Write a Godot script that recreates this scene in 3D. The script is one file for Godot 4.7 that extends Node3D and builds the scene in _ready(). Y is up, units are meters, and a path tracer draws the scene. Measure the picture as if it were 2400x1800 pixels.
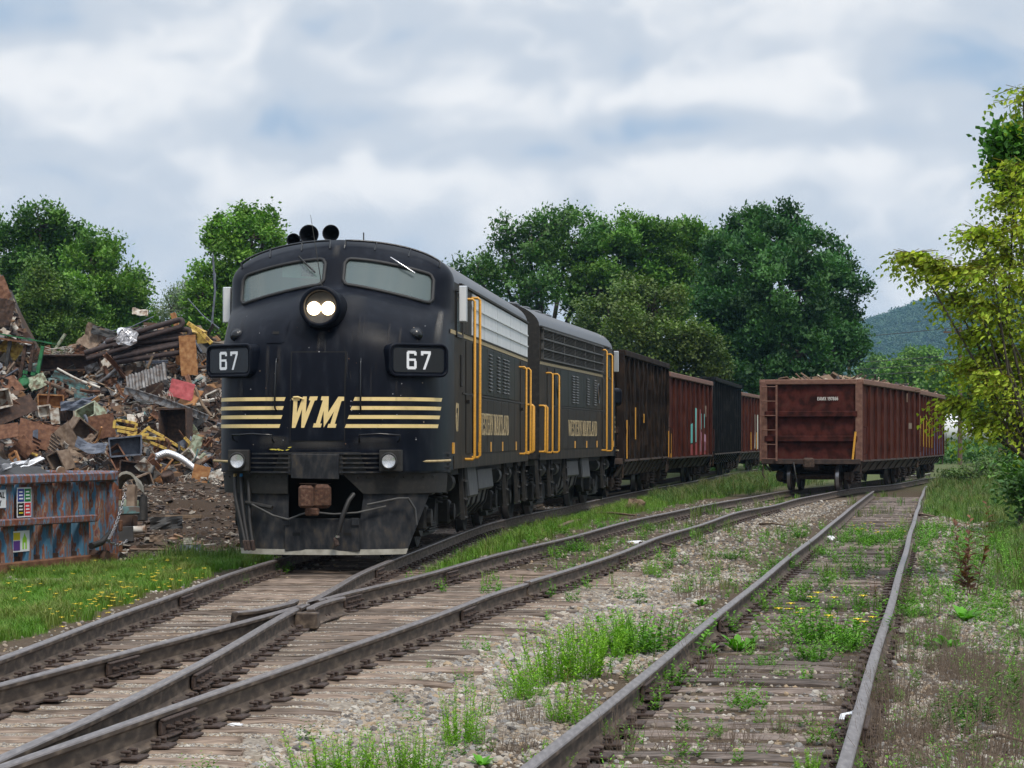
extends Node3D

# The yard is laid out in metres: x to the right, y up, the lens looks along -z from (0, EYE, 0). Rail tops lie at RT.
const F := 5800.0
const HX := 1200.0
const HY := 1027.0
const EYE := 1.76
const RT := 0.18
var taken := {}
var inner := {}
var M := {}
var used_labels := {}


func _ready() -> void:
	var cam := Camera3D.new()
	cam.name = "camera"
	cam.projection = Camera3D.PROJECTION_FRUSTUM
	cam.near = 0.5
	cam.far = 6000.0
	cam.size = 2.0 * 0.5 * 900.0 / F
	cam.frustum_offset = Vector2(0.0, 0.5 * (HY - 900.0) / F)
	add_child(cam)
	cam.position = Vector3(0, EYE, 0)
	cam.current = true
	make_sky()
	var sun := DirectionalLight3D.new()
	sun.name = "sun"
	sun.light_energy = 0.75
	sun.light_angular_distance = 12.0
	sun.light_color = Color(1.0, 0.96, 0.9)
	sun.shadow_enabled = true
	sun.rotation_degrees = Vector3(-56, 24, 0)
	add_child(sun)
	make_materials()
	make_ground()
	make_tracks()
	make_hills()
	make_trees()
	make_train()
	make_heap()
	make_dumpster()
	make_far_things()
	make_grass()
	make_gravel()
	make_weeds()
	make_litter()


# ---------------------------------------------------------------- helpers

func at(px: float, py: float, d: float) -> Vector3:
	return Vector3((px - HX) * d / F, EYE - (py - HY) * d / F, -d)


func on_ground(px: float, py: float, h := 0.0) -> Vector3:
	return at(px, py, (EYE - h) * F / (py - HY))


func px_of(p: Vector3) -> float:
	return HX + p.x * F / -p.z


func py_of(p: Vector3) -> float:
	return HY + (EYE - p.y) * F / -p.z


func numbered(called: String) -> String:
	var n: int = taken.get(called, 0)
	taken[called] = n + 1
	return called if n == 0 else "%s_%03d" % [called, n]


func meta(o: Node, label: String, category := "", group := "", kind := "") -> void:
	if label:
		o.set_meta("label", label)
	if category:
		o.set_meta("category", category)
	if group:
		o.set_meta("group", group)
	if kind:
		o.set_meta("kind", kind)


func thing(called: String, label: String, category: String, where := Vector3.ZERO, yaw := 0.0, group := "", kind := "") -> Node3D:
	var o := Node3D.new()
	o.name = numbered(called)
	add_child(o)
	o.position = where
	o.rotation_degrees.y = yaw
	meta(o, label, category, group, kind)
	return o


func solo(called: String, mesh: Mesh, m: Material, label: String, category := "", where := Transform3D(), group := "", kind := "") -> MeshInstance3D:
	var o := MeshInstance3D.new()
	o.name = numbered(called)
	o.mesh = mesh
	o.material_override = m
	add_child(o)
	o.transform = where
	meta(o, label, category, group, kind)
	return o


func part(called: String, mesh: Mesh, m: Material, parent: Node3D, where := Transform3D(), kind := "") -> MeshInstance3D:
	var o := MeshInstance3D.new()
	var key := "%d/%s" % [parent.get_instance_id(), called]
	var n: int = inner.get(key, 0)
	inner[key] = n + 1
	o.name = called if n == 0 else "%s_%03d" % [called, n]
	o.mesh = mesh
	o.material_override = m
	parent.add_child(o, true)
	o.transform = where
	if kind:
		o.set_meta("kind", kind)
	return o


func holder(called: String, parent: Node3D, where := Transform3D()) -> Node3D:
	var o := Node3D.new()
	var key := "%d/%s" % [parent.get_instance_id(), called]
	var n: int = inner.get(key, 0)
	inner[key] = n + 1
	o.name = called if n == 0 else "%s_%03d" % [called, n]
	parent.add_child(o, true)
	o.transform = where
	return o


func copy_of(o: Node3D, label: String, where: Transform3D) -> Node3D:
	var c: Node3D = o.duplicate()
	c.name = numbered(String(o.name).rstrip("0123456789").trim_suffix("_"))
	add_child(c)
	c.transform = where
	c.set_meta("label", label)
	return c


func many(called: String, mesh: Mesh, m: Material, places: Array, tints: Array, parent: Node3D, label := "", category := "") -> MultiMeshInstance3D:
	var mm := MultiMesh.new()
	mm.transform_format = MultiMesh.TRANSFORM_3D
	mm.use_colors = tints.size() > 0
	mm.mesh = mesh
	mm.instance_count = places.size()
	for i in places.size():
		mm.set_instance_transform(i, places[i])
	if tints.size() > 0:
		for i in places.size():
			mm.set_instance_color(i, tints[i])
	var o := MultiMeshInstance3D.new()
	o.multimesh = mm
	o.material_override = m
	if parent == self:
		o.name = numbered(called)
	else:
		var key := "%d/%s" % [parent.get_instance_id(), called]
		var n: int = inner.get(key, 0)
		inner[key] = n + 1
		o.name = called if n == 0 else "%s_%03d" % [called, n]
	parent.add_child(o, true)
	meta(o, label, category, "", "stuff")
	return o


class MB:
	var st := SurfaceTool.new()
	var count := 0

	func _init() -> void:
		st.begin(Mesh.PRIMITIVE_TRIANGLES)
		st.set_smooth_group(-1)
		st.set_color(Color.WHITE)

	func col(c: Color) -> void:
		st.set_color(c)

	func soft(g: int) -> void:
		st.set_smooth_group(g)

	func flat() -> void:
		st.set_smooth_group(-1)

	func tri(a: Vector3, b: Vector3, c: Vector3) -> void:
		st.add_vertex(a)
		st.add_vertex(b)
		st.add_vertex(c)
		count += 1

	func quad(a: Vector3, b: Vector3, c: Vector3, d: Vector3) -> void:
		tri(a, b, c)
		tri(a, c, d)

	func tri_uv(a: Vector3, b: Vector3, c: Vector3, ua: Vector2, ub: Vector2, uc: Vector2) -> void:
		st.set_uv(ua)
		st.add_vertex(a)
		st.set_uv(ub)
		st.add_vertex(b)
		st.set_uv(uc)
		st.add_vertex(c)
		count += 1

	# a flat polygon turned so that it faces along «out»
	func face(p: Array, out: Vector3) -> void:
		var n: Vector3 = (p[0] - p[2]).cross(p[0] - p[1])
		if n.dot(out) >= 0.0:
			for i in range(1, p.size() - 1):
				tri(p[0], p[i], p[i + 1])
		else:
			for i in range(1, p.size() - 1):
				tri(p[0], p[i + 1], p[i])

	func box(c: Vector3, s: Vector3, b := Basis(), bev := 0.0) -> void:
		var h := s * 0.5
		if bev <= 0.0:
			for ax in 3:
				for sg in [-1.0, 1.0]:
					var o := Vector3.ZERO
					o[ax] = sg
					var a1 := (ax + 1) % 3
					var a2 := (ax + 2) % 3
					var pts := []
					for q in [[-1, -1], [1, -1], [1, 1], [-1, 1]]:
						var v := Vector3.ZERO
						v[ax] = sg * h[ax]
						v[a1] = q[0] * h[a1]
						v[a2] = q[1] * h[a2]
						pts.append(c + b * v)
					face(pts, b * o)
			return
		var k := {}
		for sx in [-1, 1]:
			for sy in [-1, 1]:
				for sz in [-1, 1]:
					var sgn := Vector3(sx, sy, sz)
					for ax in 3:
						var v := Vector3.ZERO
						for j in 3:
							v[j] = sgn[j] * (h[j] if j == ax else h[j] - bev)
						k[[sx, sy, sz, ax]] = c + b * v
		for ax in 3:
			for sg in [-1, 1]:
				var o := Vector3.ZERO
				o[ax] = sg
				var pts := []
				for q in [[-1, -1], [1, -1], [1, 1], [-1, 1]]:
					var s3 := [0, 0, 0]
					s3[ax] = sg
					s3[(ax + 1) % 3] = q[0]
					s3[(ax + 2) % 3] = q[1]
					pts.append(k[[s3[0], s3[1], s3[2], ax]])
				face(pts, b * o)
			var a1 := (ax + 1) % 3
			var a2 := (ax + 2) % 3
			for q in [[-1, -1], [1, -1], [1, 1], [-1, 1]]:
				var lo := [0, 0, 0]
				lo[a1] = q[0]
				lo[a2] = q[1]
				var hi := lo.duplicate()
				lo[ax] = -1
				hi[ax] = 1
				var o := Vector3.ZERO
				o[a1] = q[0]
				o[a2] = q[1]
				face([k[[lo[0], lo[1], lo[2], a1]], k[[hi[0], hi[1], hi[2], a1]], k[[hi[0], hi[1], hi[2], a2]], k[[lo[0], lo[1], lo[2], a2]]], b * o)
		for sx in [-1, 1]:
			for sy in [-1, 1]:
				for sz in [-1, 1]:
					face([k[[sx, sy, sz, 0]], k[[sx, sy, sz, 1]], k[[sx, sy, sz, 2]]], b * Vector3(sx, sy, sz))

	# a bar of rectangular section from a to b
	func bar(a: Vector3, b2: Vector3, w: float, t: float, up := Vector3.UP, bev := 0.0) -> void:
		var z := (b2 - a).normalized()
		if absf(z.dot(up)) > 0.98:
			up = Vector3.RIGHT
		var x := up.cross(z).normalized()
		var y := z.cross(x)
		box((a + b2) * 0.5, Vector3(w, t, a.distance_to(b2)), Basis(x, y, z), bev)

	func grid(rows: Array, closed := false, flip := false) -> void:
		for i in rows.size() - 1:
			var r: Array = rows[i]
			var q: Array = rows[i + 1]
			var n := r.size()
			for j in (n if closed else n - 1):
				var k := (j + 1) % n
				if flip:
					quad(r[j], q[j], q[k], r[k])
				else:
					quad(r[j], r[k], q[k], q[j])

	func tube(p: Array, r, sides := 6, caps := true) -> void:
		var rows := []
		var up := Vector3.UP
		var prev := Vector3.ZERO
		for i in p.size():
			var t: Vector3 = (p[mini(i + 1, p.size() - 1)] - p[maxi(i - 1, 0)]).normalized()
			if i == 0:
				if absf(t.dot(up)) > 0.95:
					up = Vector3.RIGHT
			var x := up.cross(t)
			if x.length() < 0.001:
				x = prev
			x = x.normalized()
			var y := t.cross(x)
			up = y
			prev = x
			var rad: float = r[i] if r is Array else r
			var ring := []
			for k in sides:
				var a := TAU * k / sides
				ring.append(p[i] + (x * cos(a) + y * sin(a)) * rad)
			rows.append(ring)
		soft(1)
		grid(rows, true, true)
		flat()
		if caps:
			face(rows[0], p[0] - p[1])
			face(rows[-1], p[-1] - p[-2])

	# profile of (radius, height) turned round the y axis of xf
	func lathe(prof: Array, sides: int, xf := Transform3D(), smooth := true) -> void:
		var rows := []
		for v in prof:
			var ring := []
			for k in sides:
				var a := TAU * k / sides
				ring.append(xf * Vector3(cos(a) * v.x, v.y, sin(a) * v.x))
			rows.append(ring)
		if smooth:
			soft(2)
		grid(rows, true, false)
		flat()

	# a polygon in the plane of ex, ey, pushed back by «deep» along -(ex x ey)
	func prism(poly: PackedVector2Array, o: Vector3, ex: Vector3, ey: Vector3, deep: float) -> void:
		var n := ex.cross(ey).normalized()
		var idx := Geometry2D.triangulate_polygon(poly)
		for i in range(0, idx.size(), 3):
			var f := []
			var g := []
			for j in 3:
				var v := poly[idx[i + j]]
				f.append(o + ex * v.x + ey * v.y)
				g.append(o + ex * v.x + ey * v.y - n * deep)
			face(f, n)
			if deep > 0.0:
				face(g, -n)
		if deep > 0.0:
			var cw := Geometry2D.is_polygon_clockwise(poly)
			for i in poly.size():
				var a := poly[i]
				var b2 := poly[(i + 1) % poly.size()]
				var e := b2 - a
				var out := (ex * e.y - ey * e.x) * (-1.0 if cw else 1.0)
				var p := o + ex * a.x + ey * a.y
				var q := o + ex * b2.x + ey * b2.y
				face([p, q, q - n * deep, p - n * deep], out)

	func done() -> ArrayMesh:
		st.generate_normals()
		return st.commit()


func turned(x := 0.0, y := 0.0, z := 0.0) -> Basis:
	return Basis.from_euler(Vector3(deg_to_rad(x), deg_to_rad(y), deg_to_rad(z)))


func disc_xf(where: Vector3, axis: Vector3) -> Transform3D:
	var y := axis.normalized()
	var x := y.cross(Vector3.UP if absf(y.y) < 0.9 else Vector3.RIGHT).normalized()
	return Transform3D(Basis(x, y, x.cross(y)), where)


func boxed(s: Vector3, bev := 0.0) -> ArrayMesh:
	var m := MB.new()
	m.box(Vector3.ZERO, s, Basis(), bev)
	return m.done()


func one_box(c: Vector3, s: Vector3, b := Basis(), bev := 0.0) -> ArrayMesh:
	var m := MB.new()
	m.box(c, s, b, bev)
	return m.done()


func one_tube(p: Array, r, sides := 6) -> ArrayMesh:
	var m := MB.new()
	m.tube(p, r, sides)
	return m.done()


# value of a smooth curve through (position, value) knots
func along(k: Array, t: float) -> float:
	var n := k.size()
	if t <= k[0].x:
		return k[0].y + (t - k[0].x) * (k[1].y - k[0].y) / (k[1].x - k[0].x)
	if t >= k[n - 1].x:
		return k[n - 1].y + (t - k[n - 1].x) * (k[n - 1].y - k[n - 2].y) / (k[n - 1].x - k[n - 2].x)
	var i := 0
	while k[i + 1].x < t:
		i += 1
	var h: float = k[i + 1].x - k[i].x
	var m0: float = (k[i + 1].y - k[maxi(i - 1, 0)].y) / (k[i + 1].x - k[maxi(i - 1, 0)].x)
	var m1: float = (k[mini(i + 2, n - 1)].y - k[i].y) / (k[mini(i + 2, n - 1)].x - k[i].x)
	var s: float = (t - k[i].x) / h
	return (2 * s * s * s - 3 * s * s + 1) * k[i].y + (s * s * s - 2 * s * s + s) * h * m0 + (3 * s * s - 2 * s * s * s) * k[i + 1].y + (s * s * s - s * s) * h * m1


func dice(s: int) -> RandomNumberGenerator:
	var r := RandomNumberGenerator.new()
	r.seed = s
	return r


# ---------------------------------------------------------------- materials

func lin(r: float, g: float, b: float) -> Color:
	return Color(r, g, b).linear_to_srgb()


func plain(called: String, c: Color, rough := 0.7, metal := 0.0) -> StandardMaterial3D:
	var m := StandardMaterial3D.new()
	m.resource_name = called
	m.albedo_color = Color(c.r, c.g, c.b).linear_to_srgb()
	m.roughness = rough
	m.metallic = metal
	M[called] = m
	return m


func noise_tex(kind: int, freq: float, s: int, octaves := 4, ramp: Gradient = null, size := 512) -> NoiseTexture2D:
	var n := FastNoiseLite.new()
	n.noise_type = kind
	n.frequency = freq
	n.seed = s
	n.fractal_octaves = octaves
	var t := NoiseTexture2D.new()
	t.width = size
	t.height = size
	t.seamless = true
	t.noise = n
	if ramp:
		t.color_ramp = ramp
	return t


func ramp_of(stops: Array) -> Gradient:
	var g := Gradient.new()
	var offs := PackedFloat32Array()
	var cols := PackedColorArray()
	for s in stops:
		offs.append(s[0])
		cols.append(Color(s[1].r, s[1].g, s[1].b).linear_to_srgb())
	g.offsets = offs
	g.colors = cols
	return g


# a worn surface: colour stops laid out by layered noise over all three planes
func worn(called: String, stops: Array, scale: Vector3, rough := 0.75, metal := 0.0, bump := 0.0, freq := 0.012, s := 1) -> StandardMaterial3D:
	var m := StandardMaterial3D.new()
	m.resource_name = called
	m.albedo_texture = noise_tex(FastNoiseLite.TYPE_SIMPLEX_SMOOTH, freq, s, 6, ramp_of(stops))
	m.roughness = rough
	m.metallic = metal
	m.uv1_triplanar = true
	m.uv1_world_triplanar = true
	m.uv1_scale = scale
	if bump > 0.0:
		m.heightmap_enabled = true
		m.heightmap_texture = M.get("bump_tex")
		m.heightmap_scale = bump
	M[called] = m
	return m


func make_materials() -> void:
	M["bump_tex"] = noise_tex(FastNoiseLite.TYPE_SIMPLEX_SMOOTH, 0.03, 77, 6)
	var C := func(r: float, g: float, b: float) -> Color: return Color(r, g, b)
	# locomotive
	var m := worn("nose_paint", [[0.0, C.call(0.0025, 0.0037, 0.0078)], [0.5, C.call(0.0035, 0.005, 0.0102)], [0.68, C.call(0.0065, 0.0082, 0.014)], [1.0, C.call(0.02, 0.023, 0.03)]], Vector3(0.7, 0.22, 0.7), 0.4, 0.0, 0.05, 0.014, 3)
	m.metallic_specular = 0.22
	worn("side_paint", [[0.0, C.call(0.01, 0.008, 0.006)], [0.45, C.call(0.019, 0.015, 0.0115)], [0.7, C.call(0.033, 0.026, 0.019)], [1.0, C.call(0.065, 0.05, 0.034)]], Vector3(0.9, 0.2, 0.9), 0.5, 0.0, 0.04, 0.014, 4).metallic_specular = 0.2
	worn("green_panel", [[0.0, C.call(0.0055, 0.008, 0.0065)], [0.5, C.call(0.0095, 0.0115, 0.009)], [1.0, C.call(0.036, 0.032, 0.025)]], Vector3(0.9, 0.2, 0.9), 0.45, 0.0, 0.04, 0.014, 5).metallic_specular = 0.22
	worn("silver_panel", [[0.0, C.call(0.46, 0.48, 0.5)], [0.45, C.call(0.62, 0.64, 0.66)], [1.0, C.call(0.68, 0.69, 0.7)]], Vector3(0.8, 0.16, 0.8), 0.42, 0.0, 0.02, 0.012, 6)
	worn("roof_paint", [[0.0, C.call(0.018, 0.02, 0.025)], [0.6, C.call(0.03, 0.032, 0.038)], [1.0, C.call(0.06, 0.06, 0.062)]], Vector3(0.6, 0.6, 0.6), 0.33, 0.0, 0.03, 0.014, 7)
	worn("pilot_paint", [[0.0, C.call(0.012, 0.013, 0.016)], [0.45, C.call(0.024, 0.026, 0.03)], [0.62, C.call(0.038, 0.038, 0.04)], [0.85, C.call(0.06, 0.052, 0.045)], [1.0, C.call(0.1, 0.075, 0.05)]], Vector3(1.1, 0.5, 1.1), 0.6, 0.0, 0.08, 0.014, 8).metallic_specular = 0.25
	worn("under_black", [[0.0, C.call(0.006, 0.006, 0.006)], [0.6, C.call(0.014, 0.013, 0.012)], [1.0, C.call(0.04, 0.034, 0.027)]], Vector3(1.5, 1.5, 1.5), 0.75, 0.0, 0.08, 0.014, 9)
	worn("tank_grey", [[0.0, C.call(0.025, 0.025, 0.026)], [0.5, C.call(0.05, 0.05, 0.05)], [1.0, C.call(0.1, 0.095, 0.085)]], Vector3(0.8, 0.4, 0.8), 0.6, 0.0, 0.03, 0.014, 10)
	worn("cream_paint", [[0.0, C.call(0.56, 0.41, 0.17)], [0.25, C.call(0.7, 0.53, 0.23)], [1.0, C.call(0.74, 0.57, 0.27)]], Vector3(1.2, 1.2, 1.2), 0.5, 0.0, 0.0, 0.02, 11)
	worn("old_cream", [[0.0, C.call(0.2, 0.15, 0.08)], [0.5, C.call(0.4, 0.31, 0.16)], [1.0, C.call(0.5, 0.39, 0.22)]], Vector3(2, 2, 2), 0.6, 0.0, 0.0, 0.02, 12)
	worn("rail_orange", [[0.0, C.call(0.4, 0.19, 0.03)], [0.5, C.call(0.62, 0.31, 0.035)], [1.0, C.call(0.7, 0.37, 0.06)]], Vector3(2, 2, 2), 0.45, 0.0, 0.0, 0.02, 13)
	plain("white_paint", Color(0.72, 0.74, 0.78), 0.5)
	plain("aluminium", Color(0.5, 0.52, 0.54), 0.35, 0.6)
	plain("black_gloss", Color(0.008, 0.009, 0.012), 0.25)
	plain("louvre_grey", Color(0.1, 0.105, 0.11), 0.5)
	plain("rubber", Color(0.012, 0.012, 0.013), 0.6)
	plain("hose", Color(0.016, 0.015, 0.015), 0.55)
	plain("void_black", Color(0.006, 0.006, 0.006), 0.9)
	plain("cab_wall", Color(0.45, 0.5, 0.49), 0.8)
	plain("visor_green", Color(0.3, 0.62, 0.5), 0.5)
	plain("blue_fitting", Color(0.03, 0.2, 0.5), 0.4)
	plain("brass", Color(0.5, 0.35, 0.12), 0.4, 0.7)
	plain("chrome", Color(0.6, 0.6, 0.62), 0.2, 0.9)
	var g := plain("cab_glass", Color(0.15, 0.195, 0.195), 0.06)
	g.transparency = BaseMaterial3D.TRANSPARENCY_ALPHA
	g.albedo_color.a = 0.57
	var lens := plain("lens_glass", Color(0.8, 0.85, 0.88), 0.05)
	lens.transparency = BaseMaterial3D.TRANSPARENCY_ALPHA
	lens.albedo_color.a = 0.15
	var glow := plain("lamp_glow", Color(1, 0.93, 0.8), 0.4)
	glow.emission_enabled = true
	glow.emission = Color(1.0, 0.88, 0.7)
	glow.emission_energy_multiplier = 6.0
	worn("knuckle_rust", [[0.0, C.call(0.03, 0.016, 0.01)], [0.5, C.call(0.08, 0.034, 0.019)], [1.0, C.call(0.16, 0.1, 0.07)]], Vector3(2.2, 2.2, 2.2), 0.8, 0.1, 0.15, 0.014, 14)
	# cars
	worn("car_black", [[0.0, C.call(0.01, 0.007, 0.006)], [0.5, C.call(0.017, 0.012, 0.0095)], [0.75, C.call(0.036, 0.023, 0.016)], [1.0, C.call(0.085, 0.045, 0.027)]], Vector3(0.5, 0.18, 0.5), 0.75, 0.0, 0.05, 0.014, 15).metallic_specular = 0.2
	worn("car_slate", [[0.0, C.call(0.006, 0.007, 0.008)], [0.6, C.call(0.01, 0.011, 0.012)], [1.0, C.call(0.03, 0.03, 0.03)]], Vector3(0.5, 0.18, 0.5), 0.75, 0.0, 0.04, 0.014, 16).metallic_specular = 0.15
	worn("car_red", [[0.0, C.call(0.03, 0.009, 0.006)], [0.45, C.call(0.066, 0.018, 0.012)], [0.75, C.call(0.088, 0.028, 0.018)], [1.0, C.call(0.12, 0.055, 0.035)]], Vector3(0.5, 0.18, 0.5), 0.75, 0.0, 0.05, 0.014, 17).metallic_specular = 0.2
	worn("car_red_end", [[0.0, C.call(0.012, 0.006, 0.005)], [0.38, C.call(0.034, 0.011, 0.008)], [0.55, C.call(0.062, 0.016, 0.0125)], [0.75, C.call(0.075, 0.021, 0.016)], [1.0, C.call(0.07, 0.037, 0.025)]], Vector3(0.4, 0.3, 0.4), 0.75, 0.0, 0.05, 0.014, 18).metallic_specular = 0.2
	worn("car_grime", [[0.0, C.call(0.016, 0.011, 0.009)], [0.5, C.call(0.04, 0.024, 0.018)], [1.0, C.call(0.075, 0.045, 0.03)]], Vector3(0.6, 0.5, 0.6), 0.8, 0.0, 0.08, 0.014, 19)
	worn("rim_rust", [[0.0, C.call(0.09, 0.04, 0.028)], [0.5, C.call(0.15, 0.07, 0.048)], [1.0, C.call(0.22, 0.13, 0.09)]], Vector3(0.7, 0.7, 0.7), 0.75, 0.0, 0.05, 0.014, 20)
	worn("wheel_rust", [[0.0, C.call(0.02, 0.014, 0.011)], [0.5, C.call(0.05, 0.03, 0.02)], [1.0, C.call(0.1, 0.06, 0.04)]], Vector3(1.6, 1.6, 1.6), 0.8, 0.1, 0.1, 0.014, 21)
	plain("tread_steel", Color(0.34, 0.34, 0.36), 0.35, 0.85)
	plain("stencil_white", Color(0.55, 0.53, 0.5), 0.7)
	# track
	worn("rail_brown", [[0.0, C.call(0.03, 0.02, 0.015)], [0.4, C.call(0.06, 0.043, 0.032)], [0.62, C.call(0.1, 0.074, 0.055)], [1.0, C.call(0.2, 0.155, 0.115)]], Vector3(1.4, 1.4, 0.5), 0.8, 0.1, 0.04, 0.014, 22)
	worn("rail_crown", [[0.0, C.call(0.1, 0.085, 0.08)], [0.5, C.call(0.16, 0.14, 0.138)], [1.0, C.call(0.26, 0.235, 0.225)]], Vector3(3, 3, 0.5), 0.42, 0.35, 0.04, 0.016, 23)
	worn("plate_rust", [[0.0, C.call(0.025, 0.015, 0.012)], [0.5, C.call(0.05, 0.032, 0.026)], [1.0, C.call(0.11, 0.075, 0.055)]], Vector3(4, 4, 4), 0.8, 0.1, 0.1, 0.014, 24)
	for i in 4:
		var t: float = [1.1, 1.4, 1.75, 0.85][i]
		worn("tie_wood_%d" % i, [[0.0, C.call(0.03 * t, 0.022 * t, 0.018 * t)], [0.4, C.call(0.1 * t, 0.074 * t, 0.057 * t)], [0.7, C.call(0.17 * t, 0.128 * t, 0.1 * t)], [1.0, C.call(0.26 * t, 0.21 * t, 0.17 * t)]], Vector3(0.35, 3.0, 4.5), 0.9, 0.0, 0.35, 0.02, 30 + i)
		worn("old_tie_%d" % i, [[0.0, C.call(0.022 * t, 0.018 * t, 0.015 * t)], [0.4, C.call(0.075 * t, 0.059 * t, 0.050 * t)], [0.7, C.call(0.131 * t, 0.104 * t, 0.090 * t)], [1.0, C.call(0.237 * t, 0.194 * t, 0.169 * t)]], Vector3(0.35, 3.0, 4.5), 0.9, 0.0, 0.4, 0.02, 40 + i)
	# scrap and dumpster
	worn("rust_dark", [[0.0, C.call(0.02, 0.012, 0.009)], [0.5, C.call(0.055, 0.03, 0.021)], [1.0, C.call(0.12, 0.066, 0.04)]], Vector3(0.7, 0.7, 0.7), 0.85, 0.0, 0.2, 0.014, 50)
	worn("rust_mid", [[0.0, C.call(0.06, 0.026, 0.015)], [0.5, C.call(0.15, 0.066, 0.036)], [1.0, C.call(0.26, 0.14, 0.08)]], Vector3(0.7, 0.7, 0.7), 0.85, 0.0, 0.2, 0.014, 51)
	worn("rust_tan", [[0.0, C.call(0.08, 0.05, 0.034)], [0.5, C.call(0.17, 0.12, 0.085)], [1.0, C.call(0.3, 0.23, 0.17)]], Vector3(0.6, 0.6, 0.6), 0.85, 0.0, 0.2, 0.014, 52)
	worn("rust_orange", [[0.0, C.call(0.16, 0.06, 0.02)], [0.5, C.call(0.32, 0.15, 0.055)], [1.0, C.call(0.45, 0.27, 0.13)]], Vector3(0.6, 0.6, 0.6), 0.85, 0.0, 0.2, 0.014, 53)
	worn("dirty_white", [[0.0, C.call(0.12, 0.06, 0.035)], [0.38, C.call(0.22, 0.14, 0.09)], [0.47, C.call(0.4, 0.36, 0.3)], [0.6, C.call(0.54, 0.52, 0.47)], [1.0, C.call(0.64, 0.63, 0.6)]], Vector3(0.5, 0.5, 0.5), 0.7, 0.0, 0.1, 0.014, 54)
	worn("grey_sheet", [[0.0, C.call(0.1, 0.06, 0.04)], [0.4, C.call(0.13, 0.11, 0.1)], [0.5, C.call(0.2, 0.2, 0.205)], [1.0, C.call(0.34, 0.34, 0.35)]], Vector3(0.6, 0.6, 0.6), 0.5, 0.4, 0.1, 0.014, 55)
	worn("blue_grey", [[0.0, C.call(0.055, 0.05, 0.05)], [0.4, C.call(0.09, 0.105, 0.14)], [1.0, C.call(0.17, 0.19, 0.24)]], Vector3(0.6, 0.6, 0.6), 0.6, 0.1, 0.1, 0.014, 56)
	worn("black_sheet", [[0.0, C.call(0.01, 0.01, 0.01)], [0.6, C.call(0.025, 0.024, 0.024)], [1.0, C.call(0.06, 0.055, 0.05)]], Vector3(0.6, 0.6, 0.6), 0.6, 0.0, 0.1, 0.014, 57)
	worn("green_paint", [[0.0, C.call(0.01, 0.05, 0.02)], [0.5, C.call(0.015, 0.14, 0.045)], [1.0, C.call(0.04, 0.2, 0.08)]], Vector3(0.6, 0.6, 0.6), 0.55, 0.0, 0.1, 0.014, 58)
	worn("yellow_paint", [[0.0, C.call(0.1, 0.05, 0.02)], [0.35, C.call(0.2, 0.11, 0.03)], [0.48, C.call(0.48, 0.32, 0.06)], [1.0, C.call(0.62, 0.46, 0.12)]], Vector3(0.7, 0.7, 0.7), 0.6, 0.0, 0.1, 0.014, 59)
	worn("red_paint", [[0.0, C.call(0.25, 0.05, 0.05)], [0.5, C.call(0.45, 0.08, 0.09)], [1.0, C.call(0.52, 0.15, 0.15)]], Vector3(0.6, 0.6, 0.6), 0.55, 0.0, 0.05, 0.014, 60)
	worn("teal_paint", [[0.0, C.call(0.09, 0.05, 0.03)], [0.42, C.call(0.09, 0.07, 0.06)], [0.5, C.call(0.06, 0.15, 0.16)], [1.0, C.call(0.2, 0.33, 0.3)]], Vector3(0.6, 0.6, 0.6), 0.6, 0.0, 0.05, 0.014, 61)
	worn("pale_green", [[0.0, C.call(0.13, 0.07, 0.04)], [0.42, C.call(0.16, 0.14, 0.09)], [0.5, C.call(0.28, 0.34, 0.24)], [1.0, C.call(0.42, 0.47, 0.36)]], Vector3(0.6, 0.6, 0.6), 0.6, 0.0, 0.05, 0.014, 62)
	worn("pipe_brown", [[0.0, C.call(0.018, 0.011, 0.011)], [0.5, C.call(0.034, 0.021, 0.02)], [1.0, C.call(0.07, 0.042, 0.036)]], Vector3(0.8, 0.8, 0.8), 0.7, 0.0, 0.05, 0.014, 63)
	var foil := plain("foil", Color(0.75, 0.75, 0.77), 0.3, 0.7)
	foil.metallic_specular = 0.6
	worn("concrete", [[0.0, C.call(0.14, 0.13, 0.11)], [0.5, C.call(0.27, 0.26, 0.22)], [1.0, C.call(0.38, 0.37, 0.33)]], Vector3(0.8, 0.8, 0.8), 0.9, 0.0, 0.1, 0.014, 64)
	worn("timber", [[0.0, C.call(0.06, 0.04, 0.025)], [0.5, C.call(0.14, 0.095, 0.06)], [1.0, C.call(0.25, 0.18, 0.12)]], Vector3(0.6, 0.6, 0.6), 0.9, 0.0, 0.1, 0.014, 65)
	# peeling dumpster paint: blue over maroon over rust
	worn("dumpster_rust", [[0.0, C.call(0.09, 0.03, 0.02)], [0.3, C.call(0.18, 0.06, 0.04)], [0.46, C.call(0.28, 0.12, 0.07)], [0.5, C.call(0.16, 0.05, 0.035)], [0.56, C.call(0.15, 0.13, 0.11)], [0.6, C.call(0.12, 0.23, 0.36)], [0.72, C.call(0.1, 0.2, 0.34)], [0.76, C.call(0.16, 0.06, 0.045)], [1.0, C.call(0.24, 0.1, 0.05)]], Vector3(1.5, 0.42, 1.5), 0.75, 0.0, 0.12, 0.012, 66)
	worn("dumpster_side", [[0.0, C.call(0.03, 0.125, 0.22)], [0.4, C.call(0.07, 0.19, 0.31)], [0.46, C.call(0.14, 0.21, 0.29)], [0.5, C.call(0.16, 0.06, 0.045)], [0.58, C.call(0.24, 0.09, 0.045)], [0.66, C.call(0.28, 0.13, 0.07)], [0.7, C.call(0.2, 0.26, 0.27)], [0.75, C.call(0.16, 0.045, 0.035)], [1.0, C.call(0.13, 0.04, 0.03)]], Vector3(1.1, 0.26, 1.1), 0.75, 0.0, 0.12, 0.014, 67)
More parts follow.
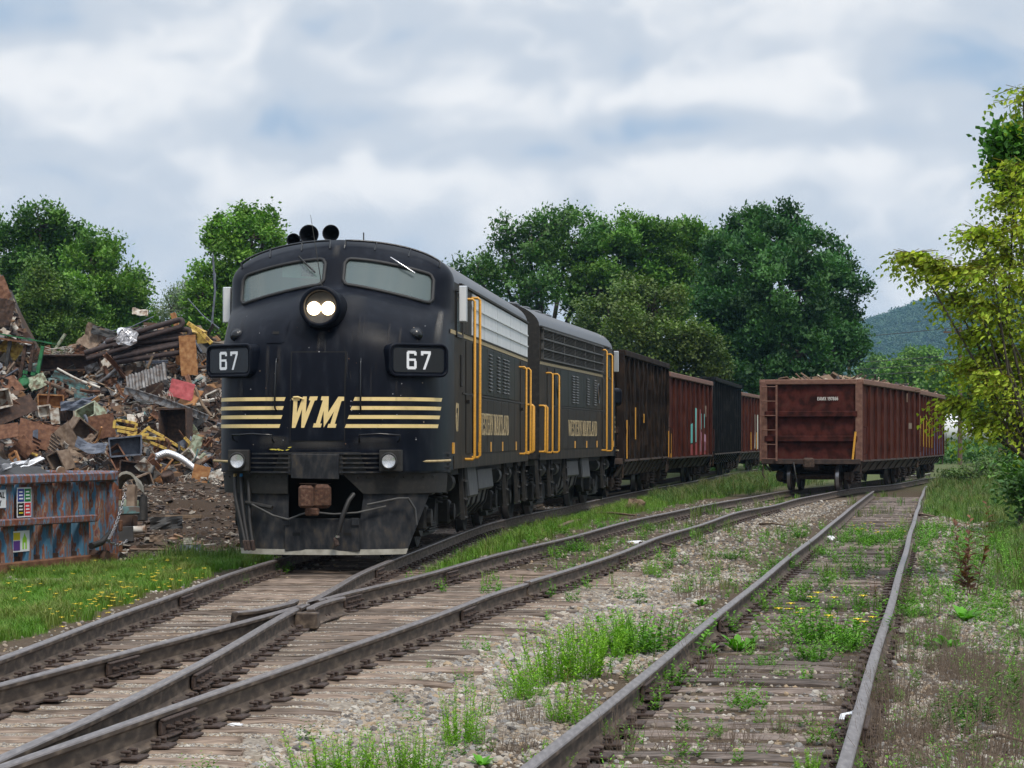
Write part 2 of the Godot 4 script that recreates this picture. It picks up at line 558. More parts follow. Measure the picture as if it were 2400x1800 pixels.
	# plants
	for v in [["leaf_oak", 0.08, 0.175, 0.044], ["leaf_maple", 0.135, 0.255, 0.04], ["leaf_olive", 0.125, 0.185, 0.05], ["leaf_dark", 0.048, 0.125, 0.036], ["leaf_yellow", 0.36, 0.43, 0.04], ["leaf_willow", 0.2, 0.25, 0.14], ["leaf_hill", 0.045, 0.1, 0.045]]:
		leafy(v[0], Color(v[1], v[2], v[3]))
	leafy("grass_blade", Color(1, 1, 1))
	leafy("weed_leaf", Color(1, 1, 1))
	worn("bark", [[0.0, C.call(0.02, 0.016, 0.012)], [0.5, C.call(0.06, 0.05, 0.04)], [1.0, C.call(0.12, 0.1, 0.085)]], Vector3(1.5, 0.5, 1.5), 0.95, 0.0, 0.3, 0.02, 70)
	var s := plain("stone", Color(1, 1, 1), 0.9)
	s.vertex_color_use_as_albedo = true
	var any := plain("any_colour", Color(1, 1, 1), 0.75)
	any.vertex_color_use_as_albedo = true
	var gm := plain("grime_and_highlight", Color(1, 1, 1), 0.8)
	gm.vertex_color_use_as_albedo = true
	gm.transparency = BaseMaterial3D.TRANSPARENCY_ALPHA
	plain("petal", Color(0.75, 0.55, 0.02), 0.6)
	plain("dry_stem", Color(0.15, 0.112, 0.082), 0.9)
	plain("pole_wood", Color(0.1, 0.07, 0.05), 0.9)
	plain("wire", Color(0.03, 0.03, 0.03), 0.6)


func leafy(called: String, c: Color) -> void:
	var m := plain(called, c, 0.55)
	m.vertex_color_use_as_albedo = true
	m.backlight_enabled = true
	m.backlight = Color(0.6, 0.72, 0.22)
	m.metallic_specular = 0.35


# ---------------------------------------------------------------- sky

var sky_noise := FastNoiseLite.new()
var sky_fine := FastNoiseLite.new()
const PUFFS := [[1750, 318, 430, 48, -0.42], [1450, 350, 300, 30, -0.22], [2300, 120, 260, 170, -0.45], [2340, 420, 130, 170, -0.3], [880, 330, 170, 60, -0.3], [330, 560, 140, 90, -0.2], [1000, 95, 220, 40, -0.14], [120, 90, 260, 70, -0.28], [1950, 610, 170, 60, -0.2], [1500, 160, 300, 40, -0.12],
	[500, 110, 300, 90, 0.24], [930, 425, 170, 60, 0.3], [1130, 485, 100, 50, 0.32], [150, 330, 350, 120, 0.14], [1650, 240, 300, 60, 0.2], [1980, 400, 210, 45, 0.2], [2080, 700, 110, 60, 0.25], [650, 440, 260, 80, 0.2], [900, 245, 300, 50, 0.15], [1300, 430, 300, 60, 0.12], [40, 190, 120, 80, 0.2]]


func sky_at(az: float, el: float) -> Color:
	var c := cos(el)
	var d := Vector3(sin(az) * c, sin(el), -cos(az) * c)
	var q := Vector3(d.x * 3.0, d.y * 5.0, d.z * 3.0)
	var w1 := sky_noise.get_noise_3d(q.x * 60.0, q.y * 60.0, q.z * 60.0)
	var w2 := sky_noise.get_noise_3d(q.x * 60.0 + 300.0, q.y * 60.0, q.z * 60.0)
	var n := sky_noise.get_noise_3d(q.x * 24.0 + w1 * 8.0, q.y * 24.0 + w2 * 8.0, q.z * 24.0 + 90.0)
	var f := sky_fine.get_noise_3d(q.x * 140.0 + w1 * 30.0, q.y * 140.0 + w2 * 30.0, q.z * 140.0)
	var puff := 0.5 - absf(sky_fine.get_noise_3d(q.x * 70.0 + w2 * 22.0, q.y * 70.0 + 500.0, q.z * 70.0 + w1 * 22.0)) * 1.7
	var v := 0.5 + n * 0.5 + f * 0.26 + puff * 0.42
	if absf(az) < 0.6 and el < 0.5:
		var px := HX + az * F + w1 * 170.0 + f * 40.0
		var py := HY - el * F + w2 * 70.0 + f * 25.0
		for b in PUFFS:
			var e: float = pow((px - b[0]) / b[2], 2) + pow((py - b[1]) / b[3], 2)
			if e < 6.0:
				v += b[4] * exp(-e)
	v = smoothstep(-0.12, 1.1, v)
	var blue := Color(0.31, 0.44, 0.61)
	var grey := Color(0.555, 0.612, 0.69)
	var white := Color(0.87, 0.875, 0.885)
	var o: Color = blue.lerp(grey, smoothstep(0.0, 0.5, v)) if v < 0.5 else grey.lerp(white, smoothstep(0.5, 1.0, v))
	var low := exp(-maxf(el, 0.0) * 9.0)
	o = o.lerp(Color(0.66, 0.7, 0.76), low * 0.35)
	return o * (1.0 + 1.1 * smoothstep(0.2, 1.2, el))


func make_sky() -> void:
	sky_noise.noise_type = FastNoiseLite.TYPE_SIMPLEX_SMOOTH
	sky_noise.seed = 12
	sky_noise.frequency = 0.03
	sky_noise.fractal_octaves = 4
	sky_fine.noise_type = FastNoiseLite.TYPE_SIMPLEX_SMOOTH
	sky_fine.seed = 31
	sky_fine.frequency = 0.03
	sky_fine.fractal_octaves = 5
	var im := Image.create(512, 256, false, Image.FORMAT_RGBF)
	for y in 256:
		var el := PI * (0.5 - (y + 0.5) / 256.0)
		for x in 512:
			var az := TAU * fposmod((x + 0.5) / 512.0 + 0.5, 1.0) - PI
			im.set_pixel(x, y, sky_at(az, maxf(el, 0.0)) if el > -0.05 else Color(0.2, 0.2, 0.18))
	im.resize(4096, 2048, Image.INTERPOLATE_CUBIC)
	# the same sky again at full detail towards the front, which is at the picture's two ends
	for y in range(840, 1060):
		var el := PI * (0.5 - (y + 0.5) / 2048.0)
		for k in range(-220, 220):
			var az := TAU * (k + 0.5) / 4096.0
			var x := posmod(k, 4096)
			var edge := minf((220.0 - absf(k + 0.5)) / 60.0, (y - 840) / 60.0)
			im.set_pixel(x, y, im.get_pixel(x, y).lerp(sky_at(az, maxf(el, 0.0)), clampf(edge, 0.0, 1.0)))
	var pan := PanoramaSkyMaterial.new()
	pan.panorama = ImageTexture.create_from_image(im)
	var sky := Sky.new()
	sky.sky_material = pan
	var e := Environment.new()
	e.background_mode = Environment.BG_SKY
	e.sky = sky
	e.background_energy_multiplier = 1.0
	e.tonemap_mode = Environment.TONE_MAPPER_LINEAR
	e.tonemap_exposure = 1.12
	e.fog_enabled = true
	e.fog_density = 0.00011
	e.fog_light_color = Color(0.62, 0.8, 0.95)
	e.sdfgi_enabled = true
	e.ssao_enabled = true
	e.ssil_enabled = true
	var w := WorldEnvironment.new()
	w.name = "world"
	w.environment = e
	add_child(w)
# ---------------------------------------------------------------- ground

const CA := [Vector2(8, -3.62), Vector2(12.3, -3.29), Vector2(14.5, -3.11), Vector2(18, -2.93), Vector2(22, -2.81), Vector2(24.2, -2.71), Vector2(26, -2.64), Vector2(29, -2.54), Vector2(32, -2.35), Vector2(36, -2.04), Vector2(41, -1.65), Vector2(46, -1.2), Vector2(52, -0.4), Vector2(57, 0.42), Vector2(64, 1.45), Vector2(76.4, 3.4), Vector2(91.8, 6.0), Vector2(108.6, 8.65), Vector2(126, 11.6), Vector2(150, 15.9)]
const CB := [Vector2(8, -3.98), Vector2(10, -3.6), Vector2(12.3, -3.17), Vector2(15, -2.7), Vector2(18, -2.17), Vector2(21.5, -1.55), Vector2(23.5, -1.23), Vector2(25.4, -0.93), Vector2(29, -0.22), Vector2(33, 0.48), Vector2(39.7, 1.62), Vector2(49.8, 3.5), Vector2(60.3, 5.72), Vector2(66, 7.0), Vector2(74, 8.95), Vector2(88, 13.0), Vector2(101, 16.6), Vector2(120, 22.0)]
const CC := [Vector2(7, -0.01), Vector2(20.5, 2.31), Vector2(41, 5.84), Vector2(61.5, 9.37), Vector2(74, 11.55)]
var patch := FastNoiseLite.new()
var lumps := FastNoiseLite.new()


func cen(track: Array, d: float) -> float:
	return along(track, d)


func heading(track: Array, d: float) -> float:
	return cen(track, d + 0.25) * 2.0 - cen(track, d - 0.25) * 2.0


# how much of each cover lies at a place: x gravel, y grass, z dark dirt
func cover(x: float, d: float) -> Vector3:
	var a := cen(CA, d)
	var b := cen(CB, d)
	var c := cen(CC, d)
	var n := patch.get_noise_2d(x * 22.0, d * 14.0)
	var gravel := 0.0
	var grass := 0.0
	var dirt := 0.0
	if x < a - 1.2:
		# verge on the far left: turf near the rail, grey gravel beside the dumpster, churned dirt behind
		var edge := a - 1.55
		if d < 39.0 - (a - x) * 0.55 + n * 1.2:
			grass = smoothstep(0.0, 0.4, edge - x + n * 0.3)
			if d < 27.0 + n * 3.0 and x < a - 2.9 + n * 1.2:
				grass *= 0.25
				gravel = 0.8
			if d > 30.0 + n * 2.0 and x < a - 3.0:
				grass *= smoothstep(0.35, -0.2, n + (a - 3.0 - x) * 0.2)
				gravel = 0.6
		else:
			dirt = 1.0
			if d < 70.0 and x > a - 2.4:
				grass = smoothstep(0.1, 0.5, n + 0.25) * 0.6
	elif x < a + 1.2:
		gravel = 0.85 if d < 29.0 else 0.15
		dirt = 0.45
	elif x < b - 0.85:
		# between the train and the middle track
		if d < 30.0:
			gravel = 0.75
		else:
			var t := (x - a - 1.3) / maxf(b - 0.9 - a - 1.3, 0.3)
			grass = smoothstep(0.55, 0.2, t + n * 0.35) * smoothstep(30.0, 35.0, d)
			gravel = 0.25 * smoothstep(0.4, 0.8, t)
			dirt = 0.75
	elif x < b + (1.35 if d < 27.0 else 0.9):
		gravel = 0.85 if d < 27.0 else 0.18
		dirt = 0.2 if d < 27.0 else 0.8
		if d > 27.0:
			grass = smoothstep(0.1, 0.5, n) * 0.3
	elif x < c - 0.9:
		var t := (x - b - 0.9) / maxf(c - 0.9 - b - 0.9, 0.2)
		gravel = smoothstep(1.05, 0.55, t + n * 0.35)
		dirt = smoothstep(0.5, 0.9, t + n * 0.4)
		if d > 33.0:
			gravel *= 0.4 + 0.4 * n
			dirt = 0.6
		grass = smoothstep(0.35, 0.6, n) * 0.1
	elif x < c + 0.9:
		gravel = 0.1 + 0.1 * n
		dirt = 0.9
		grass = smoothstep(0.3, 0.55, n) * 0.12
	else:
		var t := x - c - 0.9
		gravel = (0.42 + 0.45 * n) * smoothstep(2.6, 1.0, t)
		dirt = 0.75
		grass = smoothstep(1.1, 2.6, t + n * 0.9) * smoothstep(12.5, 17.0, d + n * 3.0)
		if d > 52.0:
			grass = maxf(grass, smoothstep(-0.2, 0.3, n))
	return Vector3(clampf(gravel, 0, 1), clampf(grass, 0, 1), clampf(dirt, 0, 1))


func ground_y(x: float, d: float) -> float:
	if d > 130.0 or d < 6.0:
		return -0.08
	var y := -0.075 + lumps.get_noise_2d(x * 30.0, d * 30.0) * 0.035
	var a := cen(CA, d)
	var b := cen(CB, d)
	var c := cen(CC, d)
	for q in [a, b, c]:
		var near: float = absf(x - q)
		if near < 1.9:
			y = lerpf(y, -0.06 if q != c else (-0.03 if near < 0.8 else 0.006), smoothstep(1.9, 1.3, near))
	if x > a - 1.2 and x < b + 1.7 and d < 75.0:
		y = lerpf(-0.023 + lumps.get_noise_2d(x * 60.0, d * 60.0) * 0.008, y, smoothstep(1.15, 1.7, x - b) if x > b else smoothstep(0.7, 1.2, a - x))
	if x < a - 1.8 and d < 150.0:
		# the churned ground by the heap rises into a low bank
		var t := smoothstep(1.8, 4.5, a - x) * smoothstep(42.0, 60.0, d)
		y += t * (0.25 + lumps.get_noise_2d(x * 12.0 + 50.0, d * 12.0) * 0.35)
	if x > c + 2.2:
		y += smoothstep(2.2, 4.5, x - c) * 0.2
	return y


func make_ground() -> void:
	patch.noise_type = FastNoiseLite.TYPE_SIMPLEX_SMOOTH
	patch.seed = 5
	patch.frequency = 0.03
	patch.fractal_octaves = 4
	lumps.noise_type = FastNoiseLite.TYPE_SIMPLEX_SMOOTH
	lumps.seed = 9
	lumps.frequency = 0.03
	lumps.fractal_octaves = 4
	var m := StandardMaterial3D.new()
	m.resource_name = "ground"
	m.vertex_color_use_as_albedo = true
	m.albedo_texture = noise_tex(FastNoiseLite.TYPE_SIMPLEX_SMOOTH, 0.03, 90, 6, ramp_of([[0.0, Color(0.3, 0.28, 0.26)], [0.45, Color(0.62, 0.6, 0.57)], [1.0, Color(1, 1, 1)]]), 1024)
	m.uv1_triplanar = true
	m.uv1_world_triplanar = true
	m.uv1_scale = Vector3.ONE * 0.7
	m.roughness = 0.95
	m.metallic_specular = 0.25
	var peb := FastNoiseLite.new()
	peb.noise_type = FastNoiseLite.TYPE_CELLULAR
	peb.frequency = 0.06
	peb.cellular_return_type = FastNoiseLite.RETURN_DISTANCE2_SUB
	var pt := NoiseTexture2D.new()
	pt.width = 512
	pt.height = 512
	pt.seamless = true
	pt.noise = peb
	m.heightmap_enabled = true
	m.heightmap_texture = pt
	m.heightmap_scale = 1.2
	M["ground"] = m
	var ds := []
	var d := 5.0
	while d < 4500.0:
		ds.append(d)
		d *= 1.006 if d < 60.0 else (1.02 if d < 200.0 else 1.25)
	var ts := []
	for i in 121:
		ts.append(-0.32 + 0.64 * i / 120.0)
	var left := [-1.6, -0.9, -0.55, -0.4]
	var cols: Array = left + ts + [0.4, 0.55, 0.9, 1.6]
	var st := SurfaceTool.new()
	st.begin(Mesh.PRIMITIVE_TRIANGLES)
	for dd in ds:
		for t in cols:
			var x: float = t * dd
			if dd < 8.0:
				x = t * 8.0
			var w := cover(x, dd)
			var g := Color(0.22, 0.19, 0.155)
			var k := Color(0.085, 0.065, 0.048)
			if x < cen(CA, dd) - 2.0:
				k = Color(0.052, 0.036, 0.026)
			var c := k.lerp(g, clampf(w.x - w.z * 0.25, 0.0, 1.0))
			if dd < 30.0 and x > cen(CA, dd) - 1.1 and x < cen(CB, dd) + 1.4:
				c = Color(0.24, 0.215, 0.185)
			c = c.lerp(Color(0.09, 0.13, 0.035), w.y * 0.85)
			if dd > 75.0:
				c = c.lerp(Color(0.09, 0.12, 0.045), smoothstep(75.0, 110.0, dd) * 0.8)
			st.set_color(c * 1.55)
			st.add_vertex(Vector3(x, ground_y(x, dd), -dd))
	var nx := cols.size()
	for i in ds.size() - 1:
		for j in nx - 1:
			var a := i * nx + j
			for q in [a, a + nx, a + 1, a + 1, a + nx, a + nx + 1]:
				st.add_index(q)
	st.generate_normals()
	solo("ground", st.commit(), m, "gravel, dirt and grass ground of the rail yard", "", Transform3D(), "", "structure")


# ---------------------------------------------------------------- tracks

# rail section: (across, up) from the foot to the crown
const RAIL_SIDE := [Vector2(-0.07, 0.0), Vector2(-0.072, 0.012), Vector2(-0.022, 0.03), Vector2(-0.01, 0.045), Vector2(-0.009, 0.125), Vector2(-0.02, 0.138), Vector2(-0.037, 0.146), Vector2(-0.038, 0.168)]
const RAIL_TOP := [Vector2(-0.038, 0.168), Vector2(-0.034, 0.176), Vector2(-0.022, 0.18), Vector2(0.022, 0.18), Vector2(0.034, 0.176), Vector2(0.038, 0.168)]


func rail_line(track: Array, side: float, d0: float, d1: float, wob := 0.0) -> Array:
	var p := []
	var d := d0
	while d < d1 + 0.001:
		var s := heading(track, d)
		var off := side * 0.752 * sqrt(1.0 + s * s)
		var y := 0.0
		if wob > 0.0:
			off += sin(d * 0.55 + side) * wob + sin(d * 0.21 + 2.0 * side) * wob
			y = (sin(d * 0.47 + side * 2.0) + sin(d * 0.27)) * wob * 0.5
		p.append(Vector3(cen(track, d) + off, y, -d))
		d += 0.5
	return p


func swept(line: Array, prof: Array) -> ArrayMesh:
	var m := MB.new()
	var rows := []
	for i in line.size():
		var t: Vector3 = (line[mini(i + 1, line.size() - 1)] - line[maxi(i - 1, 0)]).normalized()
		var r := t.cross(Vector3.UP).normalized()
		var ring := []
		for v in prof:
			ring.append(line[i] + r * v.x + Vector3.UP * v.y)
		rows.append(ring)
	for j in prof.size() - 1:
		m.soft(j + 1)
		var strip := []
		for r in rows:
			strip.append([r[j], r[j + 1]])
		m.grid(strip, false, true)
	m.flat()
	m.face(rows[0], rows[0][0] - rows[1][0])
	m.face(rows[-1], rows[-1][0] - rows[-2][0])
	return m.done()


func rail(parent: Node3D, line: Array) -> void:
	var prof := []
	for v in RAIL_SIDE:
		prof.append(v)
	for i in range(RAIL_SIDE.size() - 1, -1, -1):
		prof.append(Vector2(-RAIL_SIDE[i].x, RAIL_SIDE[i].y))
	var r := part("rail", swept(line, prof), M.rail_brown, parent)
	part("running_surface", swept(line, RAIL_TOP), M.rail_crown, r)


var tie_places := []   # (depth, left end, right end) of the near timbers


func tie_mesh(length: float, k: int) -> ArrayMesh:
	# a split, weathered timber: its top and edges wander, with lengthwise cracks
	var r := dice(300 + k * 7 + int(length * 10))
	var m := MB.new()
	var n := maxi(8, int(length * 4.0))
	var cuts := [-0.115, -0.075, -0.07, -0.02, 0.035, 0.04, 0.08, 0.115]
	var crack := [0.0, 0.0, -0.012, 0.0, 0.0, -0.009, 0.0, 0.0]
	var rows := []
	var shift := r.randf_range(-0.02, 0.02)
	for i in n + 1:
		var x := -length * 0.5 + length * i / n
		var row := []
		var worn_down := r.randf_range(-0.012, 0.006)
		if i == 0 or i == n:
			worn_down -= r.randf_range(0.0, 0.025)
		row.append(Vector3(x, -0.17, 0.115))
		for j in range(cuts.size() - 1, -1, -1):
			var z: float = cuts[j] + (shift if j > 0 and j < 7 else 0.0) + r.randf_range(-0.006, 0.006)
			var y: float = worn_down + crack[j] * r.randf_range(0.2, 1.3) + r.randf_range(-0.004, 0.004)
			if j == 0 or j == 7:
				y -= 0.012 + r.randf() * 0.01
			row.append(Vector3(x + (r.randf_range(-0.02, 0.02) if i == 0 or i == n else 0.0), y, z))
		row.append(Vector3(x, -0.17, -0.115))
		rows.append(row)
	m.grid(rows, false, true)
	m.face(rows[0], Vector3.LEFT)
	m.face(rows[n], Vector3.RIGHT)
	return m.done()


func make_tracks() -> void:
	# the two tracks that part at the frog share long switch timbers
	var ta := thing("railway_track", "curving railway track under the black locomotives, with worn brown timbers", "railway track", Vector3.ZERO, 0, "yard tracks", "structure")
	var tb := thing("railway_track", "middle railway track that branches off at the frog towards the loaded red car", "railway track", Vector3.ZERO, 0, "yard tracks", "structure")
	var tc := thing("railway_track", "straight overgrown railway track on the right with weeds between its rails", "railway track", Vector3.ZERO, 0, "yard tracks", "structure")
	var frog_d := 23.95
	rail(ta, rail_line(CA, -1, 9.5, 128.0))
	rail(ta, rail_line(CA, 1, 9.5, frog_d - 0.75))
	rail(ta, rail_line(CA, 1, frog_d + 0.45, 128.0))
	rail(tb, rail_line(CB, -1, 14.2, frog_d - 0.75))
	rail(tb, rail_line(CB, -1, frog_d + 0.45, 112.0, 0.015))
	rail(tb, rail_line(CB, 1, 9.5, 27.0))
	rail(tb, rail_line(CB, 1, 27.0, 112.0, 0.022))
	rail(tc, rail_line(CC, -1, 8.5, 74.0, 0.005))
	rail(tc, rail_line(CC, 1, 8.5, 82.0, 0.006))
	make_frog(tb, frog_d)
	var r := dice(4)
	var shapes := {}
	for k in 6:
		shapes[k] = tie_mesh(2.6, k)
	var d := 9.6
	var i := 0
	while d < 33.0:
		var a := cen(CA, d)
		var b := cen(CB, d)
		var l := a - 1.25 - r.randf_range(0, 0.12)
		var rr := b + 1.3 + r.randf_range(0.0, 0.22)
		if r.randf() < 0.2:
			rr += 0.25
		var key := "s%d_%d" % [int((rr - l) * 3.0), i % 3]
		if not shapes.has(key):
			shapes[key] = tie_mesh(rr - l, i % 3)
		tie_places.append([d, l, rr])
		if d < 26.5:
			part("tie", shapes[key], M["tie_wood_%d" % (r.randi() % 4)], ta, Transform3D(turned(r.randf_range(-0.4, 0.4), r.randf_range(-1.2, 1.2), 0), Vector3((l + rr) * 0.5, r.randf_range(-0.008, 0.0), -d)))
		else:
			part("tie", shapes[i % 6], M["tie_wood_%d" % (r.randi() % 4)], ta, Transform3D(turned(0, -4.0 + r.randf_range(-1.5, 1.5), 0), Vector3(a + r.randf_range(-0.05, 0.05), r.randf_range(-0.01, 0.0), -d)))
			part("tie", shapes[(i + 2) % 6], M["tie_wood_%d" % (r.randi() % 4)], tb, Transform3D(turned(0, -9.0 + r.randf_range(-1.5, 1.5), 0), Vector3(b + r.randf_range(-0.05, 0.05), r.randf_range(-0.014, -0.002), -d)))
		d += 0.5 + r.randf_range(-0.03, 0.03)
		i += 1
	while d < 72.0:
		if d < 52.0:
			part("tie", shapes[i % 6], M["old_tie_%d" % (r.randi() % 4)], ta, Transform3D(turned(0, -5.0, 0), Vector3(cen(CA, d), -0.01, -d)))
		part("tie", shapes[(i + 1) % 6], M["old_tie_%d" % (r.randi() % 4)], tb, Transform3D(turned(0, -11.0 + r.randf_range(-2, 2), 0), Vector3(cen(CB, d) + r.randf_range(-0.08, 0.08), r.randf_range(-0.035, -0.015), -d)))
		d += 0.53 + r.randf_range(-0.04, 0.04)
		i += 1
	d = 8.8
	while d < 74.0:
		part("tie", shapes[r.randi() % 6], M["old_tie_%d" % (r.randi() % 4)], tc, Transform3D(turned(r.randf_range(-1, 1), -9.7 + r.randf_range(-2.2, 2.2), r.randf_range(-0.4, 0.4)), Vector3(cen(CC, d) + r.randf_range(-0.1, 0.1), r.randf_range(-0.025, 0.004), -d)))
		d += 0.52 + r.randf_range(-0.05, 0.05)
	plates_and_bars(ta, tb, tc)


func make_frog(tb: Node3D, fd: float) -> void:
	# the crossing: a cast body with two wing rails that flare and a point between them
	var a := cen(CA, fd) + 0.757
	var sa := heading(CA, fd)
	var sb := heading(CB, fd)
	var m := MB.new()
	var dir := Vector3((sa + sb) * 0.5, 0, -1).normalized()
	var side := dir.cross(Vector3.UP).normalized()
	var c := Vector3(a, 0, -fd)
	# cast filler between the running rails
	m.prism(PackedVector2Array([Vector2(-0.17, -0.95), Vector2(0.13, -0.95), Vector2(0.12, 0.1), Vector2(0.15, 0.75), Vector2(-0.13, 0.75), Vector2(-0.11, 0.1)]), c + Vector3.UP * 0.118, side, dir, -0.11)
	part("frog_casting", m.done(), M.rail_brown, tb)
	var prof := []
	for v in RAIL_SIDE:
		prof.append(v)
	for i in range(RAIL_SIDE.size() - 1, -1, -1):
		prof.append(Vector2(-RAIL_SIDE[i].x, RAIL_SIDE[i].y))
	# wing rails
	var wl := [c + side * -0.42 + dir * -1.45, c + side * -0.3 + dir * -1.2, c + side * -0.22 + dir * -0.7, c + side * -0.17 + dir * -0.1, c + side * -0.2 + dir * 0.35]
	var wr := [c + side * 0.2 + dir * -1.0, c + side * 0.15 + dir * -0.75, c + side * 0.13 + dir * -0.2, c + side * 0.16 + dir * 0.4, c + side * 0.2 + dir * 0.75]
	for w in [wl, wr]:
		var o := part("wing_rail", swept(w, prof), M.rail_brown, tb)
		part("running_surface", swept(w, RAIL_TOP), M.rail_crown, o)
	# point
	var p := MB.new()
	p.prism(PackedVector2Array([Vector2(0.0, -0.25), Vector2(0.06, 0.5), Vector2(-0.06, 0.5)]), c + Vector3.UP * 0.178, side, dir, -0.07)
	part("frog_point", p.done(), M.rail_crown, tb)
	for s in [-1.0, 1.0]:
		var legs := [c + dir * 0.42 + side * s * 0.035, c + dir * 0.6 + side * s * 0.05]
		legs[1] = Vector3(cen(CA, fd + 0.55) + 0.757, 0, -fd - 0.55) if s < 0 else Vector3(cen(CB, fd + 0.55) - 0.766, 0, -fd - 0.55)
		legs[0] = legs[0].lerp(c, 0.4)
		var o := part("rail", swept(legs, prof), M.rail_brown, tb)
		part("running_surface", swept(legs, RAIL_TOP), M.rail_crown, o)
	for q in [[CA, 1.0], [CB, -1.0]]:
		var l := rail_line(q[0], q[1], fd - 0.8, fd - 0.3)
		var o := part("rail", swept(l, prof), M.rail_brown, tb)
		part("running_surface", swept(l, RAIL_TOP), M.rail_crown, o)
	# end block of the right wing
	part("heel_block", one_box(c + side * 0.17 + dir * -1.05 + Vector3.UP * 0.075, Vector3(0.22, 0.15, 0.16), Basis(side, Vector3.UP, -dir), 0.012), M.rail_brown, tb)


func plates_and_bars(ta: Node3D, tb: Node3D, tc: Node3D) -> void:
	# tie plates and spikes by hundreds, joint bars one by one
	var plate := MB.new()
	plate.box(Vector3(0, 0.009, 0), Vector3(0.34, 0.018, 0.2), Basis(), 0.005)
	for q in [[-0.1, 0.06], [0.1, -0.06], [-0.1, -0.05], [0.1, 0.05]]:
		plate.box(Vector3(q[0], 0.03, q[1]), Vector3(0.028, 0.03, 0.028), Basis(), 0.006)
		plate.box(Vector3(q[0] - signf(q[0]) * 0.014, 0.045, q[1]), Vector3(0.055, 0.016, 0.04), Basis(), 0.006)
	var pm := plate.done()
	var r := dice(8)
	for q in [[ta, CA, 9.6, 48.0], [tb, CB, 9.6, 60.0], [tc, CC, 9.0, 40.0]]:
		var places := []
		for s in [-1.0, 1.0]:
			var d: float = q[2]
			while d < q[3]:
				if not (q[0] == tb and s < 0 and d < 14.3):
					var h := heading(q[1], d)
					places.append(Transform3D(Basis(Vector3.UP, -atan(h) + r.randf_range(-0.05, 0.05)), Vector3(cen(q[1], d) + s * 0.757, 0.0, -d + r.randf_range(-0.02, 0.02))))
				d += 0.5 if q[0] != tc else 0.52
		many("tie_plates", pm, M.plate_rust, places, [], q[0])
	var bar := MB.new()
	for s in [-1.0, 1.0]:
		bar.box(Vector3(s * 0.032, 0.085, 0), Vector3(0.026, 0.085, 0.66), Basis(), 0.006)
		bar.box(Vector3(s * 0.045, 0.13, 0), Vector3(0.03, 0.018, 0.66), Basis(), 0.006)
		bar.box(Vector3(s * 0.055, 0.037, 0), Vector3(0.06, 0.016, 0.66), Basis(), 0.006)
		for i in 4:
			bar.lathe([Vector2(0.0, 0.0), Vector2(0.019, 0.0), Vector2(0.019, 0.03), Vector2(0.0, 0.03)], 6, disc_xf(Vector3(s * 0.044, 0.085, -0.24 + i * 0.16), Vector3(s, 0, 0)), false)
			bar.lathe([Vector2(0.011, 0.03), Vector2(0.011, 0.055), Vector2(0.0, 0.055)], 6, disc_xf(Vector3(s * 0.044, 0.085, -0.24 + i * 0.16), Vector3(s, 0, 0)), false)
	var bm := bar.done()
	for q in [[ta, CA, -1.0, 25.6], [tb, CB, -1.0, 18.2], [ta, CA, 1.0, 17.3], [tb, CB, 1.0, 14.6], [tb, CB, -1.0, 25.5], [tb, CB, 1.0, 23.6], [tb, CB, -1.0, 30.2], [ta, CA, 1.0, 30.8], [ta, CA, -1.0, 13.0], [tb, CB, 1.0, 34.5], [tb, CB, -1.0, 41.0], [tc, CC, -1.0, 22.4], [tc, CC, -1.0, 16.6], [tc, CC, 1.0, 26.0], [tc, CC, 1.0, 14.2]]:
		var h := heading(q[1], q[3])
		part("joint_bar", bm, M.plate_rust, q[0], Transform3D(Basis(Vector3.UP, -atan(h)), Vector3(cen(q[1], q[3]) + q[2] * 0.752 * sqrt(1 + h * h), 0.0, -q[3])))
# ---------------------------------------------------------------- locomotives

const NOSE := [Vector2(0.9, 0.02), Vector2(1.5, 0.0), Vector2(2.1, 0.02), Vector2(2.6, 0.085), Vector2(2.9, 0.17), Vector2(3.15, 0.32), Vector2(3.35, 0.53), Vector2(3.5, 0.78), Vector2(3.57, 0.98), Vector2(3.63, 1.08), Vector2(3.98, 1.3), Vector2(4.08, 1.38), Vector2(4.2, 1.52), Vector2(4.3, 1.72), Vector2(4.42, 1.92), Vector2(4.6, 1.96)]
const HALF := 1.53
const DEEP := 2.0
const LONG := 14.3


func half_at(h: float) -> float:
	if h <= 3.72:
		return HALF
	var t := clampf((h - 3.72) / 0.56, 0.0, 1.0)
	return HALF * pow(maxf(1.0 - t * t, 0.0), 1.0 / 2.3)


func nose_s(u: float, h: float) -> float:
	var q := clampf(absf(u) / maxf(half_at(h), 0.001), 0.0, 1.0)
	var he := h + 0.25 * pow(absf(u) / 1.3, 1.35) * smoothstep(2.8, 3.4, h)
	var zf := minf(along(NOSE, minf(he, 4.6)), DEEP - 0.03)
	var n := lerpf(3.5, 2.6, smoothstep(2.5, 3.35, h))
	return DEEP - (DEEP - zf) * pow(maxf(1.0 - pow(q, n), 0.0), 1.0 / n)


func nose_p(u: float, h: float, off := 0.0) -> Vector3:
	var p := Vector3(u, h, -nose_s(u, h))
	if off != 0.0:
		var e := 0.02
		var a := Vector3(u + e, h, -nose_s(u + e, h)) - Vector3(u - e, h, -nose_s(u - e, h))
		var b := Vector3(u, h + e, -nose_s(u, h + e)) - Vector3(u, h - e, -nose_s(u, h - e))
		p += a.cross(b).normalized() * off
	return p


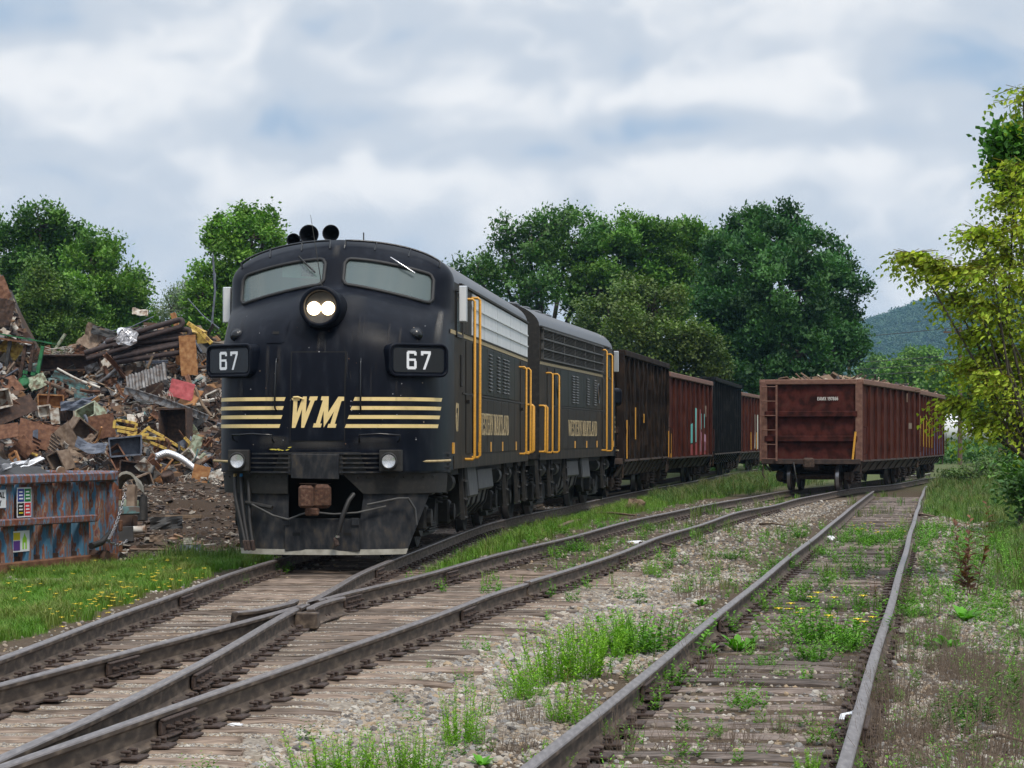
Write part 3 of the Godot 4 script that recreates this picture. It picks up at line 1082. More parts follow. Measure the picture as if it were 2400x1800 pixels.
# lower and upper edge of the windscreen at u, or (1, 0) beside it
func pane_range(u: float, grow := 0.0) -> Vector2:
	var a := absf(u)
	var t := (a - 0.13) / 1.17
	if a < 0.13 - grow or a > 1.3 + grow:
		return Vector2(1, 0)
	t = clampf(t, 0.0, 1.0)
	var lo := 3.635 - 0.255 * pow(t, 1.25) - grow
	var hi := 3.99 - 0.215 * pow(t, 1.7) + grow
	var r := 0.075
	for d in [a - 0.13 + grow, 1.3 + grow - a]:
		if d < r:
			var k: float = r - sqrt(maxf(r * r - (r - d) * (r - d), 0.0))
			lo += k
			hi -= k
	return Vector2(lo, hi)


func nose_shell() -> ArrayMesh:
	var m := MB.new()
	var rows := []
	var hs := []
	var h := 1.15
	while h < 3.3:
		hs.append(h)
		h += 0.045
	while h < 4.2:
		hs.append(h)
		h += 0.0225
	for x in [4.215, 4.235, 4.25, 4.262, 4.272, 4.2785, 4.28]:
		hs.append(x)
	var nu := 132
	for y in hs:
		var row := []
		var w := half_at(y)
		for j in nu + 1:
			var f := -1.0 + 2.0 * j / nu
			var u: float = w * signf(f) * pow(sin(absf(f) * PI * 0.5), 2.0 / 3.0)
			row.append(Vector3(u, y, -nose_s(u, y)))
		rows.append(row)
	m.soft(1)
	for i in rows.size() - 1:
		for j in nu:
			var c: Vector3 = (rows[i][j] + rows[i + 1][j + 1]) * 0.5
			var g := pane_range(c.x)
			if c.y > g.x and c.y < g.y:
				continue
			m.quad(rows[i][j], rows[i + 1][j], rows[i + 1][j + 1], rows[i][j + 1])
	return m.done()


func section(inset := 0.0) -> Array:
	# the body outline from sill to sill
	var p := []
	for h in [1.18, 1.3, 1.6, 1.9, 2.2, 2.5, 2.8, 3.0, 3.2, 3.4, 3.6, 3.72]:
		p.append(Vector2(HALF - inset, h))
	for i in range(1, 13):
		var t := sin(i / 12.0 * PI * 0.5)
		p.append(Vector2(maxf(half_at(3.72 + 0.56 * t) - inset, 0.0), 3.72 + (0.56 - inset) * t))
	for i in range(p.size() - 2, -1, -1):
		p.append(Vector2(-p[i].x, p[i].y))
	return p


func body_shell(roof: bool) -> ArrayMesh:
	var m := MB.new()
	var sec := section()
	m.soft(1)
	var ss := [DEEP]
	for i in 25:
		ss.append(DEEP + (LONG - DEEP) * (i + 1) / 25.0)
	ss.insert(1, 2.2)
	ss.insert(2, 2.95)
	ss.sort()
	for j in sec.size() - 1:
		var up: float = (sec[j].y + sec[j + 1].y) * 0.5
		if (up > 3.72) != roof:
			continue
		for i in ss.size() - 1:
			# side window of the cab
			if ss[i] > 2.15 and ss[i + 1] < 3.0 and up > 3.0 and up < 3.6:
				continue
			m.quad(Vector3(sec[j].x, sec[j].y, -ss[i]), Vector3(sec[j + 1].x, sec[j + 1].y, -ss[i]), Vector3(sec[j + 1].x, sec[j + 1].y, -ss[i + 1]), Vector3(sec[j].x, sec[j].y, -ss[i + 1]))
	return m.done()


func nose_patch(m: MB, lo0: float, lo1: float, hi0: float, hi1: float, h0: float, h1: float, off: float, nu := 10, nh := 1) -> void:
	var rows := []
	for i in nh + 1:
		var t := float(i) / nh
		var row := []
		for j in nu + 1:
			var f := float(j) / nu
			row.append(nose_p(lerpf(lerpf(lo0, lo1, f), lerpf(hi0, hi1, f), t), lerpf(h0, h1, t), off))
		rows.append(row)
	m.soft(1)
	m.grid(rows, false, true)
	m.flat()


func nose_letter(m: MB, pts: Array, off: float) -> void:
	# outlines measured on the door, about 15 units to a centimetre
	var poly := PackedVector2Array()
	for p in pts:
		poly.append(Vector2((680.0 + p[0] * 0.0678 - 756.0) / 181.0, 1.58 + (HY - 910.0 - p[1] * 0.0678) / 181.0))
	var idx := Geometry2D.triangulate_polygon(poly)
	for i in range(0, idx.size(), 3):
		var t := []
		for j in 3:
			t.append(nose_p(poly[idx[i + j]].x, poly[idx[i + j]].y, off))
		m.face(t, Vector3(0, 0, 1))


func plan_s(u: float, w: float, z0: float, deep: float) -> float:
	var q := clampf(absf(u) / w, 0.0, 1.0)
	return z0 + deep * (1.0 - pow(maxf(1.0 - pow(q, 2.6), 0.0), 1.0 / 2.6))


# a wall that follows the rounded plan of the front from ua to ub
func plan_wall(m: MB, h0: float, h1: float, ua: Vector2, ub: Vector2, w: Vector2, z0: Vector2, deep: float, thick := 0.03) -> void:
	var n := 14
	var f := [[], [], [], []]
	for i in n + 1:
		var t := float(i) / n
		var u0 := lerpf(ua.x, ub.x, t)
		var u1 := lerpf(ua.y, ub.y, t)
		f[0].append(Vector3(u0, h0, -plan_s(u0, w.x, z0.x + thick, deep)))
		f[1].append(Vector3(u0, h0, -plan_s(u0, w.x, z0.x, deep)))
		f[2].append(Vector3(u1, h1, -plan_s(u1, w.y, z0.y, deep)))
		f[3].append(Vector3(u1, h1, -plan_s(u1, w.y, z0.y + thick, deep)))
	m.soft(1)
	m.grid([f[0], f[1]], false, true)
	m.soft(2)
	m.grid([f[1], f[2]], false, true)
	m.soft(3)
	m.grid([f[2], f[3]], false, true)
	m.flat()
	m.face([f[0][0], f[1][0], f[2][0], f[3][0]], Vector3.LEFT)
	m.face([f[0][n], f[1][n], f[2][n], f[3][n]], Vector3.RIGHT)


func rounded(w: float, h: float, r: float, n := 5) -> PackedVector2Array:
	var p := PackedVector2Array()
	for q in [[1, 1, 0], [-1, 1, 1], [-1, -1, 2], [1, -1, 3]]:
		for i in n + 1:
			var a: float = PI * 0.5 * (q[2] + float(i) / n)
			p.append(Vector2(q[0] * (w * 0.5 - r) + r * cos(a), q[1] * (h * 0.5 - r) + r * sin(a)))
	return p


func quads2d(m: MB, list: Array, o: Vector3, ex: Vector3, ey: Vector3) -> void:
	for q in list:
		m.face([o + ex * q[0] + ey * q[1], o + ex * q[2] + ey * q[3], o + ex * q[4] + ey * q[5], o + ex * q[6] + ey * q[7]], ex.cross(ey))


# a numeral of squared strokes: 6 and 7, 0.165 wide and 0.235 tall
func digit(m: MB, which: int, o: Vector3, ex: Vector3, ey: Vector3, s := 1.0) -> void:
	ex *= s
	ey *= s
	var w := 0.15
	var h := 0.24
	var t := 0.037
	if which == 6:
		quads2d(m, [[0, 0.014, t, 0.014, t, h - 0.014, 0, h - 0.014], [0.014, h - 0.014, 0.014, h, w - 0.014, h, w - 0.014, h - 0.014], [t, h - t, w, h - t, w, h - 0.014, t, h - 0.014], [w - t, h - t - 0.022, w, h - t - 0.022, w, h - t, w - t, h - t],
			[t, 0.11, w - 0.012, 0.11, w - 0.012, 0.11 + t * 0.8, t, 0.11 + t * 0.8], [w - t, t, w, t, w, 0.11, w - t, 0.11], [t, 0.014, w, 0.014, w, t, t, t], [0.014, 0, w - 0.014, 0, w - 0.014, 0.014, 0.014, 0.014]], o, ex, ey)
	else:
		quads2d(m, [[0, h - t, w, h - t, w, h, 0, h], [0, h - t - 0.02, t, h - t - 0.02, t, h - t, 0, h - t], [0.03, 0, 0.03 + t, 0, w, h - t, w - t * 1.05, h - t]], o, ex, ey)


func lettering(text: String, width: float, height: float, m: Material, parent: Node3D, where: Transform3D, bold := true, face := "Droid Serif") -> void:
	var f := SystemFont.new()
	f.font_names = PackedStringArray([face])
	f.font_weight = 700 if bold else 400
	var t := TextMesh.new()
	t.text = text
	t.font = f
	t.font_size = 64
	t.pixel_size = 0.01
	t.depth = 0.01
	t.curve_step = 2.0
	var b := t.get_aabb()
	var sc := Vector3(width / maxf(b.size.x, 0.01), height / maxf(b.size.y, 0.01), 0.4)
	part("lettering", t, m, parent, where * Transform3D(Basis().scaled(sc), -Vector3(b.get_center().x, b.get_center().y, b.position.z) * sc))


func wheel_mesh(r: float) -> ArrayMesh:
	var m := MB.new()
	m.lathe([Vector2(0, -0.03), Vector2(0.1, -0.03), Vector2(0.11, 0.0), Vector2(r * 0.72, 0.0), Vector2(r * 0.8, -0.035), Vector2(r + 0.028, -0.035), Vector2(r + 0.03, -0.015), Vector2(r + 0.004, 0.0)], 26, Transform3D(Basis(Vector3(0, 1, 0), Vector3(-1, 0, 0), Vector3(0, 0, 1)), Vector3.ZERO), false)
	m.lathe([Vector2(r - 0.006, 0.1), Vector2(r * 0.84, 0.1), Vector2(r * 0.74, 0.06), Vector2(0.16, 0.05), Vector2(0.14, 0.1), Vector2(0, 0.1)], 26, Transform3D(Basis(Vector3(0, 1, 0), Vector3(-1, 0, 0), Vector3(0, 0, 1)), Vector3.ZERO), false)
	return m.done()


func tread_mesh(r: float) -> ArrayMesh:
	var m := MB.new()
	m.lathe([Vector2(r + 0.004, 0.001), Vector2(r, 0.05), Vector2(r - 0.006, 0.1)], 26, Transform3D(Basis(Vector3(0, 1, 0), Vector3(-1, 0, 0), Vector3(0, 0, 1)), Vector3.ZERO), true)
	return m.done()


func spring_mesh(r: float, h: float, turns: int, t: float) -> ArrayMesh:
	var p := []
	var n := turns * 10
	for i in n + 1:
		var a := TAU * i / 10.0
		p.append(Vector3(cos(a) * r, h * i / n, sin(a) * r))
	return one_tube(p, t, 5)


func axle_set(parent: Node3D, r: float, z: float, mat_wheel: Material) -> void:
	for s in [-1.0, 1.0]:
		var xf := Transform3D(Basis(Vector3.UP, 0.0 if s < 0 else PI), Vector3(s * 0.685, r, z))
		var w := part("wheel", S["wheel_%.2f" % r], mat_wheel, parent, xf)
		w.set_meta("label", "")
		w.remove_meta("label")
		part("tread", S["tread_%.2f" % r], M.tread_steel, parent, xf)
	part("axle", one_tube([Vector3(-0.68, r, z), Vector3(0.68, r, z)], 0.09, 10), M.wheel_rust, parent)


var S := {}


func loco_truck(parent: Node3D, s: float) -> void:
	var t := holder("truck", parent, Transform3D(Basis(), Vector3(0, 0, -s)))
	for z in [-1.37, 1.37]:
		axle_set(t, 0.51, z, M.under_black)
	for sd in [-1.0, 1.0]:
		var f := MB.new()
		f.prism(PackedVector2Array([Vector2(-2.0, 0.5), Vector2(-1.9, 0.68), Vector2(-0.9, 0.72), Vector2(-0.7, 0.42), Vector2(0.7, 0.42), Vector2(0.9, 0.72), Vector2(1.9, 0.68), Vector2(2.0, 0.5), Vector2(1.72, 0.34), Vector2(1.02, 0.34), Vector2(0.8, 0.24), Vector2(-0.8, 0.24), Vector2(-1.02, 0.34), Vector2(-1.72, 0.34)]), Vector3(sd * 1.1, 0, 0), Vector3(0, 0, -sd), Vector3.UP, 0.14)
		part("side_frame", f.done(), M.under_black, t)
		for z in [-1.37, 1.37]:
			var b := MB.new()
			b.box(Vector3(sd * 1.16, 0.52, z), Vector3(0.2, 0.34, 0.3), Basis(), 0.03)
			b.lathe([Vector2(0, 0.0), Vector2(0.12, 0.0), Vector2(0.12, 0.06), Vector2(0, 0.08)], 12, disc_xf(Vector3(sd * 1.26, 0.52, z), Vector3(sd, 0, 0)), false)
			part("journal_box", b.done(), M.under_black, t)
			part("brake_cylinder", one_tube([Vector3(sd * 1.24, 0.95, z * 0.72), Vector3(sd * 1.24, 0.95, z * 0.72 + 0.34)], 0.14, 12), M.tank_grey, t)
			for q in [-0.32, 0.32]:
				part("spring", S.loco_spring, M.under_black, t, Transform3D(Basis(), Vector3(sd * 1.08, 0.66, z + q)))
		var e := MB.new()
		for i in 4:
			e.box(Vector3(sd * 1.12, 0.3 + i * 0.035, 0), Vector3(0.12, 0.02, 1.1 - i * 0.16))
		part("leaf_spring", e.done(), M.under_black, t)
		part("sand_pipe", one_tube([Vector3(sd * 1.05, 1.15, 2.0), Vector3(sd * 1.0, 0.6, 1.98), Vector3(sd * 0.8, 0.18, 1.92)], 0.025, 6), M.under_black, t)
	part("bolster", one_box(Vector3(0, 0.68, 0), Vector3(2.0, 0.2, 0.5)), M.under_black, t)


func side_box(s0: float, s1: float, h0: float, h1: float, sd: float, thick: float, bev := 0.0, base := HALF) -> ArrayMesh:
	return one_box(Vector3(sd * (base + thick * 0.5), (h0 + h1) * 0.5, -(s0 + s1) * 0.5), Vector3(thick, h1 - h0, s1 - s0), Basis(), bev)


func hand_rail(parent: Node3D, s: float, h0: float, h1: float, sd: float, m: Material, r := 0.022, out := 0.13) -> void:
	var x := HALF + out
	part("grab_rail", one_tube([Vector3(sd * HALF, h1, -s), Vector3(sd * (x - 0.03), h1, -s), Vector3(sd * x, h1 - 0.03, -s), Vector3(sd * x, h0 + 0.03, -s), Vector3(sd * (x - 0.03), h0, -s), Vector3(sd * HALF, h0, -s)], r, 7), m, parent)


func loco(first: bool, label: String, where: Vector3, yaw: float) -> void:
	var o := thing("diesel_locomotive", label, "locomotive", where, yaw, "black diesel locomotives coupled back to back")
	var vis := 1.0 if first else -1.0
	part("nose", nose_shell(), M.nose_paint, o)
	part("body_side", body_shell(false), M.side_paint, o)
	var roof := part("roof", body_shell(true), M.roof_paint, o)
	# rear wall with a gangway door
	var back := MB.new()
	var sp := PackedVector2Array()
	for v in section(0.0):
		sp.append(v)
	back.prism(sp, Vector3(0, 0, -LONG), Vector3(-1, 0, 0), Vector3.UP, 0.0)
	var rear := part("rear_wall", back.done(), M.black_gloss if first else M.under_black, o)
	part("gangway", one_box(Vector3(0, 2.2, -LONG - 0.12), Vector3(0.9, 2.0, 0.24), Basis(), 0.03), M.rubber, rear)
	# cab inside
	var cab := MB.new()
	cab.box(Vector3(0, 3.2, -3.2), Vector3(2.8, 1.6, 0.05))
	cab.box(Vector3(0, 2.5, -2.2), Vector3(2.7, 0.05, 2.0))
	part("cab_lining", cab.done(), M.cab_wall, o)
	if first:
		for sd in [-1.0, 1.0]:
			var st := MB.new()
			st.box(Vector3(sd * 0.75, 3.0, -2.55), Vector3(0.5, 0.9, 0.14), Basis(), 0.05)
			st.box(Vector3(sd * 0.75, 3.5, -2.57), Vector3(0.26, 0.2, 0.1), Basis(), 0.04)
			part("seat_back", st.done(), M.rubber, o)
		part("sun_visor", one_box(Vector3(-0.45, 3.83, -1.55), Vector3(0.62, 0.16, 0.02), turned(0, 8, -3)), M.visor_green, o)
		part("notice", one_box(Vector3(-0.42, 3.84, -1.53), Vector3(0.16, 0.13, 0.01), turned(0, 8, -3)), M.black_gloss, o)
	# windscreen panes, rubber seals
	for sd in [-1.0, 1.0]:
		var g := MB.new()
		var rows := [[], []]
		var lo := []
		var hi := []
		for i in 33:
			var u: float = sd * (0.131 + 1.168 * i / 32.0)
			var q := pane_range(u)
			rows[0].append(nose_p(u, q.x, -0.008))
			rows[1].append(nose_p(u, q.y, -0.008))
			lo.append(nose_p(u, q.x, 0.004))
			hi.append(nose_p(u, q.y, 0.004))
		g.soft(1)
		g.grid(rows, false, sd > 0)
		var pane := part("windscreen", g.done(), M.cab_glass, o)
		hi.reverse()
		var ring := lo + hi
		ring.append(lo[0])
		ring.append(lo[1])
		part("window_seal", one_tube(ring, 0.026, 7), M.rubber, pane)
		var sw := part("side_window", one_box(Vector3(sd * (HALF - 0.02), 3.3, -2.58), Vector3(0.012, 0.6, 0.76)), M.cab_glass, o)
		var fr := MB.new()
		for q in [[3.0, 0.8, 0.05], [3.6, 0.8, 0.05]]:
			fr.box(Vector3(sd * HALF, q[0], -2.58), Vector3(0.05, q[2], q[1]))
		for z in [2.18, 2.96]:
			fr.box(Vector3(sd * HALF, 3.3, -z), Vector3(0.05, 0.6, 0.05))
		part("frame", fr.done(), M.rubber, sw)
		# wiper
		var w0 := nose_p(sd * (0.5 if sd < 0 else 0.72), 4.0 if sd < 0 else 3.98, 0.05)
		var w1 := nose_p(sd * (0.25 if sd < 0 else 1.05), 3.78, 0.045)
		part("wiper", one_tube([w0, w0.lerp(w1, 0.5) + Vector3(0, 0, 0.03), w1], 0.012, 5), M.rubber if sd < 0 else M.chrome, o)
		# rain rail above the pane
		var rr := []
		for i in 15:
			var u: float = sd * (0.1 + 1.24 * i / 14.0)
			rr.append(nose_p(u, half_top(absf(u)) - 0.07, 0.055))
		rr.push_front(nose_p(sd * 0.1, half_top(0.1) - 0.14, 0.0))
		rr.append(nose_p(sd * 1.36, half_top(1.36) - 0.1, 0.0))
		var rail_o := part("grab_rail", one_tube(rr, 0.016, 6), M.black_gloss, o)
		for u in [0.5, 0.95]:
			part("bracket", one_tube([nose_p(sd * u, half_top(u) - 0.07, 0.055), nose_p(sd * u, half_top(u) - 0.14, 0.0)], 0.013, 5), M.black_gloss, rail_o)
	# headlight barrel
	var hl := holder("headlight", o, Transform3D(turned(-4, 0, 0), Vector3(0.0, 3.285, -0.02)))
	var b := MB.new()
	b.lathe([Vector2(0.205, -0.06), Vector2(0.215, 0.0), Vector2(0.245, 0.012), Vector2(0.27, -0.01), Vector2(0.278, -0.06), Vector2(0.285, -0.3), Vector2(0.3, -0.95)], 36, Transform3D(Basis(Vector3(1, 0, 0), Vector3(0, 0, 1), Vector3(0, -1, 0)), Vector3.ZERO))
	part("barrel", b.done(), M.nose_paint, hl)
	var rf := MB.new()
	rf.lathe([Vector2(0.0, -0.13), Vector2(0.205, -0.1)], 30, Transform3D(Basis(Vector3(1, 0, 0), Vector3(0, 0, 1), Vector3(0, -1, 0)), Vector3.ZERO))
	part("reflector_plate", rf.done(), M.tank_grey, hl)
	for sd in [-1.0, 1.0]:
		var bulb := MB.new()
		bulb.lathe([Vector2(0.0, -0.065), Vector2(0.05, -0.07), Vector2(0.083, -0.085), Vector2(0.09, -0.11)], 20, Transform3D(Basis(Vector3(1, 0, 0), Vector3(0, 0, 1), Vector3(0, -1, 0)), Vector3(sd * 0.094, -0.012, 0)))
		part("lamp", bulb.done(), M.lamp_glow if first else M.chrome, hl)
		if first:
			var l := SpotLight3D.new()
			l.name = "headlight_beam"
			l.light_energy = 1.2
			l.light_color = Color(1.0, 0.92, 0.78)
			l.light_size = 0.08
			l.spot_range = 60.0
			l.spot_attenuation = 2.0
			l.spot_angle = 22.0
			l.shadow_enabled = true
			hl.add_child(l, true)
			l.position = Vector3(sd * 0.094, -0.012, -0.05)
			l.rotation.y = PI
	# classification lamps
	for sd in [-1.0, 1.0]:
		var c := nose_p(sd * 1.2, 2.95, -0.02)
		var cb := MB.new()
		cb.lathe([Vector2(0.09, 0.0), Vector2(0.09, 0.035), Vector2(0.066, 0.04), Vector2(0.062, 0.052), Vector2(0.04, 0.068), Vector2(0.0, 0.074)], 18, disc_xf(c + Vector3(0, 0, 0.03), Vector3(sd * 0.3, 0.12, 1.0)))
		part("marker_lamp", cb.done(), M.black_gloss, o)
	# nose hatch and door
	var ha := MB.new()
	nose_patch(ha, -0.74, -0.49, -0.76, -0.44, 2.83, 3.12, 0.012, 8, 5)
	nose_patch(ha, -0.72, -0.54, -0.74, -0.49, 2.815, 2.83, 0.012, 8, 1)
	part("nose_hatch", ha.done(), M.nose_paint, o)
	var slot := MB.new()
	nose_patch(slot, -0.655, -0.565, -0.655, -0.565, 2.93, 2.965, 0.016, 3, 1)
	part("hatch_slot", slot.done(), M.void_black, o)
	var dr := MB.new()
	nose_patch(dr, -0.375, 0.32, -0.375, 0.32, 1.55, 2.69, 0.014, 8, 14)
	var door := part("nose_door", dr.done(), M.nose_paint, o)
	var gap := MB.new()
	for q in [[-0.39, -0.375, 1.535, 2.705], [0.32, 0.335, 1.535, 2.705], [-0.375, 0.32, 2.69, 2.705], [-0.375, 0.32, 1.535, 1.55]]:
		nose_patch(gap, q[0], q[1], q[0], q[1], q[2], q[3], 0.004, 4, 8)
	part("door_gap", gap.done(), M.void_black, door)
	var wm := MB.new()
	nose_letter(wm, [[150, 342], [440, 345], [425, 430], [355, 430], [335, 860], [545, 290], [680, 290], [645, 860], [810, 430], [750, 415], [785, 290], [1065, 285], [1030, 415], [955, 430], [595, 1365], [490, 1365], [520, 720], [285, 1370], [165, 1370], [215, 430], [160, 410]], 0.018)
	part("letter_w", wm.done(), M.cream_paint, door)
	wm = MB.new()
	nose_letter(wm, [[1195, 285], [1445, 285], [1430, 840], [1780, 295], [1980, 300], [1975, 440], [1890, 445], [1660, 1230], [1725, 1240], [1690, 1365], [1400, 1365], [1440, 1235], [1510, 1230], [1635, 800], [1275, 1360], [1270, 780], [1150, 1220], [1215, 1225], [1170, 1355], [895, 1355], [935, 1210], [1000, 1220], [1240, 425], [1165, 415]], 0.018)
	part("letter_m", wm.done(), M.cream_paint, door)
	part("door_latch", one_tube([nose_p(-0.34, 2.105, 0.03), nose_p(-0.28, 2.108, 0.045), nose_p(-0.2, 2.085, 0.035)], [0.014, 0.016, 0.009], 6), M.cream_paint, door)
	# four stripes on either side of the door
	for i in 4:
		var h := 2.087 - 0.1165 * i
		for q in [[-1.485, -1.485, [-0.455, -0.478, -0.495, -0.52][i], -0.018], [[0.453, 0.415, 0.38, 0.343][i], [1.478, 1.472, 1.462, 1.448][i], 0, 0.018]]:
			var m := MB.new()
			if q[0] < 0:
				nose_patch(m, -1.526, q[2] - 0.009, -1.526, q[2] + 0.009, h - 0.024, h + 0.024, 0.005, 30, 1)
			else:
				nose_patch(m, q[0] - 0.014, q[1] - 0.004, q[0] + 0.006, q[1] + 0.004, h - 0.024, h + 0.024, 0.005, 30, 1)
			part("stripe", m.done(), M.cream_paint, o)
	# number boxes
	for sd in [-1.0, 1.0]:
		var n := Vector3(sd * sin(0.66), 0, cos(0.66))
		var ex := Vector3(cos(0.66), 0, -sd * sin(0.66))
		var c := Vector3(sd * 1.25, 2.595, -0.33)
		var bx := MB.new()
		bx.prism(rounded(0.88, 0.42, 0.1), c, ex, Vector3.UP, 0.75)
		var nb := part("number_box", bx.done(), M.nose_paint, o)
		var rim := []
		for v in rounded(0.86, 0.4, 0.09):
			rim.append(c + ex * v.x + Vector3.UP * v.y)
		rim.append(rim[0])
		rim.append(rim[1])
		part("rim", one_tube(rim, 0.022, 7), M.nose_paint, nb)
		var fc := MB.new()
		fc.prism(rounded(0.76, 0.31, 0.05), c + n * 0.004, ex, Vector3.UP, 0.0)
		part("number_glass", fc.done(), M.black_gloss, nb)
		var sc := 1.0
		var start := -0.185
		for dd in [6, 7]:
			var dg := MB.new()
			digit(dg, dd, c + n * 0.009 + ex * start + Vector3.UP * -0.12, ex, Vector3.UP, sc)
			part("numeral", dg.done(), M.white_paint, nb)
			start += 0.215
	# grab irons on the nose
	for u in [-0.565, 0.53]:
		part("grab_iron", one_tube([nose_p(u, 2.6, 0.0), nose_p(u, 2.6, 0.05), nose_p(u, 2.54, 0.075), nose_p(u * 1.01, 2.0, 0.075), nose_p(u * 1.01, 1.96, 0.05), nose_p(u * 1.01, 1.94, 0.0)], 0.013, 6), M.black_gloss, o)
	for q in [[-1.12, -0.6], [0.52, 1.0]]:
		part("grab_iron", one_tube([nose_p(q[0], 1.53, 0.0), nose_p(q[0], 1.56, 0.07), nose_p(q[0], 1.62, 0.09), nose_p((q[0] + q[1]) * 0.5, 1.635, 0.09), nose_p(q[1], 1.62, 0.09), nose_p(q[1], 1.56, 0.07), nose_p(q[1], 1.53, 0.0)], 0.012, 6), M.black_gloss, o)
	# ribbed bumper band, marker lights in square boxes
	var band := MB.new()
	plan_wall(band, 1.12, 1.4, Vector2(-1.54, -1.54), Vector2(1.54, 1.54), Vector2(1.55, 1.55), Vector2(-0.03, -0.03), 1.7, 0.06)
	var bd := part("bumper_band", band.done(), M.under_black, o)
	for i in 5:
		var rb := MB.new()
		plan_wall(rb, 1.13 + i * 0.06, 1.15 + i * 0.06, Vector2(-1.56, -1.56), Vector2(1.56, 1.56), Vector2(1.57, 1.57), Vector2(-0.075, -0.075), 1.72, 0.06)
		part("rib", rb.done(), M.pilot_paint, bd)
	for q in [[-1.066, -1.0], [0.923, 1.0]]:
		var u: float = q[0]
		var z := -nose_s(absf(u) - 0.14, 1.29) + 0.1
		var lb := part("ditch_light", one_box(Vector3(u, 1.29, z - 0.2), Vector3(0.28, 0.28, 0.4), Basis(), 0.01), M.under_black, o)
		var ring := MB.new()
		ring.lathe([Vector2(0.11, 0.0), Vector2(0.112, 0.03), Vector2(0.095, 0.045), Vector2(0.086, 0.03)], 24, disc_xf(Vector3(u - 0.01, 1.285, z), Vector3(0, 0, 1)))
		part("bezel", ring.done(), M.rubber, lb)
		var refl := MB.new()
		refl.lathe([Vector2(0.0, 0.004), Vector2(0.03, 0.01), Vector2(0.06, 0.022), Vector2(0.086, 0.034)], 24, disc_xf(Vector3(u - 0.01, 1.285, z), Vector3(0, 0, 1)))
		part("reflector", refl.done(), M.chrome, lb)
		var ln := MB.new()
		ln.lathe([Vector2(0.086, 0.036), Vector2(0.05, 0.044), Vector2(0.0, 0.047)], 24, disc_xf(Vector3(u - 0.01, 1.285, z), Vector3(0, 0, 1)))
		part("lens", ln.done(), M.lens_glass, lb)
	part("hand_bar", one_tube([Vector3(1.13, 1.27, -0.35), Vector3(1.2, 1.275, -0.33), Vector3(1.5, 1.28, -0.7), Vector3(1.58, 1.285, -1.05)], 0.018, 6), M.old_cream, o)
	part("hand_bar", one_tube([Vector3(-1.2, 1.27, -0.4), Vector3(-1.3, 1.275, -0.42), Vector3(-1.54, 1.28, -0.75)], 0.018, 6), M.old_cream, o)
	# lower valance and pilot, open for the coupler
	var va := MB.new()
	plan_wall(va, 0.86, 1.12, Vector2(-1.5, -1.52), Vector2(-0.42, -0.42), Vector2(1.52, 1.54), Vector2(0.02, -0.01), 1.7, 0.05)
	part("valance", va.done(), M.under_black, o)
	va = MB.new()
	plan_wall(va, 0.86, 1.12, Vector2(0.56, 0.3), Vector2(1.5, 1.52), Vector2(1.52, 1.54), Vector2(0.02, -0.01), 1.7, 0.05)
	var vl := part("valance", va.done(), M.under_black, o)
	var rv := MB.new()
	for i in 26:
		var u := -1.4 + i * 0.112
		if absf(u) > 0.46:
			rv.lathe([Vector2(0.014, 0.0), Vector2(0.01, 0.009), Vector2(0.0, 0.012)], 6, disc_xf(Vector3(u, 1.075, -plan_s(u, 1.54, -0.012, 1.7)), Vector3(u * 0.4, 0, 1)))
	part("rivets", rv.done(), M.under_black, vl, Transform3D(), "stuff")
	var pl := MB.new()
	plan_wall(pl, 0.14, 0.86, Vector2(-1.12, -1.26), Vector2(-0.42, -0.42), Vector2(1.34, 1.4), Vector2(0.02, 0.08), 1.3, 0.03)
	part("pilot", pl.done(), M.pilot_paint, o)
	pl = MB.new()
	plan_wall(pl, 0.14, 0.86, Vector2(0.47, 0.56), Vector2(1.1, 1.34), Vector2(1.34, 1.42), Vector2(0.02, 0.08), 1.3, 0.03)
	part("pilot", pl.done(), M.pilot_paint, o)
	pl = MB.new()
	pl.box(Vector3(0.035, 0.33, -0.03), Vector3(0.98, 0.42, 0.05), turned(4, 0, 0), 0.006)
	var cp := part("pilot_plate", pl.done(), M.pilot_paint, o)
	for u in [-0.3, 0.37]:
		part("slot", one_box(Vector3(u, 0.34, -0.003), Vector3(0.1, 0.045, 0.01), turned(4, 0, 0)), M.void_black, cp)
	for u in [-0.44, 0.47]:
		part("step_plate", one_box(Vector3(u, 0.5, 0.012), Vector3(0.1, 0.1, 0.02), Basis(), 0.004), M.pilot_paint, cp)
	var lip := MB.new()
	plan_wall(lip, 0.07, 0.14, Vector2(-1.1, -1.12), Vector2(1.08, 1.1), Vector2(1.34, 1.34), Vector2(0.0, 0.015), 1.3, 0.05)
	part("pilot_edge", lip.done(), M.concrete, o)
	part("coupler_shade_plate", one_box(Vector3(0.04, 0.8, -0.75), Vector3(1.3, 0.75, 0.05)), M.void_black, o)  # black plate standing in for the shade inside the coupler opening
	grime_and_highlight(o)
	part("cover_plate", one_box(Vector3(-0.045, 1.215, 0.07), Vector3(0.62, 0.32, 0.06), turned(3, 0, -1), 0.008), M.pilot_paint, o)
	part("cover_plate", one_box(Vector3(-0.045, 1.24, 0.02), Vector3(0.72, 0.27, 0.06), Basis(), 0.008), M.under_black, o)
	# coupler
	var ck := holder("coupler", o, Transform3D(turned(0, 6, 0), Vector3(-0.06, 0.83, 0.0)))
	part("shank", one_box(Vector3(0, -0.02, -0.35), Vector3(0.16, 0.16, 0.8), Basis(), 0.02), M.under_black, ck)
	var kb := MB.new()
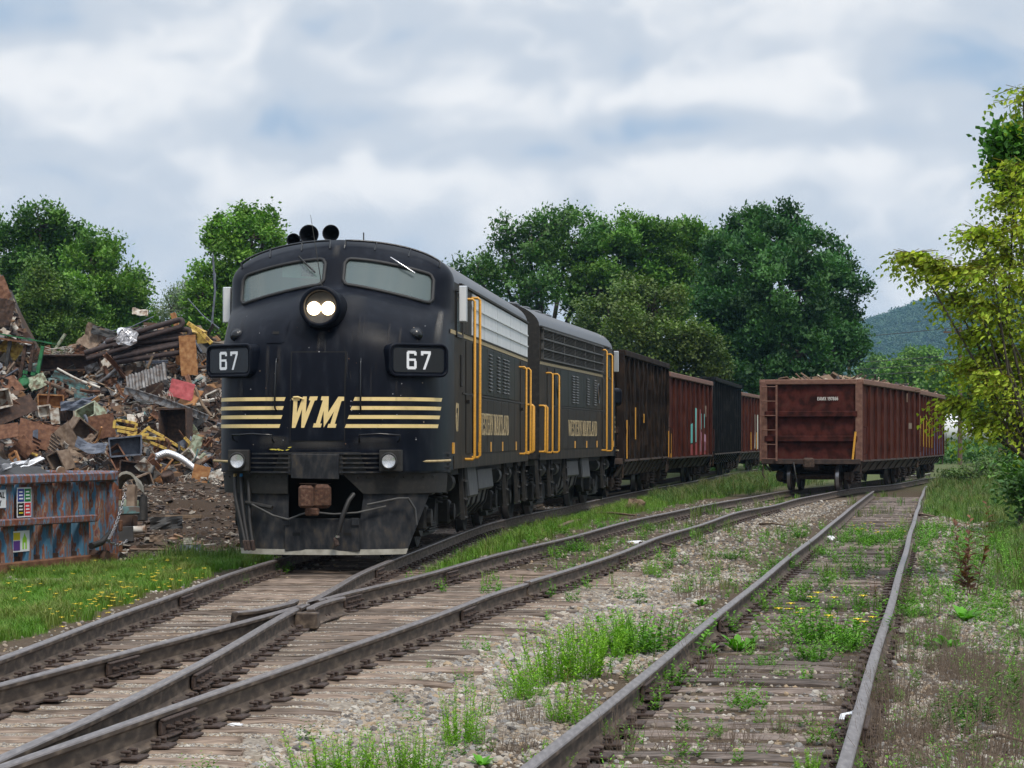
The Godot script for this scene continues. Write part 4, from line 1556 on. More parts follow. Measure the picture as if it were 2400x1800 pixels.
	kb.prism(PackedVector2Array([Vector2(-0.2, -0.05), Vector2(-0.19, 0.2), Vector2(-0.06, 0.26), Vector2(0.02, 0.23), Vector2(0.03, 0.06), Vector2(0.06, 0.02), Vector2(0.17, 0.05), Vector2(0.2, 0.14), Vector2(0.21, -0.08), Vector2(0.08, -0.16), Vector2(-0.1, -0.16)]), Vector3(0, 0.165, 0), Vector3(1, 0, 0), Vector3(0, 0, 1), -0.33)
	part("knuckle", kb.done(), M.knuckle_rust, ck)
	var kc := MB.new()
	kc.box(Vector3(-0.1, 0.0, 0.22), Vector3(0.19, 0.29, 0.1), Basis(), 0.03)
	kc.box(Vector3(0.155, 0.0, 0.07), Vector3(0.1, 0.3, 0.16), turned(0, 25, 0), 0.04)
	kc.box(Vector3(0.02, 0.0, 0.02), Vector3(0.36, 0.31, 0.2), Basis(), 0.04)
	kc.box(Vector3(-0.03, -0.2, 0.08), Vector3(0.18, 0.1, 0.14), Basis(), 0.02)
	part("jaw", kc.done(), M.knuckle_rust, ck)
	# hoses and rods across the front
	for i in 3:
		var u: float = [-1.16, -1.08, -0.98][i]
		var fz := 0.06
		part("brake_hose", one_tube([Vector3(u, 1.1, -0.36 + fz), Vector3(u + 0.005, 1.0, -0.3 + fz), Vector3(u + 0.02, 0.8, -0.26 + fz), Vector3(u + 0.1 - i * 0.03, 0.5, -0.2 + fz), Vector3(u + 0.17 - i * 0.04, 0.24, -0.14 + fz)], 0.026, 7), M.hose, o)
		part("hose_fitting", one_tube([Vector3(u, 1.14, -0.36 + fz), Vector3(u, 1.07, -0.34 + fz)], 0.024, 7), [M.brass, M.blue_fitting, M.tank_grey][i], o)
		part("hose_coupling", one_box(Vector3(u + 0.175 - i * 0.04, 0.19, -0.12 + fz), Vector3(0.05, 0.14, 0.06), turned(0, 20 * i, 10), 0.012), M.plate_rust, o)
	part("hose_bracket", one_box(Vector3(-1.07, 1.145, -0.25), Vector3(0.34, 0.05, 0.22), turned(0, -18, 0)), M.under_black, o)
	part("brake_hose", one_tube([Vector3(0.45, 0.86, 0.02), Vector3(0.4, 0.78, 0.1), Vector3(0.33, 0.6, 0.13), Vector3(0.28, 0.42, 0.13), Vector3(0.25, 0.3, 0.11)], 0.03, 8), M.hose, o)
	part("hose_clamp", one_tube([Vector3(0.257, 0.33, 0.113), Vector3(0.253, 0.3, 0.11)], 0.034, 8), M.chrome, o)
	part("hose_coupling", one_box(Vector3(0.235, 0.245, 0.1), Vector3(0.06, 0.12, 0.07), turned(0, 0, 14), 0.015), M.plate_rust, o)
	part("uncoupling_rod", one_tube([Vector3(-0.9, 0.72, -0.06), Vector3(-0.6, 0.58, 0.03), Vector3(-0.4, 0.53, 0.05), Vector3(-0.22, 0.6, 0.06), Vector3(-0.1, 0.63, 0.08), Vector3(0.2, 0.6, 0.07), Vector3(0.5, 0.62, 0.02), Vector3(0.85, 0.7, -0.12)], 0.014, 6), M.tank_grey, o)
	part("lift_lever", one_tube([Vector3(0.62, 0.72, 0.0), Vector3(1.0, 0.8, -0.16), Vector3(1.12, 0.8, -0.26), Vector3(1.2, 0.66, -0.34), Vector3(1.22, 0.45, -0.36)], 0.016, 6), M.tank_grey, o)
	part("lift_lever", one_tube([Vector3(-0.62, 0.68, -0.01), Vector3(-1.0, 0.74, -0.18)], 0.03, 6), M.under_black, o)
	for sd in [-1.0, 1.0]:
		# side mirrors in white frames
		var mr := part("wing_mirror", one_box(Vector3(sd * (HALF + 0.11), 3.42, -2.1), Vector3(0.12, 0.5, 0.05), Basis(), 0.012), M.aluminium, o)
		part("mirror_face", one_box(Vector3(sd * (HALF + 0.11), 3.42, -2.07), Vector3(0.09, 0.46, 0.012)), M.silver_panel, mr)
		part("mirror_arm", one_tube([Vector3(sd * HALF, 3.6, -2.15), Vector3(sd * (HALF + 0.07), 3.6, -2.13)], 0.012, 5), M.rubber, mr)
	loco_sides(o, first)
	# roof line: gutter, walkway, fans, horns, aerials
	for sd in [-1.0, 1.0]:
		part("gutter", one_box(Vector3(sd * (HALF + 0.012), 3.725, -(DEEP + LONG) * 0.5 - 0.3), Vector3(0.05, 0.03, LONG - DEEP - 0.7)), M.under_black, roof)
	for s in [6.0, 7.6, 9.2, 10.8]:
		var fan := MB.new()
		fan.lathe([Vector2(0.62, 0.0), Vector2(0.62, 0.1), Vector2(0.56, 0.13), Vector2(0.1, 0.13), Vector2(0.0, 0.13)], 20, Transform3D(Basis(), Vector3(0, 4.24, -s)), false)
		part("fan_housing", fan.done(), M.roof_paint, roof)
	part("roof_walk", one_box(Vector3(0.35, 4.3, -13.0), Vector3(0.4, 0.03, 1.6)), M.roof_paint, roof)
	var hn := holder("air_horn", o, Transform3D(Basis(), Vector3(-0.46, 4.22, -2.9)))
	var bells := [[-0.36, 0.14, 0.1, 1.0], [-0.14, 0.22, 0.14, 1.0], [0.17, 0.235, 0.122, 1.0], [0.31, 0.1, 0.07, -1.0], [0.02, 0.08, 0.06, -1.0]]
	if not first:
		bells = [[-0.3, 0.14, 0.09, -1.0], [0.0, 0.16, 0.1, -1.0], [0.3, 0.14, 0.09, -1.0]]
		hn.position = Vector3(0.3, 4.3, -13.4)
	for q in bells:
		var bl := MB.new()
		var r: float = q[2]
		bl.lathe([Vector2(r * 0.9, -0.01), Vector2(r, 0.0), Vector2(r * 0.8, -0.05), Vector2(r * 0.5, -0.14), Vector2(r * 0.3, -0.3), Vector2(r * 0.24, -0.5), Vector2(0, -0.52)], 22, Transform3D(Basis(Vector3(1, 0, 0), Vector3(0, 0, q[3]), Vector3(0, -q[3], 0)), Vector3(q[0], q[1], 0.2 * q[3])))
		bl.lathe([Vector2(r * 0.92, -0.015), Vector2(r * 0.6, -0.1), Vector2(r * 0.2, -0.28), Vector2(0.0, -0.3)], 22, Transform3D(Basis(Vector3(1, 0, 0), Vector3(0, 0, q[3]), Vector3(0, -q[3], 0)), Vector3(q[0], q[1], 0.2 * q[3])))
		part("bell", bl.done(), M.black_gloss, hn)
	var mf := MB.new()
	mf.bar(Vector3(-0.4, 0.06, -0.1), Vector3(0.35, 0.06, -0.1), 0.06, 0.06)
	for x in [-0.3, 0.25]:
		mf.bar(Vector3(x, -0.1, -0.1), Vector3(x, 0.16, -0.1), 0.05, 0.05)
	part("manifold", mf.done(), M.black_gloss, hn)
	if first:
		part("aerial", one_tube([nose_p(-0.13, 3.58, 0.0), nose_p(-0.13, 3.58, 0.1), Vector3(-0.27, 4.55, -0.9)], [0.012, 0.007, 0.003], 5), M.tank_grey, o)
		part("aerial", one_tube([Vector3(0.25, 4.24, -2.2), Vector3(0.25, 4.42, -2.2)], 0.01, 5), M.tank_grey, o)
	# underneath
	for s in [2.55, 11.7]:
		loco_truck(o, s)
	var tank := MB.new()
	var pr := []
	for q in [[-1.28, 1.15], [-1.28, 0.8], [-1.22, 0.55], [-1.05, 0.36], [-0.8, 0.28], [0.8, 0.28], [1.05, 0.36], [1.22, 0.55], [1.28, 0.8], [1.28, 1.15]]:
		pr.append(Vector2(q[0], q[1]))
	tank.prism(PackedVector2Array(pr), Vector3(0, 0, -6.6), Vector3(1, 0, 0), Vector3.UP, 2.9)
	var tk := part("fuel_tank", tank.done(), M.tank_grey, o)
	for s in [6.95, 7.7, 8.5, 9.2]:
		for sd in [-1.0, 1.0]:
			var strap := MB.new()
			strap.tube([Vector3(sd * 1.29, 1.1, -s), Vector3(sd * 1.29, 0.8, -s), Vector3(sd * 1.235, 0.54, -s), Vector3(sd * 1.06, 0.345, -s), Vector3(sd * 0.8, 0.27, -s)], 0.02, 5)
			part("tank_strap", strap.done(), M.under_black, tk)
	for sd in [-1.0, 1.0]:
		part("battery_box", one_box(Vector3(sd * 1.3, 0.93, -5.9), Vector3(0.16, 0.5, 1.3), turned(0, 0, sd * 6.0), 0.03), M.tank_grey, o)
		part("battery_box", one_box(Vector3(sd * 1.3, 0.93, -8.2), Vector3(0.1, 0.36, 2.4), turned(0, 0, sd * 6.0), 0.03), M.tank_grey, o)
		for s in [3.55, 10.2, 12.5, 14.1]:
			var ld := MB.new()
			for q in [-0.17, 0.17]:
				ld.bar(Vector3(sd * 1.46, 1.18, -s + q), Vector3(sd * 1.5, 0.42, -s + q), 0.03, 0.06)
			for i in 3:
				ld.bar(Vector3(sd * 1.49, 0.45 + i * 0.26, -s - 0.17), Vector3(sd * 1.49, 0.45 + i * 0.26, -s + 0.17), 0.09, 0.025)
			part("step_ladder", ld.done(), M.under_black, o)
	part("underframe", one_box(Vector3(0, 1.12, -7.6), Vector3(2.6, 0.14, 13.4)), M.under_black, o)


func half_top(u: float) -> float:
	# height of the roof curve above u
	var q := pow(clampf(u / HALF, 0.0, 1.0), 2.3)
	return 3.72 + 0.56 * sqrt(maxf(1.0 - q, 0.0))


func loco_sides(o: Node3D, first: bool) -> void:
	for sd in [-1.0, 1.0]:
		# sill plate with rivets, belt line
		part("sill", side_box(1.9, LONG, 1.16, 1.34, sd, 0.012), M.side_paint, o)
		part("belt_stripe", side_box(1.55 if first else 4.0, LONG - 0.05, 3.0, 3.055, sd, 0.006), M.old_cream, o)
		part("belt_rail", side_box(3.2, LONG, 3.06, 3.075, sd, 0.02), M.under_black, o)
		part("belt_rail", side_box(3.0, LONG, 2.2, 2.225, sd, 0.018), M.under_black, o)
		# lower and upper rows of side panels, joints left open
		var cuts := [4.35, 5.3, 6.5, 7.55, 8.9, 10.2, 11.35, 12.2]
		for i in cuts.size() - 1:
			part("panel", side_box(cuts[i] + 0.015, cuts[i + 1] - 0.015, 1.36, 2.18, sd, 0.014, 0.004), M.side_paint, o)
			part("panel", side_box(cuts[i] + 0.015, cuts[i + 1] - 0.015, 2.24, 2.97, sd, 0.014, 0.004), M.green_panel, o)
		# doors
		for s in [3.45, 12.65]:
			var dr := part("side_door", side_box(s, s + 0.62, 1.36, 2.97, sd, 0.012, 0.004), M.side_paint, o)
			part("handle", one_box(Vector3(sd * (HALF + 0.04), 2.1, -s - 0.08), Vector3(0.04, 0.05, 0.14)), M.under_black, dr)
		part("side_vent", side_box(2.75, 2.95, 2.3, 2.75, sd, 0.02, 0.006), M.void_black, o)
		# louvre groups
		for s in ([6.75, 8.1, 9.15, 9.75] if first else [5.4, 6.7, 8.6, 9.2]):
			var lg := holder("louvre_group", o)
			for i in 11:
				part("louvre", one_box(Vector3(sd * (HALF + 0.03), 2.33 + i * 0.055, -s - 0.2), Vector3(0.035, 0.012, 0.38), turned(0, 0, sd * -35.0)), M.louvre_grey, lg)
		# upper panel or grille
		if first:
			var pnl := part("upper_panel", side_box(4.3, LONG - 0.1, 3.085, 3.69, sd, 0.012), M.silver_panel, o)
			for h in [3.27, 3.47]:
				part("batten", side_box(4.32, LONG - 0.12, h, h + 0.025, sd, 0.03), M.silver_panel, pnl)
			for s in [6.0, 8.2, 10.6, 12.6]:
				part("seam", side_box(s, s + 0.02, 3.09, 3.685, sd, 0.016), M.aluminium, pnl)
		else:
			var gr := holder("grille", o)
			part("backing", side_box(4.2, LONG - 0.2, 3.1, 3.68, sd, 0.006), M.void_black, gr)
			for i in 20:
				part("slat", one_box(Vector3(sd * (HALF + 0.03), 3.12 + i * 0.0285, -(4.2 + LONG - 0.2) * 0.5), Vector3(0.035, 0.008, LONG - 4.6), turned(0, 0, sd * -30.0)), M.tank_grey, gr)
			for h in [3.095, 3.285, 3.475, 3.67]:
				part("grille_bar", side_box(4.2, LONG - 0.18, h, h + 0.03, sd, 0.06), M.tank_grey, gr)
			for s in [4.2, 5.9, 7.6, 9.3, 11.0, 12.7, LONG - 0.25]:
				part("grille_post", side_box(s, s + 0.03, 3.1, 3.68, sd, 0.052), M.tank_grey, gr)
			for s in [4.6, 11.4]:
				var ring := MB.new()
				ring.lathe([Vector2(0.2, 0.0), Vector2(0.22, 0.025), Vector2(0.24, 0.0)], 22, disc_xf(Vector3(sd * (HALF + 0.012), 2.6, -s - 0.3), Vector3(sd, 0, 0)))
				ring.lathe([Vector2(0.0, 0.006), Vector2(0.2, 0.006)], 22, disc_xf(Vector3(sd * (HALF + 0.012), 2.6, -s - 0.3), Vector3(sd, 0, 0)))
				part("porthole", ring.done(), M.black_gloss, o)
		# orange blocks along the sill
		for s in [1.75, 5.1, 7.0, 9.0, 11.6]:
			part("reflector_block", side_box(s, s + 0.16, 1.37, 1.52, sd, 0.02), M.rail_orange, o)
		hand_rail(o, 3.28, 1.28, 3.55, sd, M.rail_orange, 0.021, 0.15)
		hand_rail(o, 4.22, 1.3, 3.62, sd, M.rail_orange, 0.021, 0.13)
		for s in [12.45, 13.4]:
			hand_rail(o, s, 1.3, 2.85, sd, M.rail_orange, 0.02)
		for s in [14.05, 14.35]:
			hand_rail(o, s, 1.32, 2.2, sd, M.rail_orange, 0.02, 0.12)
		# lettering reads away from the front on one side, towards it on the other
		var ax := Basis(Vector3(0, 0, -sd), Vector3.UP, Vector3(sd, 0, 0))
		lettering("WESTERN MARYLAND", 5.0, 0.34, M.old_cream, o, Transform3D(ax, Vector3(sd * (HALF + 0.015), 1.79, -7.7)))
		if first:
			lettering("67", 0.34, 0.4, M.old_cream, o, Transform3D(ax, Vector3(sd * (HALF + 0.002), 1.87, -2.35)), true, "Droid Sans")


# rain streaks, soot and scuffs on the nose, plus a highlight painted mid-nose, as thin fading films
func grime_and_highlight(o: Node3D) -> void:
	var r := dice(41)
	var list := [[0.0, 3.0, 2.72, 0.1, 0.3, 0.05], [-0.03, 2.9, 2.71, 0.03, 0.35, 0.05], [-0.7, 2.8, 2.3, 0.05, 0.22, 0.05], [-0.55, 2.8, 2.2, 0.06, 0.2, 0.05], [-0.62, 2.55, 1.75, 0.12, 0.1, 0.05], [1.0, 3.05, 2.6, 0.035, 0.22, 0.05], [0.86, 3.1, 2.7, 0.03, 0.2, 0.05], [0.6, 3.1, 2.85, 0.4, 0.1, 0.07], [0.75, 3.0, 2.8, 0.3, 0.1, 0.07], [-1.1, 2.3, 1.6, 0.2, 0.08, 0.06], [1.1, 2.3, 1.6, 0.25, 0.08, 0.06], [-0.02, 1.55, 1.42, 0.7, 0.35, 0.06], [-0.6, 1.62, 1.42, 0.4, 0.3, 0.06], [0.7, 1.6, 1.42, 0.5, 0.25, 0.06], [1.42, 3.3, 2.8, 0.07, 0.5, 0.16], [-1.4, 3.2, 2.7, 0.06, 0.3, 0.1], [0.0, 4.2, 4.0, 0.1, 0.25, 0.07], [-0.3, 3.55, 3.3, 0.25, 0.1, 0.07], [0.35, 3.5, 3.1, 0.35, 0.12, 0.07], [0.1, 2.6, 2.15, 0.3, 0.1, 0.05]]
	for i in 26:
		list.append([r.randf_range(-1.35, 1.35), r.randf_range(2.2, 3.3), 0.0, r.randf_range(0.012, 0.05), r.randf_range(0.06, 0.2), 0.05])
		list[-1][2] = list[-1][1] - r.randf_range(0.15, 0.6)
	for q in list:
		var m := MB.new()
		var rows := []
		var cols := []
		for i in 9:
			var t := i / 8.0
			var row := []
			var cl := []
			for j in 7:
				var f := j / 6.0
				row.append(nose_p(q[0] + (f - 0.5) * q[3] * (1.0 + 0.4 * t), lerpf(q[1], q[2], t), 0.0075))
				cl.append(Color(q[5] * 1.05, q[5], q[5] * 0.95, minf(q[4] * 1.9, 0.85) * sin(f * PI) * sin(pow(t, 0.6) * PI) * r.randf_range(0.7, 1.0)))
			rows.append(row)
			cols.append(cl)
		for i in 8:
			for j in 6:
				for k in [[i, j], [i, j + 1], [i + 1, j + 1], [i, j], [i + 1, j + 1], [i + 1, j]]:
					m.st.set_color(cols[k[0]][k[1]])
					m.st.set_smooth_group(1)
					m.st.add_vertex(rows[k[0]][k[1]])
		part("dirt_highlight_film", m.done(), M.grime_and_highlight, o)
	# chips of bare primer and stray yellow paint
	var ch := MB.new()
	for i in 60:
		var u := r.randf_range(-1.3, 1.3)
		var h := r.randf_range(1.45, 3.2)
		var s := r.randf_range(0.003, 0.009)
		ch.col([Color(0.25, 0.2, 0.15), Color(0.15, 0.08, 0.04), Color(0.3, 0.3, 0.32)][r.randi() % 3])
		ch.face([nose_p(u - s, h, 0.009), nose_p(u, h - s * r.randf_range(0.6, 2.0), 0.009), nose_p(u + s, h, 0.009), nose_p(u, h + s, 0.009)], Vector3(0, 0, 1))
	ch.col(Color(0.6, 0.5, 0.08))
	for i in 16:
		var u := r.randf_range(-0.65, -0.38)
		var h := 1.425 + r.randf_range(-0.01, 0.05) * (1.0 if u > -0.5 else 0.3)
		ch.face([nose_p(u - 0.02, h, 0.01), nose_p(u, h - 0.006, 0.01), nose_p(u + 0.025, h + 0.003, 0.01), nose_p(u, h + 0.006, 0.01)], Vector3(0, 0, 1))
	part("paint_chips", ch.done(), M.any_colour, o, Transform3D(), "stuff")
# ---------------------------------------------------------------- gondola cars

func car_truck(parent: Node3D, z: float) -> void:
	var t := holder("truck", parent, Transform3D(Basis(), Vector3(0, 0, z)))
	for q in [-0.88, 0.88]:
		axle_set(t, 0.42, q, M.wheel_rust)
	for sd in [-1.0, 1.0]:
		var f := MB.new()
		f.prism(PackedVector2Array([Vector2(-1.12, 0.34), Vector2(-1.12, 0.56), Vector2(-0.6, 0.6), Vector2(-0.3, 0.78), Vector2(0.3, 0.78), Vector2(0.6, 0.6), Vector2(1.12, 0.56), Vector2(1.12, 0.34), Vector2(0.7, 0.34), Vector2(0.4, 0.2), Vector2(-0.4, 0.2), Vector2(-0.7, 0.34)]), Vector3(sd * 1.04, 0, 0), Vector3(0, 0, -sd), Vector3.UP, 0.12)
		part("side_frame", f.done(), M.wheel_rust, t)
		for q in [-0.88, 0.88]:
			var b := MB.new()
			b.box(Vector3(sd * 1.06, 0.44, q), Vector3(0.18, 0.3, 0.28), Basis(), 0.03)
			b.lathe([Vector2(0.0, 0.03), Vector2(0.07, 0.03), Vector2(0.09, 0.0)], 10, disc_xf(Vector3(sd * 1.15, 0.44, q), Vector3(sd, 0, 0)), false)
			part("bearing", b.done(), M.wheel_rust, t)
		for q in [-0.16, 0.16]:
			part("spring", S.car_spring, M.car_grime, t, Transform3D(Basis(), Vector3(sd * 1.12, 0.24, q)))
	part("bolster", one_box(Vector3(0, 0.62, 0), Vector3(2.1, 0.2, 0.4), Basis(), 0.03), M.wheel_rust, t)


func gondola(label: String, where: Vector3, yaw: float, length: float, top: float, low: float, ribs: int, wave: float, side_m: Material, end_m: Material, rim_m: Material) -> Node3D:
	var o := thing("gondola_car", label, "rail car", where, yaw, "gondola cars")
	var r := dice(int(length * 100) + ribs)
	var hw := 1.44
	for sd in [-1.0, 1.0]:
		# the plated side, a little dented
		var m := MB.new()
		var rows := []
		for i in 9:
			var row := []
			for j in ribs * 2 + 1:
				var z := -length * j / (ribs * 2.0)
				var y := lerpf(low, top, i / 8.0)
				var dent := (sin(j * 1.9 + i * 0.8) * 0.5 + r.randf_range(-0.5, 0.5)) * (0.012 + wave * 0.5) if j > 0 and j < ribs * 2 and i < 8 else 0.0
				row.append(Vector3(sd * (hw + dent), y, z))
			rows.append(row)
		m.soft(1)
		m.grid(rows, false, sd < 0)
		var plate := part("side_plate", m.done(), side_m, o)
		for k in ribs + 1:
			var z := -0.1 - (length - 0.2) * k / ribs
			var b := MB.new()
			var pts := []
			var n := 7
			for i in n + 1:
				pts.append(Vector3(sd * (hw + 0.06 + r.randf_range(-1, 1) * wave * 0.6), lerpf(low - 0.02, top - 0.06, float(i) / n), z + (r.randf_range(-1, 1) * wave if i > 0 and i < n else 0.0)))
			for i in n:
				b.bar(pts[i], pts[i + 1] + (pts[i + 1] - pts[i]).normalized() * 0.01, 0.1, 0.085, Vector3(sd, 0, 0), 0.0)
			part("rib", b.done(), side_m, o)
			# slanted gusset under each rib
			var g := MB.new()
			g.bar(Vector3(sd * (hw + 0.05), low, z), Vector3(sd * (hw - 0.2), 0.58, z), 0.035, 0.1, Vector3(0, 0, 1))
			part("gusset", g.done(), side_m if side_m == M.car_slate else M.car_grime, o)
		part("slope_sheet", one_box(Vector3(sd * (hw - 0.13), (low + 0.58) * 0.5, -length * 0.5), Vector3(0.03, low - 0.56, length - 0.6), turned(0, 0, sd * -28.0)), M.car_grime, o)
		part("top_rim", one_box(Vector3(sd * (hw + 0.03), top - 0.02, -length * 0.5), Vector3(0.2, 0.16, length + 0.06), Basis(), 0.02), rim_m, o)
		part("bottom_angle", one_box(Vector3(sd * (hw + 0.03), low, -length * 0.5), Vector3(0.14, 0.05, length)), M.car_grime, o)
		for z in [0.0, -length]:
			part("corner_post", one_box(Vector3(sd * (hw - 0.01), (low + top) * 0.5, z + (0.04 if z == 0.0 else -0.04)), Vector3(0.2, top - low, 0.12), Basis(), 0.01), rim_m if side_m == M.car_red else side_m, o)
	for z in [0.0, -length]:
		var sg := 1.0 if z == 0.0 else -1.0
		var e := MB.new()
		var rows := []
		for i in 9:
			var row := []
			for j in 13:
				row.append(Vector3(lerpf(-hw, hw, j / 12.0), lerpf(low, top, i / 8.0), z + sg * (0.0 if i == 0 or i == 8 or j == 0 or j == 12 else r.randf_range(-0.02, 0.015))))
			rows.append(row)
		e.soft(1)
		e.grid(rows, false, sg > 0)
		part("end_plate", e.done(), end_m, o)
		part("top_rim", one_box(Vector3(0, top - 0.02, z + sg * 0.03), Vector3(hw * 2 - 0.14, 0.155, 0.16), Basis(), 0.02), rim_m, o)
		for h in [lerpf(low, top, 0.59), lerpf(low, top, 0.28)]:
			part("end_beam", one_box(Vector3(0, h, z + sg * 0.07), Vector3(hw * 2 - 0.1, 0.17, 0.13), Basis(), 0.015), end_m, o)
		part("end_sill", one_box(Vector3(0, low - 0.02, z + sg * 0.06), Vector3(hw * 2 + 0.1, 0.16, 0.16), Basis(), 0.015), M.car_grime, o)
		# ladder
		var lx := -1.25 * sg
		var lad := holder("ladder", o)
		for x in [lx - 0.24, lx + 0.24]:
			part("stile", one_box(Vector3(x, (low + top) * 0.5 - 0.05, z + sg * 0.22), Vector3(0.05, top - low - 0.1, 0.06)), rim_m if side_m == M.car_red else side_m, lad)
		for i in 6:
			part("rung", one_tube([Vector3(lx - 0.26, lerpf(low + 0.06, top - 0.16, i / 5.0), z + sg * 0.23), Vector3(lx + 0.26, lerpf(low + 0.06, top - 0.16, i / 5.0), z + sg * 0.23)], 0.014, 5), rim_m if side_m == M.car_red else side_m, lad)
		# draft gear and coupler
		var cp := holder("coupler", o)
		part("shank", one_box(Vector3(0, 0.84, z + sg * 0.3), Vector3(0.2, 0.2, 0.7), Basis(), 0.02), M.wheel_rust, cp)
		part("knuckle", one_box(Vector3(0.02 * sg, 0.84, z + sg * 0.62), Vector3(0.34, 0.32, 0.24), turned(0, 10 * sg, 0), 0.05), M.wheel_rust, cp)
		part("brake_hose", one_tube([Vector3(-0.5 * sg, 0.85, z + sg * 0.2), Vector3(-0.45 * sg, 0.7, z + sg * 0.34), Vector3(-0.4 * sg, 0.4, z + sg * 0.36), Vector3(-0.38 * sg, 0.26, z + sg * 0.34)], 0.024, 6), M.hose, o)
		part("stirrup", one_tube([Vector3(-1.42, low, z + sg * 0.1), Vector3(-1.45, 0.5, z + sg * 0.12), Vector3(-1.38, 0.38, z + sg * 0.12)], 0.024, 6), M.wheel_rust, o)
		part("stirrup", one_tube([Vector3(1.42, low + 0.25, z + sg * 0.06), Vector3(1.47, low - 0.1, z - sg * 0.1), Vector3(1.46, 0.55, z - sg * 0.12)], 0.024, 6), M.wheel_rust, o)
		part("grab_iron", one_tube([Vector3(1.5, 1.1, z - sg * 0.3), Vector3(1.62, 1.12, z - sg * 0.3), Vector3(1.62, 1.9, z - sg * 0.3), Vector3(1.5, 1.92, z - sg * 0.3)], 0.016, 5), end_m, o)
	part("floor", one_box(Vector3(0, 0.95, -length * 0.5), Vector3(hw * 2 - 0.2, 0.06, length - 0.1)), M.car_grime, o)
	part("centre_sill", one_box(Vector3(0, 0.78, -length * 0.5), Vector3(0.4, 0.3, length - 0.2)), M.car_grime, o)
	part("air_tank", one_tube([Vector3(0.5, 0.62, -length * 0.42), Vector3(0.5, 0.62, -length * 0.42 - 1.0)], 0.22, 12), M.car_grime, o)
	for z in [-1.55, -(length - 1.55)]:
		car_truck(o, z)
	return o


func paint_patch(o: Node3D, called: String, c: Color, pts: Array) -> void:
	var key := "paint_%d_%d_%d" % [int(c.r * 100), int(c.g * 100), int(c.b * 100)]
	if not M.has(key):
		plain(key, c, 0.6)
	# sprayed on the side plates: (along, height) from the near end
	var m := MB.new()
	var poly := PackedVector2Array()
	for p in pts:
		poly.append(Vector2(p[0], p[1]))
	m.prism(poly, Vector3(1.462, 0, 0), Vector3(0, 0, -1), Vector3.UP, 0.012)
	part(called, m.done(), M[key], o)


